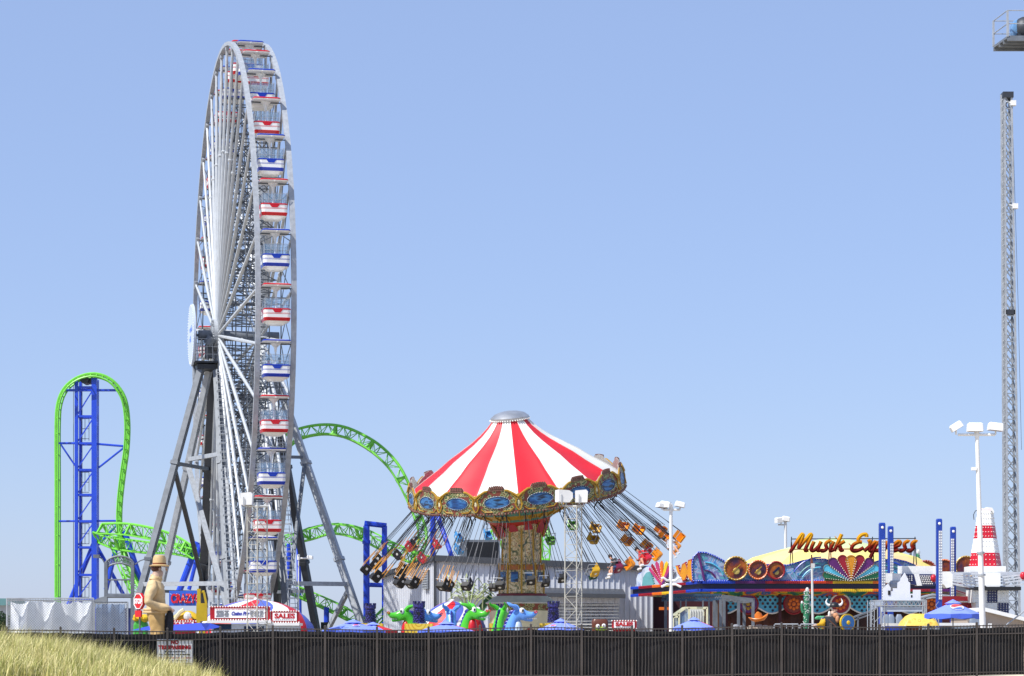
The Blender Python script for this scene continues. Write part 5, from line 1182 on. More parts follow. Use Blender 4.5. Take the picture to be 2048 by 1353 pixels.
def f_sales(m_, x, y, zb_, zt_, w_, h_):
    m_.text('SALES', h_ * .55, (x, y, zb_ + h_ * .38), 0, .008, .014, fit=w_ * .72); m_.text('SALES', h_ * .55, (x + .015, y + .012, zb_ + h_ * .36), 1, .004, .02, fit=w_ * .73)
    for k in range(9): m_.box((x - w_ * .3 + w_ * .075 * k, y, zb_ + h_ * .25), (w_ * .05, .006, .018), 2)
def f_prices(m_, x, y, zb_, zt_, w_, h_):
    m_.text('Casino Pier', h_ * .36, (x, y, zb_ + h_ * .36), 1, .008, .012, shear=.35, fit=w_ * .3)
    rr = random.Random(6)
    for c0 in (-.36, -.3, -.22, .2, .28, .36):
        for k in range(9): m_.box((x + w_ * c0, y, zb_ + h_ * (.24 + .055 * k)), (w_ * rr.uniform(.04, .09), .006, .014), 2)
    for k in range(24): m_.box((x - w_ * .38 + w_ * .033 * k, y, zb_ + h_ * .78), (w_ * .024 * rr.uniform(.5, 1), .006, .03), 0)
marquee('marquee_sign', 'small red framed SALES sign with white bulbs beside the statue', 335, 392, 1242, 1258, 112, f_sales)
bY = 113.0; tb = thing('ticket_booth', 'white ticket booth with red framed Casino Pier price sign and SALES sign on its roof', 'booth', (GX(508, bY), bY, 0))
m_ = MB(); m_.box((GX(477, bY), bY + .9, P(0, 1248, bY).z / 2), (GX(532, bY) - GX(423, bY), 1.8, P(0, 1248, bY).z)); m_.box((GX(565, bY), bY + .9, P(0, 1252, bY).z / 2), (GX(594, bY) - GX(534, bY), 1.7, P(0, 1252, bY).z)); wl = m_.build('wall', mat('pale_grey_siding', 'bcc4d0', .6, var=.05), tb)
m_ = MB(); m_.box((GX(445, bY), bY - .01, P(0, 1255, bY).z), (.8, .03, .3)); m_.box((GX(508, bY), bY - .01, P(0, 1258, bY).z), (.9, .03, .22)); m_.build('window', GLASSD, wl)
m_ = MB(); m_.box((GX(479, bY), bY + .8, P(0, 1244, bY).z), (GX(543, bY) - GX(415, bY), 2.1, .12)); m_.box((GX(567, bY), bY + .8, P(0, 1249, bY).z), (GX(600, bY) - GX(536, bY), 1.9, .12)); m_.build('roof', WHITE, tb)
marquee('', '', 420, 540, 1213, 1241, bY, f_prices, tb); marquee('', '', 541, 598, 1222, 1246, bY + .05, f_sales, tb)
# striped dome tents
T_W, T_R, T_B = mat('tent_white', 'e6e6ea', .5, var=.03), mat('tent_red', 'c8202c', .5, var=.05), mat('tent_blue', '5568c4', .5, var=.05)
def dome_tent(label, px, top, Y, rx, n=15):
    cz_ = P(0, top, Y).z; zb_ = 1.3; m_ = MB(); nu = 48; nv = 12
    vs = []; fs = []; ms = []
    for i in range(nv + 1):
        a = math.pi / 2 * i / nv; r = rx * math.cos(a); z = zb_ + (cz_ - zb_) * math.sin(a)
        for j in range(nu):
            t = 2 * math.pi * j / nu + .9 * math.sin(a) ** 2; rp = r * (1 + .018 * math.cos(t * 12)); vs.append((rp * math.cos(t), rp * math.sin(t) * .9, z))
    for i in range(nv):
        for j in range(nu): fs.append((i * nu + j, i * nu + (j + 1) % nu, (i + 1) * nu + (j + 1) % nu, (i + 1) * nu + j)); ms.append((j // 4) % 3)
    m_.add(vs, fs, ms); m_.lathe([(rx * .98, 0), (rx, zb_)], 24, 1); m_.xf(Matrix.Translation((GX(px, Y), Y, 0)))
    t = thing('dome_tent', label, 'tent', (GX(px, Y), Y, 0)); m_.build('canopy', [T_W, T_R, T_B], t, True)
    m_ = MB(); m_.ball((GX(px, Y), Y, cz_ + .03), (.12, .12, .08), 8, 5); m_.build('crown_cap', T_W, t); return t
dome_tent('large red white and blue swirled dome tent behind the white ticket booth', 512, 1200, 122, 2.95)
dome_tent('smaller red white and blue swirled dome tent behind the dragon heads', 905, 1203, 126, 1.75)
# flat blue awning by statue
m_ = MB(); aY = 101.0; x0, x1 = GX(262, aY), GX(426, aY); zA = P(0, 1261, aY).z
m_.add([(x0, aY, zA), (x1 - .3, aY, zA), (x1, aY + 3, zA + .15), (x0 + 1, aY + 3, zA + .12), (x0 + .6, aY + .5, zA + .16), (x1 - .55, aY + .4, zA + .3), (x1 - .4, aY + 2.4, zA + .3), (x0 + 1.2, aY + 2.5, zA + .2)],
       [(0, 1, 5, 4), (1, 2, 6, 5), (2, 3, 7, 6), (3, 0, 4, 7), (4, 5, 6, 7), (3, 2, 1, 0)])
aw = thing('awning', 'flat cobalt blue fabric awning behind the picket fence at the statue', 'awning', ((x0 + x1) / 2, aY + 1.5, 0)); m_.build('cover', mat('awning_blue', '2f48c0', .6, var=.05), aw)
for x, y in ((x0 + .4, aY + .2), (x1 - .5, aY + .2), (x1 - .5, aY + 2.6), (x0 + 1.4, aY + 2.6)): m_ = MB(); m_.tube((x, y, 0), (x, y, zA + .05), .03, n=6); m_.build('post', GALV, aw)
# far-left building and tree
m_ = MB(); fb = thing('teal_roof_building', 'low building with teal roof edge at the far left behind the chain link fence', 'building', (GX(-40, 180), 180, 0))
m_.box((GX(-50, 180), 183, 1.9), (4.2, 5, 3.8)); m_.build('wall', mat('pale_building_wall', 'b8bcc0', .7), fb)
m_ = MB(); m_.box((GX(-48, 180), 183, 4.0), (4.8, 5.8, .5)); m_.build('roof', mat('teal_roof_metal', '5f8a8c', .5), fb)
def leaf_tree(label, x, y, h, r, seed, n=2600):
    rr = random.Random(seed); t = thing('tree', label, 'tree', (x, y, 0)); m_ = MB(); m_.tube((x, y, 0), (x, y, h * .7), .16, .06, 7)
    for k in range(6): a = rr.uniform(0, 6.3); m_.tube((x, y, h * .3 + k * .2), (x + r * .6 * math.cos(a), y + r * .6 * math.sin(a), h * .6 + k * .2), .05, .02, 5)
    m_.build('trunk', mat('bark', '4a3c30', .8), t); m_ = MB(); cl = [(rr.uniform(-r, r) * .7, rr.uniform(-r, r) * .7, h * rr.uniform(.4, .95), r * rr.uniform(.25, .5)) for _ in range(16)]
    for k in range(n):
        c = rr.choice(cl); d = V((rr.gauss(0, 1), rr.gauss(0, 1), rr.gauss(0, 1))).normalized() * c[3] * rr.uniform(.6, 1); p = V((x + c[0], y + c[1], c[2])) + d
        a = V((rr.gauss(0, 1), rr.gauss(0, 1), rr.gauss(0, 1))).normalized() * .08; b = a.cross(V((rr.gauss(0, 1), rr.gauss(0, 1), 1))).normalized() * .05
        m_.add([p - a, p - b, p + a, p + b], [(0, 1, 2, 3)])
    m_.build('crown', mat('tree_foliage', '2f4a2a', .7, var=.3, scale=1.5), t)
leaf_tree('dark green tree at the left edge behind the chain link fence', GX(-8, 150), 150, 2.9, 1.0, 3)

# ================================================================= MIDDLE: dragons, turrets, umbrellas, towers
def make_dragon(bcol, chest, spine):
    d = thing('dragon_car', '', 'ride car', group='dragon headed ride cars')
    J = [(-.3, 0, .3, .45), (-.35, 0, .9, .42), (-.3, 0, 1.5, .3), (-.24, 0, 1.85, .23), (-.08, 0, 2.12, .22), (.08, 0, 2.22, .25), (.36, 0, 2.14, .17), (.62, 0, 2.12, .15), (.76, 0, 2.16, .165),
         (.3, 0, 1.99, .1), (.62, 0, 1.93, .07), (.08, .14, 2.36, .11), (.08, -.14, 2.36, .11), (.76, .07, 2.26, .06), (.76, -.07, 2.26, .06)]
    E = [(0, 1), (1, 2), (2, 3), (3, 4), (4, 5), (5, 6), (6, 7), (7, 8), (5, 9), (9, 10), (5, 11), (5, 12), (8, 13), (8, 14)]
    vs, fs = skin(J, E, 2); m_ = MB(); m_.add(vs, fs); m_.build('body', bcol, d, True)
    m_ = MB()
    for s in (-1, 1): m_.path(crom([(-.02, s * .14, 2.38), (-.12, s * .26, 2.5), (-.3, s * .36, 2.56), (-.42, s * .34, 2.68)], 8), [.09, .1, .095, .085, .07, .06, .045, .03, .01], 8)
    m_.build('horn', bcol, d, True)
    m_ = MB()
    for k in range(9): t = k / 8; x, z = -.62 + .34 * t + (.1 * t * t), 1.1 + 1.15 * t; m_.ball((x + .0, 0, z), (.2, .05, .12), 8, 6)
    m_.build('spine_plates', spine, d, True)
    m_ = MB(); m_.ball((.0, 0, 1.45), (.2, .24, .55), 10, 8); m_.build('chest', chest, d, True)
    for s in (-1, 1):
        m_ = MB(); m_.ball((.17, s * .18, 2.33), (.1, .06, .12), 10, 7, 0); m_.ball((.22, s * .225, 2.33), (.045, .03, .06), 8, 5, 1); m_.build('eye', [WHITE, BLACK], d, True)
    for s in (-1, 1): m_ = MB(); m_.path([(.74 + .05 * math.cos(a), s * .1, 2.27 + .04 * math.sin(a)) for a in [2 * math.pi * q / 8 for q in range(8)]], .02, 5, closed=True); m_.build('nostril', RED, d, True)
    m_ = MB()
    for k in range(6):
        for s in (-1, 1): m_.lathe([(.0, -.06), (.022, 0)], 5, c=(.4 + .07 * k, s * .09, 2.02), cap=False)
    m_.build('teeth', WHITE, d)
    m_ = MB(); m_.loft([(.1, .9, .55, .3), (.5, 1.0, .6, .35), (.95, .95, .58, .3), (.9, .8, .45, .2)]); m_.xf(Matrix.Translation((-1.0, 0, 0))); m_.build('car_tub', bcol, d, True)
    return d
DG, DB, DP = mat('dragon_green', '4bb82a', .3, var=.06), mat('dragon_blue', '6499e2', .3, var=.06), mat('dragon_purple', '2b2a86', .35)
pg1 = make_dragon(DG, RED, DP); pb1 = make_dragon(DB, mat('dragon_belly', 'b8c8d8', .4), DP)
kk = {}
for q in COL.objects:
    if q.parent in (pg1, pb1): kk.setdefault(q.parent, []).append(q)
for pr_, px, py_, Y, rz, lab in ((pg1, 812, 1232, 106, 185, 'green dragon ride car facing left beside the purple turret'), (pb1, 848, 1234, 108, 8, 'blue dragon ride car facing right half hidden behind the purple turret'),
        (pb1, 902, 1232, 107, 96, 'pale blue dragon ride car seen from behind with two curved horns'), (pg1, 945, 1229, 103, -28, 'green dragon ride car with red chest facing right'),
        (pg1, 1003, 1230, 107, 62, 'green dragon ride car turned away showing its purple spine plates'), (pb1, 1036, 1231, 102.5, -6, 'blue dragon ride car facing right with open jaw, rightmost of the dragons')):
    o = pr_ if not pr_.get('u') else copy_tree(pr_, kids=kk); pr_['u'] = 1
    z = P(0, py_, Y).z; o.location = (GX(px, Y), Y, z - 2.14); o.rotation_euler = (0, 0, R(rz)); o['label'] = lab
for q in (pg1, pb1): del q['u']
for q in COL.objects:
    if 'u' in q.keys(): del q['u']
BRK = mat_ramp('purple_brick', 'voronoi', [(0, '2e2a68'), (.35, '3d3a86'), (.5, '1a183c')], 9, .45, stretch=(1, 1, 1.6)); YP = mat_ramp('yellow_panel', 'rings', [(0, 'c79a14'), (.5, 'e0c040')], 2.2, .5, False)
def make_turret():
    t = thing('castle_turret', '', 'turret', group='purple castle turrets of the dragon ride')
    m_ = MB(); m_.lathe([(.26, 0), (.22, .1), (.19, .58), (.25, .66), (.25, .8), (.19, .8), (.19, .72)], 14)
    rr = random.Random(8)
    for k in range(7):
        for j in range(12):
            a = 2 * math.pi * (j + .5 * (k % 2)) / 12; r = .262 - .004 - (.05 + .03 * k / 7) if k else .25; r = .232 - .006 * k
            m_.box((r * math.cos(a), r * math.sin(a), .06 + .08 * k), (.05, .1, .065), rz=a)
    m_.build('tower', BRK, t)
    m_ = MB()
    for k in range(8): a = 2 * math.pi * k / 8; m_.box((.225 * math.cos(a), .225 * math.sin(a), .84), (.06, .1, .09), rz=a)
    m_.build('battlement', BRK, t)
    m_ = MB()
    for s in (0, math.pi): i0 = len(m_.v); m_.prism([(-.05, .3), (.05, .3), (.05, .42), (0, .48), (-.05, .42)], -.245, -.2); m_.xf(Matrix.Rotation(s, 4, 'Z'), i0)
    m_.build('window', BLACK, t)
    m_ = MB(); m_.box((0, 0, -.28), (1.15, .5, .5)); m_.build('yellow_box', YP, t)
    m_ = MB(); m_.tube((0, 0, -2.3), (0, 0, -.5), .06, n=8); m_.build('pole', NAVY, t)
    return t
tp = make_turret(); kk = {tp: [q for q in COL.objects if q.parent is tp]}
for i, (px, top, Y, s, lab) in enumerate(((741, 1207, 107, .95, 'purple brick turret farthest left, beside the blue coaster column'), (838, 1203, 101.5, 1, 'purple brick turret between the green and blue dragon heads'),
        (1003, 1208, 110, .95, 'purple brick turret hidden behind the turned away green dragon'), (1107, 1203, 103, 1, 'purple brick turret farthest right, in front of the shed louvres'))):
    o = tp if i == 0 else copy_tree(tp, kids=kk); o.scale = (s, s, s); o.location = (GX(px, Y), Y, P(0, top, Y).z - .88 * s); o['label'] = lab
# umbrellas
UB = mat('umbrella_blue', '7d90ea', .6, var=.04); UBD = mat('umbrella_deep_blue', '4f6cdc', .6, var=.04); URD = mat('umbrella_red', 'cc2430', .6)
def umbrella(label, px, top, Y, r, drop, logo=False, side=None, rz=0, val=.14):
    x, z = GX(px, Y), P(0, top, Y).z; t = thing('patio_umbrella', label, 'umbrella', (x, Y, 0), group='blue patio umbrellas'); m_ = MB(); n = 8; ph = R(22.5) + rz
    vs = [(x, Y, z)]; rings = [(r * .22, drop * .22), (r * .62, drop * .62), (r, drop)]
    for rr_, dd in rings:
        for j in range(n * 2):
            a = ph + math.pi * j / n; q = 1 if j % 2 == 0 else .925 - (.02 if rr_ == r else 0); vs.append((x + rr_ * q * math.cos(a), Y + rr_ * q * math.sin(a), z - dd - (.0 if j % 2 else .02)))
    for j in range(n * 2):
        a = ph + math.pi * j / n; q = 1 if j % 2 == 0 else .905; vs.append((x + r * q * math.cos(a), Y + r * q * math.sin(a), z - drop - val * (1 if j % 2 else .75)))
    fs = [(0, 1 + j, 1 + (j + 1) % 16) for j in range(16)]; ms = [0] * 16
    for i in range(3):
        for j in range(16): fs.append((1 + i * 16 + j, 1 + (i + 1) * 16 + j, 1 + (i + 1) * 16 + (j + 1) % 16, 1 + i * 16 + (j + 1) % 16)); ms.append((2 if i == 2 else 0) if not (side is not None and (j // 2) in side) else 1)
    m_.add(vs, fs, ms); m_.build('canopy', [UB, URD, UBD], t)
    m_ = MB(); m_.lathe([(r * .3, z - drop * .24 + .03), (0, z + .08)], 8, c=(x, Y, 0), ph=ph); m_.build('vent_cap', UB, t)
    m_ = MB(); m_.tube((x, Y, 0), (x, Y, z), .022, n=6); m_.build('pole', DARKST, t); m_ = MB(); m_.lathe([(.28, 0), (.28, .06), (.05, .1)], 12, c=(x, Y, 0)); m_.build('base', BLACK, t)
    if logo is not None:
        s = logo[0]; aa = logo[1]; sl = math.atan2(drop, r * .92)
        M = Matrix.Translation((x, Y, z)) @ Matrix.Rotation(aa, 4, 'Z') @ Matrix.Translation((0, -r * .9 * logo[2], -drop * logo[2])) @ Matrix.Rotation(-(math.pi / 2 - sl), 4, 'X')
        C = [(s * math.cos(k * math.pi / 16), s * math.sin(k * math.pi / 16)) for k in range(32)]
        m_ = MB(); m_.prism([(a * 1.12, b * 1.12) for a, b in C], -.03, -.022, 0)
        up = [(s * math.cos(k * math.pi / 12), s * math.sin(k * math.pi / 12)) for k in range(-0, 13)] ; up = [(s * math.cos(R(a)), s * math.sin(R(a))) for a in range(8, 190, 14)]; wave_ = [(-s * .5, -s * .12), (0, s * .12), (s * .45, s * .28)]
        m_.prism(up + wave_, -.038, -.031, 1)
        lo = [(s * math.cos(R(a)), s * math.sin(R(a))) for a in range(212, 342, 14)]; m_.prism(lo + [(s * .5, -.02), (0, -s * .22), (-s * .4, -s * .4)], -.038, -.031, 2)
        m_.xf(M); m_.build('round_emblem', [CWHT, mat('emblem_red', 'd04a50', .5), UBD], t)
    return t
umbrella('blue patio umbrella with small red emblem left of the turrets, front one of the pair', 706, 1243, 102, 1.35, .36, (.13, .25, .55))
umbrella('blue patio umbrella with red edge just right of the overlapping pair', 746, 1248, 104, 1.05, .28, None, side=(6, 7), rz=R(10))
umbrella('blue patio umbrella in front of the blue dragon back with red panel', 893, 1246, 101, 1.25, .32, None, side=(7,))
umbrella('blue patio umbrella below the right speaker tower', 1121, 1241, 100, 1.0, .36, (.12, -.5, .7))
umbrella('blue patio umbrella with red right panel in front of the glass booth', 1388, 1238, 104, .95, .36, None, side=(7, 0), rz=R(-4))
umbrella('large blue patio umbrella with red white and blue round emblem at right', 1906, 1203, 100, 1.14, .5, (.24, .12, .52), rz=R(8), val=.22)
# lattice speaker towers
def speaker_tower(label, pxs, top, Y, speakers, ring=None):
    t = thing('lattice_tower', label, 'tower', (GX(sum(pxs) / 3, Y), Y, 0), group='lattice loudspeaker towers'); m_ = MB()
    L3 = [(GX(pxs[0], Y), Y + .1), (GX(pxs[1], Y), Y - .25), (GX(pxs[2], Y), Y + .45)]; zt = P(0, top, Y).z
    for k, (x, y) in enumerate(L3): l = MB(); l.tube((x, y, 0), (x, y, zt), .026, n=6); l.build('leg', mat('pale_truss', 'b4b1a6', .5), t)
    n = int(zt / .48)
    for i in range(n):
        for j in range(3):
            a, b = L3[j], L3[(j + 1) % 3]; z0, z1 = zt * i / n, zt * (i + 1) / n
            if i % 2: a, b = b, a
            m_.tube((*a, z0), (*b, z1), .012, n=4); m_.tube((*a, z1), (*b, z1), .01, n=4)
    m_.build('lacing', MATS['pale_truss'], t)
    for (px, py, w_, tw_) in speakers:
        c = P(px, py, Y); s_ = thing('loudspeaker', f'white {"boxy" if tw_ == 0 else "wedge"} horn loudspeaker on top of the {label.split("lattice")[0].strip().split()[-1]} lattice tower', 'loudspeaker', tuple(c - V((0, 0, .25))))
        b = MB(); h = .25; wv = w_ * Y / F / 2
        pts = [(-wv, -h * .9), (wv * .55, -h), (wv, -h * .35), (wv, h * .5), (wv * .5, h * .9), (-wv, h)] if tw_ > 0 else [(-wv, -h), (wv * .9, -h), (wv, h * .7), (wv * .7, h), (-wv, h * .85)]
        b.prism(pts, -.28, .28); b.xf(Matrix.Translation(c) @ Matrix.Rotation(R(tw_), 4, 'Z')); b.build('cabinet', WHITE, s_)
        b = MB(); b.path([c + V((-.1, -.32, .05)), c + V((-.1, -.32, -.3)), c + V((.05, 0, -.42)), c + V((.1, .32, -.3)), c + V((.1, .32, .05))], .02, 5); b.build('yoke_bracket', GALV, s_)
    b = MB()
    for j in range(3): b.tube((*L3[j], zt - .02), (*L3[(j + 1) % 3], zt - .02), .03, n=5)
    b.tube((L3[0][0] - .1, Y, zt), (L3[2][0] + .1, Y + .1, zt), .03, n=5); b.build('top_plate', OFFW, t); return t
speaker_tower('left lattice loudspeaker tower of pale steel in front of the ticket booth', (494, 516, 532), 1012, 99, [(494, 998, 24, 0)])
speaker_tower('right lattice loudspeaker tower of pale steel in front of the shed', (1130, 1153, 1164), 1012, 99, [(1128, 993, 29, 14), (1163, 993, 25, 0)])
# area light poles
def head(m_, c, w_, d_, h_, rz, tilt): i0 = len(m_.v); m_.loft([(-h_ / 2, w_ / 2, d_ / 2, .05), (h_ / 2 - .06, w_ / 2 * .95, d_ / 2 * .95, .05), (h_ / 2, w_ / 2 * .8, d_ / 2 * .8, .05)], 0); m_.box((0, 0, -h_ / 2), (w_ * .85, d_ * .85, .02), 1); m_.xf(Matrix.Translation(c) @ Matrix.Rotation(rz, 4, 'Z') @ Matrix.Rotation(tilt, 4, 'Y'), i0)
def light_pole(label, top_px, bot_px, top, Y, r0, r1, heads, arm, extra=None):
    t = thing('light_pole', label, 'light pole', (GX(bot_px, Y), Y, 0), group='white floodlight poles'); zt = P(0, top, Y).z
    dx = (bot_px - top_px) / (1275 - top) * (1275 - top + 1.45 * F / Y); b = (GX(top_px + dx, Y), Y, 0)
    m_ = MB(); m_.tube(b, (GX(top_px, Y), Y, zt), r0, r1, 10); m_.build('pole', WHITE, t, True)
    m_ = MB(); m_.tube((GX(arm[0], Y), Y, zt), (GX(arm[1], Y), Y, zt), .05, n=6); m_.tube((GX(top_px, Y), Y, zt - .1), (GX(top_px, Y), Y, zt + .25), .09, n=8); m_.build('crossarm', WHITE, t)
    for px, py, w_, h_, rz, tilt in heads:
        m_ = MB(); c = P(px, py, Y); head(m_, c, w_, .42, h_, R(rz), R(tilt)); m_.tube((c.x, c.y, zt), c, .035, n=5); m_.build('floodlight', [WHITE, mat('lens_grey', '6f6a68', .3)], t)
    if extra: extra(t, zt)
    return t
def cam_(t, zt):
    m_ = MB(); c = P(1948, 938, 98); m_.box(c, (.2, .2, .12)); m_.tube(c, P(1956, 937, 98), .03, n=5); m_.build('camera', WHITE, t); m_ = MB()
    m_.path([P(1958, 1020, 98), P(1951, 1022, 98), P(1947, 1030, 98), P(1948, 1040, 98)], .018, 4); m_.build('cable', DARKST, t)
    for py in (1106, 1150): m_ = MB(); c = P(1961 + (py - 1100) * .04, py, 98); m_.tube(c - V((0, 0, .04)), c + V((0, 0, .04)), .155, n=12); m_.build('band_clamp', GALV, t)
light_pole('tall leaning white light pole with three floodlights at the right side', 1954, 1966, 870, 98, .135, .075, [(1912, 853, .5, .26, 0, -32), (1950, 855, .62, .34, 0, 0), (1991, 854, .6, .3, 0, 6)], (1916, 1990), cam_)
def bracket_(t, zt):
    m_ = MB()
    for s in (-1, 1):
        for py in (1162, 1170): c = P(1342, py, 116); m_.path([c, c + V((s * .2, -.1, .02)), c + V((s * .36, -.1, .14 if py == 1162 else -.06)), c + V((s * .46, -.1, .1 if py == 1162 else -.1))], .055, 6)
    m_.build('pole_bracket', WHITE, t, True)
light_pole('white light pole with three floodlights rising from the canopy by the music ride', 1342, 1342, 1020, 116, .1, .075, [(1324, 1011, .5, .22, 20, 8), (1332, 1009, .5, .26, -20, 10), (1360, 1009, .48, .24, 0, 12)], (1326, 1360),
           bracket_)
light_pole('white light pole with small floodlight cluster behind the music ride tent', 1571, 1572, 1050, 160, .11, .09, [(1562, 1040, .8, .34, 20, -8), (1572, 1038, .5, .3, 0, 10)], (1556, 1574))
light_pole('small grey light pole with one lamp at right of the ferris wheel base', 597, 597, 1117, 156, .06, .04, [(620, 1115, .4, .2, 0, 5)], (597, 620))
# spring riders: frog prop and right-hand sales sign
fp = thing('frog_prop', 'brown topped prop with white eyes and green brow left of the small SALES sign', 'decoration', (GX(1200, 105), 105, 0)); x, z = GX(1200, 105), 0
m_ = MB(); m_.loft([(0, .3, .3, .1), (P(0, 1250, 105).z, .34, .3, .12), (P(0, 1244, 105).z, .35, .3, .12), (P(0, 1239, 105).z, .3, .25, .12)]); m_.xf(Matrix.Translation((x, 105, 0))); m_.build('block', mat('brown_fibreglass', '5e3120', .4), fp, True)
m_ = MB(); m_.ball((x - .1, 104.65, P(0, 1253, 105).z), .09, 8, 6, 0); m_.ball((x + .15, 104.65, P(0, 1252, 105).z), .09, 8, 6, 0); m_.ball((x + .03, 104.7, P(0, 1258, 105).z), (.28, .1, .09), 8, 6, 1)
m_.ball((x - .08, 104.57, P(0, 1253, 105).z), .03, 6, 4, 2); m_.ball((x + .13, 104.57, P(0, 1252, 105).z), .03, 6, 4, 2); m_.build('eyes', [WHITE, mat('frog_green', '8fae3a', .4), BLACK], fp, True)
marquee('marquee_sign', 'small red framed SALES sign with white bulbs in front of the grey shed', 1224, 1273, 1241, 1259, 110, f_sales)
# ================================================================= RIGHT SIDE RIDES
RY = 114.0; rw = lambda px, Y=RY: GX(px, Y); rz_ = lambda py, Y=RY: P(0, py, Y).z
ride_ = thing('airplane_ride', 'white armed thrill ride with red and white banded cone tower and bulb panels', 'fairground ride', (rw(1978), RY, 0))
RW_ = mat('ride_white', 'eaeae6', .45, var=.06); RNV = mat('ride_navy', '1c2658', .4); RBL = mat('ride_blue_column', '173c9c', .35); RRD = mat('ride_red', 'c0182c', .35)
def grid_bulbs(m_, a, b, c, nx, ny, r, m=0):
    """bulbs on the quad with corner a, edge vectors b and c"""
    a, b, c = V(a), V(b), V(c)
    for i in range(nx):
        for j in range(ny): m_.bulb(a + b * ((i + .5) / nx) + c * ((j + .5) / ny), r, m)
# cone: hexagonal tapered tower
hexs = [(1020, 16), (1050, 19.5), (1076, 23.5), (1105, 28.5), (1133, 33)]
m_ = MB(); cx = rw(1979); cyy = RY + 1
m_.lathe([(w_ * RY / F, rz_(py)) for py, w_ in hexs[::-1]], 6, [1, 0, 1, 0], c=(cx, cyy, 0), ph=R(0)); m_.build('cone', [RW_, RRD], ride_)
m_ = MB()
for (p1, w1), (p2, w2) in zip(hexs, hexs[1:]):
    for k in range(6):
        def vv(w_, py, kk): a = math.pi / 3 * kk; return V((cx + (w_ + 1) * RY / F * math.cos(a), cyy + (w_ + 1) * RY / F * math.sin(a), rz_(py)))
        a, b, c, d = vv(w2, p2, k), vv(w2, p2, k + 1), vv(w1, p1, k + 1), vv(w1, p1, k)
        for i in range(4):
            for j in range(3):
                u, v = (i + .5) / 4, (j + .5) / 3; m_.bulb((a * (1 - u) + b * u) * (1 - v) + (d * (1 - u) + c * u) * v, .027)
m_.build('bulb_grid', BULB, ride_)
m_ = MB(); m_.prism([(rw(1965), rz_(1020)), (rw(1966), rz_(1014)), (rw(1976), rz_(1016)), (rw(1981), rz_(1013)), (rw(1991), rz_(1014)), (rw(1995), rz_(1022)), (rw(1993), rz_(1026)), (rw(1990), rz_(1020)), (rw(1988), rz_(1028)), (rw(1968), rz_(1028))], cyy - .25, cyy + .25); m_.build('crown_fin', RW_, ride_)
m_ = MB(); m_.box((rw(1978), cyy, rz_(1140)), (1.62, 1.62, rz_(1133) - rz_(1148))); m_.build('collar', RW_, ride_)
# arms
def arm(pts, depth=.5, mm=RW_, nm='arm'): m_ = MB(); m_.prism([(rw(a), rz_(b)) for a, b in pts], RY - depth / 2, RY + depth / 2); return m_.build(nm, mm, ride_)
m_ = MB()
for a, b in (((1902, 1149), (1962, 1149)), ((1902, 1153), (1962, 1157)), ((1902, 1157), (1962, 1163)), ((1902, 1162), (1962, 1170)), ((1902, 1168), (1962, 1178)), ((2000, 1155), (2070, 1148)), ((2000, 1161), (2070, 1152)), ((2000, 1167), (2070, 1158)), ((2000, 1174), (2070, 1166))):
    for y in (-.4, .4): m_.bar(P(*a, RY) + V((0, y, 0)), P(*b, RY) + V((0, y, 0)), .07)
for k in range(7):
    for y in (-.4, .4): m_.bar(P(1906 + 9 * k, 1150, RY) + V((0, y, 0)), P(1910 + 9 * k, 1166 + 1.4 * k, RY) + V((0, y, 0)), .05)
m_.bar(P(1895, 1148, RY), P(2072, 1148, RY), .16); m_.build('lattice_arm', mat('arm_grey', 'c4c8ce', .5), ride_)
arm([(1966, 1147), (1996, 1147), (1996, 1172), (1990, 1180), (1974, 1180), (1966, 1172)], 1.2, nm='hub_block')
m_ = MB(); m_.box(P(1990, 1178, RY), (2.1, 1.4, .16)); m_.build('hub_ring', BLACK, ride_)
arm([(1873, 1148), (1878, 1144), (1898, 1144), (1902, 1150), (1902, 1174), (1890, 1177), (1885, 1170), (1874, 1168)], .8, nm='arm_end')
arm([(1760, 1152), (1766, 1147), (1800, 1148), (1800, 1163), (1790, 1168), (1766, 1166), (1760, 1160)], .8, nm='arm_end')
arm([(1796, 1149), (1868, 1149), (1868, 1172), (1838, 1172), (1796, 1165)], .5, RNV, 'light_panel')
m_ = MB(); m_.bar(P(1796, 1148, RY), P(1874, 1148, RY), .14, .7); m_.prism([(rw(1826), rz_(1149)), (rw(1836), rz_(1149)), (rw(1842), rz_(1172)), (rw(1832), rz_(1172))], RY - .3, RY + .3); m_.build('arm_rail', RW_, ride_)
m_ = MB(); grid_bulbs(m_, P(1798, 1163, RY - .27), P(1826, 1163, RY - .27) - P(1798, 1163, RY - .27), P(1800, 1151, RY - .27) - P(1800, 1163, RY - .27), 6, 3, .035); grid_bulbs(m_, P(1842, 1170, RY - .27), P(1867, 1170, RY - .27) - P(1842, 1170, RY - .27), P(1836, 1151, RY - .27) - P(1842, 1170, RY - .27), 7, 5, .035); m_.build('bulb_grid', BULB, ride_)
m_ = MB(); m_.tube(P(1778, 1172, RY - .4), P(1800, 1172, RY - .4), .2, n=10); m_.tube(P(1780, 1172, RY - .4), P(1784, 1172, RY - .4), .25, n=10); m_.box(P(1791, 1166, RY - .4), (.3, .3, .2)); m_.path([P(1765, 1148, RY - .4), P(1756, 1142, RY - .4)], .04, 5); m_.build('motor', GALV, ride_)
for px, py in ((1867, 1157), (2046, 1152)): m_ = MB(); m_.ball(P(px, py, RY - .5), (.14, .14, .18), 10, 7); m_.build('red_beacon', RRD, ride_, True)
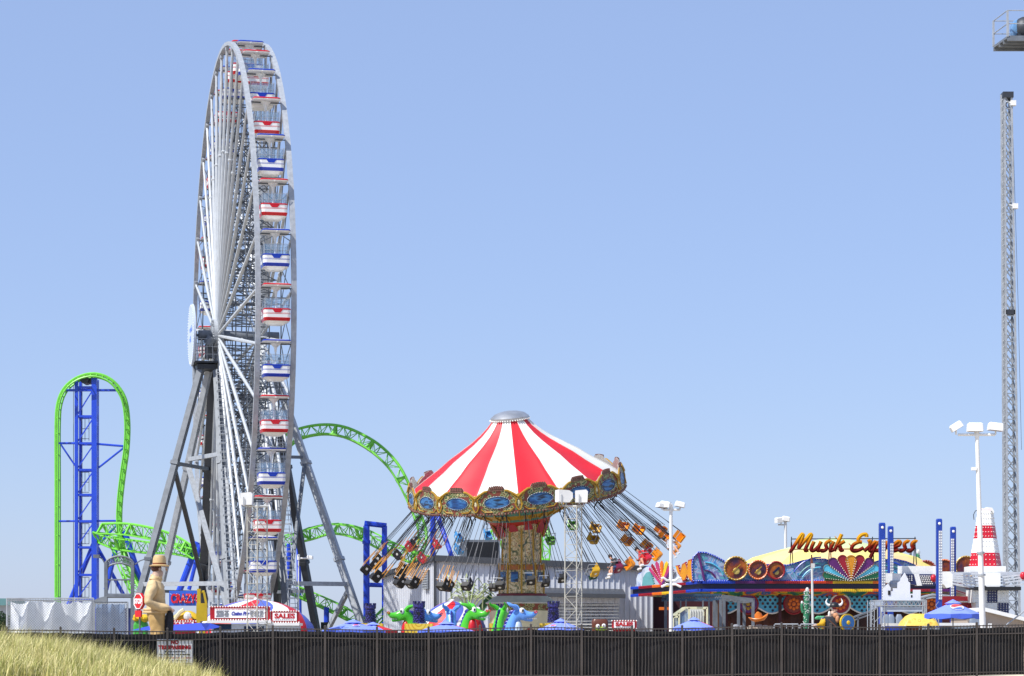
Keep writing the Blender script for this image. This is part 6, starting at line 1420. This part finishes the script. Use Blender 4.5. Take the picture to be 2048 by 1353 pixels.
# base panels
bx = [(1943, 1180, 1972, 1206, 0), (1972, 1180, 1993, 1206, 1), (1993, 1180, 2016, 1206, 0), (1950, 1206, 1993, 1228, 0), (1993, 1206, 2016, 1228, 1)]
for a, b, c, d, k in bx: m_ = MB(); m_.box(((rw(a) + rw(c)) / 2, RY + .6, (rz_(b) + rz_(d)) / 2), (rw(c) - rw(a) - .01, 1.6, rz_(b) - rz_(d) - .01), 0); m_.build('base_panel', (RW_, RNV)[k], ride_)
m_ = MB(); m_.box((rw(1980), RY + .7, .6), (1.7, 1.5, 1.15), 0); m_.build('plinth', RW_, ride_)
m_ = MB()
for a, b, c, d, k in bx: grid_bulbs(m_, P(a, d, RY - .22), P(c, d, RY - .22) - P(a, d, RY - .22), P(a, b, RY - .22) - P(a, d, RY - .22), 4 if c - a < 25 else 6, 5, .03)
m_.build('bulb_grid', BULB, ride_)
m_ = MB(); m_.box((rw(1925), RY + 1, rz_(1212)), (1.6, .1, .9), 0)
for k in range(14): m_.ball(P(1915 + 2.6 * k, 1204, RY + .9), .04, 6, 4, 1)
for k in range(4): m_.prism([(rw(1938 + 9 * k), rz_(1222)), (rw(1942 + 9 * k), rz_(1210)), (rw(1946 + 9 * k), rz_(1222))], RY + .85, RY + .9, 2)
m_.build('skirt_panel', [mat('skirt_red', '8f1422', .4), BULB, RRD], ride_)
# blue light towers
for i, (px, top, bot, w_, Y) in enumerate(((1764, 1046, 1300, 12.5, 113), (1781, 1053, 1160, 11, 115), (1878, 1038, 1300, 11.5, 112.5), (1906, 1054, 1200, 11, 116))):
    w2 = w_ * Y / F; m_ = MB(); zt = P(0, top, Y).z; z0 = 0; x = GX(px, Y); m_.loft([(z0, w2 / 2, w2 / 2, .03), (zt - .06, w2 / 2, w2 / 2, .03), (zt, w2 / 2 * .8, w2 / 2 * .8, .03)]); m_.xf(Matrix.Translation((x, Y, 0)))
    o = m_.build('light_tower', RBL, ride_)
    m_ = MB(); zA, zB = P(0, top + (34 if i < 2 else 24), Y).z, P(0, min(bot, 1200), Y).z; dx = w2 * (.15 if i != 3 else -.2); m_.box((x + dx, Y - w2 / 2 - .02, (zA + zB) / 2), (w2 * .6, .04, zA - zB), 0); m_.ball((x, Y - w2 / 2, zt - .22), (.065, .04, .065), 8, 5, 1); m_.build('light_strip', [mat('strip_grey', 'a8acb8', .4), BULB], o)
    m_ = MB(); n = int((zA - zB) / .12)
    for k in range(n):
        for s in (-.2, .2): m_.bulb((x + dx + s * w2 * .8, Y - w2 / 2 - .05, zB + (zA - zB) * (k + .5) / n), .03)
    m_.build('bulb', BULB, o)
# curved grey rails behind castle gate
m_ = MB(); m_.path([P(1840, 1196, 118), P(1865, 1190, 118), P(1900, 1193, 118), P(1930, 1202, 118)], .06, 5); m_.path([P(1840, 1200, 118), P(1865, 1195, 118), P(1900, 1198, 118), P(1930, 1207, 118)], .05, 5)
for px in (1850, 1880, 1915): m_.tube(P(px, 1196, 118), pz(px, 118, 0), .05, n=5)
m_.build('curved_guard_rail', GALV, label='curved grey tubular guard rail between the blue light towers', cat='railing')
# castle gate on truss
cY = 104.0; cg = thing('castle_gate', 'white plywood castle silhouette standing on an aluminium truss entrance gate', 'gate', (GX(1800, cY), cY, 0))
x = lambda px: GX(px, cY); z = lambda py: P(0, py, cY).z
m_ = MB(); o_ = [(1766, 1201), (1766, 1176), (1771, 1176), (1771, 1172), (1776, 1168), (1781, 1176), (1781, 1183), (1786, 1183), (1786, 1177), (1795, 1177), (1795, 1166), (1801, 1162), (1801, 1158), (1804, 1154), (1807, 1149), (1809, 1146), (1811, 1149), (1813, 1154), (1816, 1158), (1816, 1163), (1820, 1166), (1820, 1188), (1826, 1188), (1826, 1180), (1841, 1180), (1841, 1201)]
m_.prism([(x(a), z(b)) for a, b in o_], cY - .04, cY + .04); m_.build('castle_silhouette', mat('silhouette_white', 'dfe2ea', .5, var=.03), cg)
m_ = MB(); m_.box((x(1778), cY - .05, z(1186)), (.1, .03, .18)); m_.box((x(1823), cY + .0, z(1193)), (.06, .1, .1)); m_.build('arch_opening', BLACK, cg)
m_ = MB()
for yy in (cY - .4, cY + .4):
    for py in (1202, 1212): m_.tube((x(1744), yy, z(py)), (x(1846), yy, z(py)), .025, n=5)
    for k in range(10): m_.tube((x(1764 + 8 * k), yy, z(1212)), (x(1768 + 8 * k), yy, z(1202)), .014, n=4); m_.tube((x(1768 + 8 * k), yy, z(1202)), (x(1772 + 8 * k), yy, z(1212)), .014, n=4)
m_.build('header_truss', GALV, cg)
m_ = MB(); m_.box((x(1803), cY, z(1219)), (x(1842) - x(1764), .7, .2)); m_.add([(x(1736), cY - .3, z(1206)), (x(1764), cY - .3, z(1199)), (x(1764), cY - .3, z(1212)), (x(1742), cY - .3, z(1220))], [(3, 2, 1, 0)]); m_.build('fascia_panel', mat('gate_panel', 'b4bfd0', .6), cg)
for px in (1738, 1746, 1758, 1766, 1842, 1850, 1868, 1874):
    for yy in (cY - .4, cY + .4): m_ = MB(); m_.tube((x(px), yy, 0), (x(px), yy, z(1201 if px < 1860 else 1222)), .022, n=5); m_.build('leg', GALV, cg)
m_ = MB()
for a, b in ((1738, 1746), (1758, 1766), (1842, 1850), (1868, 1874)):
    for k in range(8): z0, z1 = z(1204 + 8 * k), z(1212 + 8 * k); p, q = (a, b) if k % 2 else (b, a); m_.tube((x(p), cY - .4, z0), (x(q), cY - .4, z1), .013, n=4)
for yy in (cY - .4,): m_.tube((x(1766), yy, z(1225)), (x(1746), yy, z(1245)), .018, n=4)
m_.build('leg_lacing', GALV, cg)
m_ = MB(); m_.path([P(1690, 1242, 106), P(1716, 1232, 106), P(1745, 1222, 106)], .05, 5); m_.path([P(1690, 1248, 106), P(1716, 1238, 106), P(1745, 1228, 106)], .04, 5)
for px, py in ((1692, 1242), (1716, 1232), (1742, 1223)): m_.tube(P(px, py, 106), pz(px, 106, 0), .04, n=5)
m_.build('ramp_handrail', GALVD, label='grey sloping ramp handrail left of the castle gate', cat='railing')
# yellow inflatable roof, boats
yt = thing('yellow_canopy', 'rounded yellow patterned canopy roof in front of the castle gate', 'canopy', (GX(1837, 102), 102, 0)); m_ = MB()
zz_ = lambda py: P(0, py, 102).z
m_.loft([(zz_(1252), .76, .7, .15), (zz_(1243), .68, .65, .2), (zz_(1233), .5, .5, .2), (zz_(1228), .3, .4, .15)]); m_.xf(Matrix.Translation((GX(1840, 102), 102.4, 0)) @ Matrix.Shear('XY', 4, (0, 0)))
m_.build('cover', mat_ramp('yellow_patterned_vinyl', 'noise', [(.3, 'd8b040'), (.55, 'e6cc60'), (.62, 'c89a30'), (.68, 'e8d070')], 3.0, .5, False), yt, True)
for dx in (-.6, .6): m_ = MB(); m_.tube((GX(1840, 102) + dx, 102.4, 0), (GX(1840, 102) + dx, 102.4, zz_(1250)), .03, n=6); m_.build('post', GALV, yt)
bt_ = thing('kiddie_boat', 'white and blue toy boat hull left of the yellow canopy', 'ride car', (GX(1788, 104), 104, 0)); m_ = MB(); zb = P(0, 1248, 104).z
m_.loft([(zb - .5, .3, .2, .1), (zb - .1, .5, .26, .2)], 1); m_.loft([(zb - .1, .52, .28, .22), (zb + .02, .54, .3, .24)], 0); m_.xf(Matrix.Translation((GX(1788, 104), 104, 0))); m_.build('hull', [WHITE, BLUE], bt_, True)
m_ = MB(); m_.box((GX(1788, 104), 104, (zb - .5) / 2), (.2, .2, zb - .5)); m_.build('stand', GALVD, bt_)
for px in (1772, 1782, 1798): 
    m_ = MB(); xx_ = GX(px, 109); m_.loft([(0, .16, .16, .05), (P(0, 1236, 109).z, .15, .15, .06), (P(0, 1229, 109).z, .08, .08, .04)]); m_.xf(Matrix.Translation((xx_, 109, 0))); m_.build('ride_pod', mat('pod_grey', '7d8896', .4), None, True, {1772: 'grey rounded ride pod under the castle gate, leftmost of three', 1782: 'grey rounded ride pod under the castle gate, middle of three', 1798: 'grey rounded ride pod under the castle gate, rightmost of three'}[px], 'ride car', 'grey ride pods under the castle gate')
# low white building at the right edge
hY = 108.0; hb = thing('white_hut', 'low beige sided hut with white gable roof at the right edge behind the fence', 'building', (GX(1995, hY), hY, 0)); X = lambda px: GX(px, hY); Zz = lambda py: P(0, py, hY).z
m_ = MB(); m_.prism([(X(1934), 0), (X(2090), 0), (X(2090), Zz(1256)), (X(2046), Zz(1243)), (X(1968), Zz(1222)), (X(1934), Zz(1226))], hY, hY + 4)
for k in range(8): m_.box(((X(1982) + X(2085)) / 2, hY - .01, .2 + k * .19), (X(2085) - X(1982), .02, .02))
m_.build('wall', mat('beige_siding', 'b5a595', .7, var=.05), hb)
m_ = MB(); m_.bar((X(1966), hY + 2, Zz(1219)), (X(2100), hY + 2, Zz(1252)), 4.6, .16, up=(0, 0, 1)); m_.bar((X(1925), hY + 2, Zz(1224)), (X(1966), hY + 2, Zz(1219)), 4.6, .16); m_.build('roof', RW_, hb)
m_ = MB(); m_.box((X(1979), hY - .05, 1.0), (.16, .12, 2.1)); m_.box((X(1930), hY - .05, 1.0), (.12, .12, 2.1)); m_.build('corner_post', WHITE, hb)
m_ = MB(); m_.box((X(1955), hY - .02, Zz(1243)), (.7, .06, .35)); m_.build('window', mat('window_white', 'c8d4e0', .3), hb)
m_ = MB(); m_.box((GX(1905, 106), 107, .95), (2.0, 1.6, 1.9)); kz = thing('kiosk', 'pale blue kiosk with flat roof under the large blue umbrella', 'kiosk', (GX(1905, 106), 107, 0)); m_.build('wall', mat('kiosk_pale_blue', 'b4c4d4', .6), kz)
m_ = MB(); m_.box((GX(1905, 106), 107, 2.0), (2.2, 1.9, .12)); m_.build('roof', WHITE, kz); m_ = MB(); m_.box((GX(1893, 106), 106.17, 1.75), (.5, .04, .25)); m_.build('window', GLASSD, kz)
m_ = MB(); m_.tube(P(2011, 1252, 99), P(2062, 1212, 99), .03, n=6); m_.tube(P(2011, 1252, 99), pz(2011, 99, 0), .03, n=6); m_.tube(P(2062, 1212, 99), pz(2062, 99, 0), .03, n=6); m_.build('handrail', GALV, label='grey sloping tube handrail at the right edge above the fence', cat='railing')
# lattice drop tower
DY = 130.0; dt = thing('lattice_mast', 'very tall grey lattice mast with side ladder at the right edge', 'tower', (GX(2028, DY), DY, 0)); ztp = P(0, 192, DY).z
bl, br, tl, tr = pz(2016, DY, 0), pz(2041, DY, 0), P(2009, 192, DY), P(2023, 192, DY); o4 = [V((0, 0, 0)), V((0, .62, 0))]
for a, b, m in ((bl, tl, GALV), (br, tr, GALV)):
    for o_, mm in ((o4[0], GALV), (o4[1], GALV)): m_ = MB(); m_.bar(a + o_ * 1.6, b + o_, .1); m_.build('leg', mm, dt)
m_ = MB(); n = 44
for k in range(n):
    t0, t1 = k / n, (k + 1) / n
    L0, L1, R0, R1 = lerp(bl, tl, t0), lerp(bl, tl, t1), lerp(br, tr, t0), lerp(br, tr, t1)
    m_.bar(L1, R0, .065); m_.bar(L0 + o4[1], R1 + o4[1], .06); m_.bar(L0 + o4[1], L1, .05); m_.bar(R0, R1 + o4[1], .05); m_.bar(L1 + o4[1], R0 + o4[1], .05)
    if k % 2: m_.bar(L0, R0, .05)
m_.build('lacing', mat('mast_grey', '888f96', .5), dt)
m_ = MB(); la, lb = pz(2008, DY, 0), P(2002, 190, DY); n = 90
m_.bar(la, lb, .07); m_.bar(la + V((.16, .2, 0)), lb + V((.14, .2, 0)), .04)
for k in range(n): p = lerp(la, lb, k / n); m_.path([p, p + V((.08, -.08, .1)), p + V((.2, .1, .02))], .02, 4)
for k in range(0, n, 9): m_.bar(lerp(la, lb, k / n), lerp(bl, tl, k / n), .05)
m_.build('ladder', GALV, dt)
m_ = MB()
for t in (.62,): q = lerp(bl, tl, t); q2 = lerp(br, tr, t); m_.box((q + q2) / 2 + V((0, .3, 0)), ((q2 - q).length, .7, .45 if t < .5 else .25))
m_.box((tl + tr) / 2 + V((0, .3, .05)), (.55, .8, .3)); m_.build('junction_box', DARKST, dt)
for i, (px, py) in enumerate(((2026, 207), (2030, 413))): m_ = MB(); c = P(px, py, DY); m_.box(c, (.28, .3, .26)); m_.bar(c, c - V((.35, 0, -.1)), .05); m_.build('lamp', WHITE, dt)
m_ = MB(); m_.path([P(2024, 200, DY), P(2036, 600, DY), P(2043, 900, DY)], .012, 4); m_.build('cable', DARKST, dt)
# boom ride with platform, top right
bo = thing('boom_ride', 'steel mesh service platform with railings high at the top right corner', 'thrill ride', (GX(2068, 130), 130, 0))
Nl, Fl = P(2015, 74, 128.9), P(1987, 95, 131.1); zd = Nl.z; Fl.z = zd; Nr = V((GX(2100, 128.9), 128.9, zd)); Fr = V((GX(2085, 131.1), 131.1, zd))
m_ = MB(); m_.add([Nl - Z * .06, Nr - Z * .06, Fr - Z * .06, Fl - Z * .06, Nl + Z * .06, Nr + Z * .06, Fr + Z * .06, Fl + Z * .06], [(3, 2, 1, 0), (4, 5, 6, 7), (0, 1, 5, 4), (1, 2, 6, 5), (2, 3, 7, 6), (3, 0, 4, 7)])
for t in (.0, .3, .6, 1): m_.bar(lerp(Nl, Fl, t) - Z * .14, lerp(Nr, Fr, t) - Z * .14, .14, .16)
m_.build('deck', GALVD, bo)
m_ = MB(); H = 1.36
for a, b in ((Nl, Fl), (Nl, Nr), (Fl, Fr)):
    for h in (H, H / 2): m_.tube(a + Z * h, b + Z * h, .028, n=5)
for q in (Nl, Fl): m_.bar(q, q + Z * H, .1)
for t in (.3, .6): m_.bar(lerp(Fl, Fr, t), lerp(Fl, Fr, t) + Z * H, .07); 
m_.bar(lerp(Nl, Nr, .5), lerp(Nl, Nr, .5) + Z * H, .07); m_.build('railing', GALV, bo)
m_ = MB(); cc = P(2050, 48, 130); cc.z = zd + .65; m_.ball(cc, (.65, .6, .65), 14, 10); m_.box(cc - Z * .5, (1.0, .8, .4)); m_.build('capsule', DARKST, bo, True)
m_ = MB(); m_.ball(cc + V((-.38, .1, -.02)), (.4, .5, .56), 12, 8); m_.build('capsule_window', mat('capsule_blue_glass', '6f9fd0', .1, alpha=.6), bo, True)
m_ = MB(); xb0, xb1 = GX(2058, 130), GX(2096, 130)
for x_ in (xb0, xb1):
    for y in (129.6, 130.6): m_.bar((x_, y, 0), (x_, y, zd - .1), .14)
for k in range(40):
    z0, z1 = zd * k / 40, zd * (k + 1) / 40
    m_.bar((xb0, 129.6, z0), (xb1, 129.6, z1), .07); m_.bar((xb1, 130.6, z0), (xb0, 130.6, z1), .07); m_.bar((xb0 - .32, 129.6, z0), (xb0, 129.6, z0), .04)
m_.build('lattice_boom', GALVD, bo)
# cacti, poles
CAC = mat('cactus_green', '2f7a55', .5)
def cactus(label, px, top, Y, h_arm):
    x, z = GX(px, Y), P(0, top, Y).z; t = thing('cactus_prop', label, 'cactus', (x, Y, 0), group='prop cacti'); S_ = Y / F; m_ = MB()
    def ribbed(pts, r): m_.path(crom(pts, 12), [r * (.5 if i in (0, 12) else 1 + .12 * (-1) ** i) for i in range(13)], 9)
    ribbed([(x, Y, .0), (x, Y, z * .5), (x + 2 * S_, Y, z)], 5.5 * S_); ribbed([(x, Y, z - 45 * S_), (x - 6 * S_, Y, z - 42 * S_), (x - 8 * S_, Y, z - 34 * S_), (x - 8 * S_, Y, z - 24 * S_)], 3.2 * S_); ribbed([(x, Y, z - 50 * S_), (x + 6 * S_, Y, z - 46 * S_), (x + 8 * S_, Y, z - 36 * S_), (x + 8 * S_, Y, z - 30 * S_)], 3 * S_)
    m_.build('body', CAC, t, True); m_ = MB(); rr = random.Random(px)
    for k in range(80): a, u = rr.uniform(3.2, 6.2), rr.random(); m_.ball((x + 2 * S_ * u + 5.8 * S_ * math.cos(a), Y + 5.8 * S_ * math.sin(a), z - 70 * S_ * (1 - u)), .022, 4, 3)
    m_.build('spines', OFFW, t, True)
    for c_, r_ in (((x + 2.5 * S_, Y, z + 1 * S_), 4), ((x - 8 * S_, Y, z - 24 * S_), 2.6), ((x + 8 * S_, Y, z - 29 * S_), 2.6)): m_ = MB(); m_.ball(c_, (r_ * S_, r_ * S_, r_ * 1.5 * S_), 7, 5); m_.build('flower_tip', OFFW, t, True)
cactus('green prop cactus with white tips beside the thin pole before the music ride', 1612, 1182, 108, 0)
cactus('distant thin green prop cactus behind the music ride, left of the blue towers', 1834, 1106, 170, 0)
m_ = MB(); m_.tube(pz(1627, 106, 0), P(1624, 1135, 106), .055, .05, 8, 0); m_.tube(P(1624, 1135, 106), P(1623, 1110, 106), .07, .03, 6, 1); m_.box(P(1625.5, 1132, 106), (.16, .12, .2), 0); m_.build('thin_pole', [OFFW, mat('rust_brown', '6a3a2a', .6)], label='thin white pole with brown tip right of the prop cactus', cat='pole')
m_ = MB(); m_.tube(pz(1823, 165, 0), P(1821, 1100, 165), .1, .08, 8); m_.tube(P(1817, 1106, 165), P(1825, 1104, 165), .04, n=5); m_.build('grey_mast', GALVD, label='short grey mast behind the music ride boards', cat='pole')
# hat prop
hp = thing('hat_prop', 'giant orange cowboy hat prop resting on pale boulders above the fence', 'decoration', (GX(1521, 102), 102, 0)); c = P(1519, 1243, 102)
m_ = MB(); n = 28; vs = []; fs = []
for i, (r, dz) in enumerate(((.09, .36), (.15, .33), (.19, 0), (.33, .02), (.42, .1), (.40, .13), (.3, .05), (.2, .03))):
    for j in range(n):
        a = 2 * math.pi * j / n; up = .14 * (math.cos(a) ** 2) * max(0, (r - .2) / .22) if i > 2 else (-.04 * math.cos(2 * a) if i < 2 else 0); vs.append((c.x + r * math.cos(a) * 1.0, c.y + r * math.sin(a) * .9, c.z + dz + up))
for i in range(7):
    for j in range(n): fs.append((i * n + j, i * n + (j + 1) % n, (i + 1) * n + (j + 1) % n, (i + 1) * n + j))
fs.append(tuple(range(n))); m_.add(vs, fs); m_.xf(Matrix.Translation(c) @ Matrix.Rotation(R(-12), 4, 'Y') @ Matrix.Translation(-c)); m_.build('hat', mat('orange_hat_paint', 'c8701c', .4), hp, True)
m_ = MB(); rr = random.Random(1)
for px, r in ((1500, .13), (1509, .12), (1518, .2), (1530, .16), (1540, .12)): m_.ball((GX(px, 102), 102 + rr.uniform(-.1, .1), P(0, 1254, 102).z - .05), (r, r, r * .8), 8, 6)
m_.box((c.x, 102.2, .85), (1.0, .4, 1.7)); m_.build('boulder', mat('pale_stone', 'a89a8c', .8, bump=.6), hp, True)
rk = MB()
for px, r, k in ((1472, .17, 0), (1482, .1, 1)): rk.ball((GX(px, 102.5), 102.5, P(0, 1254, 102.5).z - .03), (r, r, r * .8), 8, 6)
rk.box((GX(1476, 102.5), 102.6, .85), (.5, .2, 1.7)); rk.build('rock_prop', mat('grey_stone', '7f8186', .8, bump=.6), None, True, 'grey rock prop just above the fence left of the cowboy hat', 'decoration')
# grey kiddie rails above fence
m_ = MB()
for a, b in ((1548, 1598), (1600, 1634)):
    m_.path([P(a, 1256, 103), P(a + 2, 1249, 103), P(b - 2, 1249, 103), P(b, 1256, 103)], .03, 5); 
    for k in range(5): m_.tube(P(a + (b - a) * k / 4, 1250, 103), pz(a + (b - a) * k / 4, 103, 0), .02, n=4)
m_.build('queue_rail', GALV, label='low grey queue rails above the fence between hat prop and viking', cat='railing')
# viking statue
VY = 101.0; vk = thing('statue', 'painted viking statue with white horned helmet, yellow sleeve and blue round shield', 'statue', (GX(1662, VY), VY, 0)); S_ = VY / F
def vp(px, py, dy=0): q = P(px, py, VY); return (q.x, VY + dy, q.z)
J = [(*vp(1662, 1300), .4), (*vp(1662, 1266), .36), (*vp(1663, 1252), .32), (*vp(1667, 1232, -.05), .16), (*vp(1668, 1221, -.12), .19),
     (*vp(1647, 1243, -.15), .19), (*vp(1640, 1252, -.35), .13), (*vp(1631, 1252, -.55), .09), (*vp(1627, 1253, -.6), .08),
     (*vp(1683, 1240, 0), .18), (*vp(1691, 1254, -.1), .13), (*vp(1690, 1262, -.3), .1),
     (*vp(1653, 1330), .22), (*vp(1653, 1342), .18), (*vp(1671, 1330), .22), (*vp(1671, 1342), .18)]
E = [(0, 1), (1, 2), (2, 3), (3, 4), (2, 5), (5, 6), (6, 7), (7, 8), (2, 9), (9, 10), (10, 11), (0, 12), (12, 13), (0, 14), (14, 15)]
b = 8
for k, (dx, dz) in enumerate(((-.09, .03), (-.1, .0), (-.09, -.03), (-.07, -.05))): J.append((J[b][0] + dx, J[b][1] - .03 + .02 * k, J[b][2] + dz, .022)); E.append((b, len(J) - 1))
J.append((J[b][0] - .02, J[b][1] - .1, J[b][2] + .03, .022)); E.append((b, len(J) - 1))
vs, fs = skin(J, E, 2); ms = []
for f in fs:
    c = sum((V(vs[i]) for i in f), V()) / len(f); px = PX(c); py = HOR - (c.z - EYE) * F / c.y
    ms.append(1 if (py < 1233 or px < 1634) else (2 if (px < 1650 or px > 1686) and py > 1238 else 0))
m_ = MB(); m_.add(vs, fs, ms); m_.build('body', [CL_BK, STSK, mat('sleeve_yellow', 'c89a14', .5)], vk, True)
m_ = MB(); q = V(vp(1668, 1215, -.08)); m_.lathe([(.2, 0), (.21, .05), (.18, .13), (.1, .19), (0, .21)], 14, c=tuple(q)); hl = m_.build('helmet', BLACK, vk, True)
m_ = MB()
for s in (-1, 1): m_.path(crom([q + V((s * .14, 0, .08)), q + V((s * .26, 0, .1)), q + V((s * .33, 0, .22)), q + V((s * .27, 0, .36))], 9), [.055, .058, .056, .052, .046, .04, .032, .024, .014, .005], 8)
m_.build('horn', WHITE, hl, True)
m_ = MB(); m_.ball(vp(1670, 1232, -.27), (.12, .1, .12), 9, 7, 0); m_.ball(vp(1673, 1239, -.34), (.09, .08, .15), 8, 6, 0); m_.ball(vp(1658, 1230, -.1), (.06, .1, .16), 7, 5, 1); m_.build('beard', [mat('ginger_beard', 'b8825c', .7, bump=.5), OFFW], vk, True)
m_ = MB(); m_.lathe([(0, -.02), (.03, 0), (0, .07)], 6, c=vp(1668, 1224, -.27)); m_.path([vp(1663, 1221, -.25), vp(1673, 1221, -.25)], .018, 5); m_.build('face_feature', STSK, vk)
m_ = MB(); rr = random.Random(5)
for k in range(30): a = rr.uniform(-.5, 3.64); m_.ball((q.x - .06 + .4 * math.cos(a), VY + .34 * math.sin(a) - .02, P(0, 1241, VY).z + rr.uniform(-.07, .06)), (.09, .08, .07), 6, 5)
m_.build('fur_collar', mat('blue_grey_fur', '7f9ac0', .9, bump=.5), vk, True)
m_ = MB(); m_.bar(vp(1655, 1240, -.42), vp(1672, 1256, -.45), .06, .03); m_.build('strap', mat('leather_brown', '6a4028', .6), vk)
m_ = MB(); Ms = Matrix.Translation(vp(1692, 1246, -.4)) @ Matrix.Rotation(R(28), 4, 'Z'); m_.tube((0, -.04, 0), (0, .04, 0), .36, n=24, m=1); m_.tube((0, -.07, 0), (0, .0, 0), .3, n=24, m=0); m_.ball((0, -.08, 0), (.09, .06, .09), 8, 6, 1); m_.xf(Ms); m_.build('shield', [mat('shield_blue', '2f6fb0', .4), mat('shield_yellow', 'd0a81c', .4)], vk)
m_ = MB(); m_.box((GX(1662, VY), VY, .02), (1.2, .9, .06)); m_.build('plinth', GALVD, vk)
tb_ = MB(); 
for k in range(7): tb_.ball((GX(1634 + 2.5 * k, 103), 103, P(0, 1237 - (k % 2) * 2, 103).z), (.1, .1, .06), 6, 4)
tb_.tube(P(1642, 1238, 103), pz(1642, 103, 0), .05, n=5); tb_.build('plant_prop', mat('plant_prop_green', '4fa070', .6), None, True, 'small green leafy prop plant left of the viking statue', 'plant')
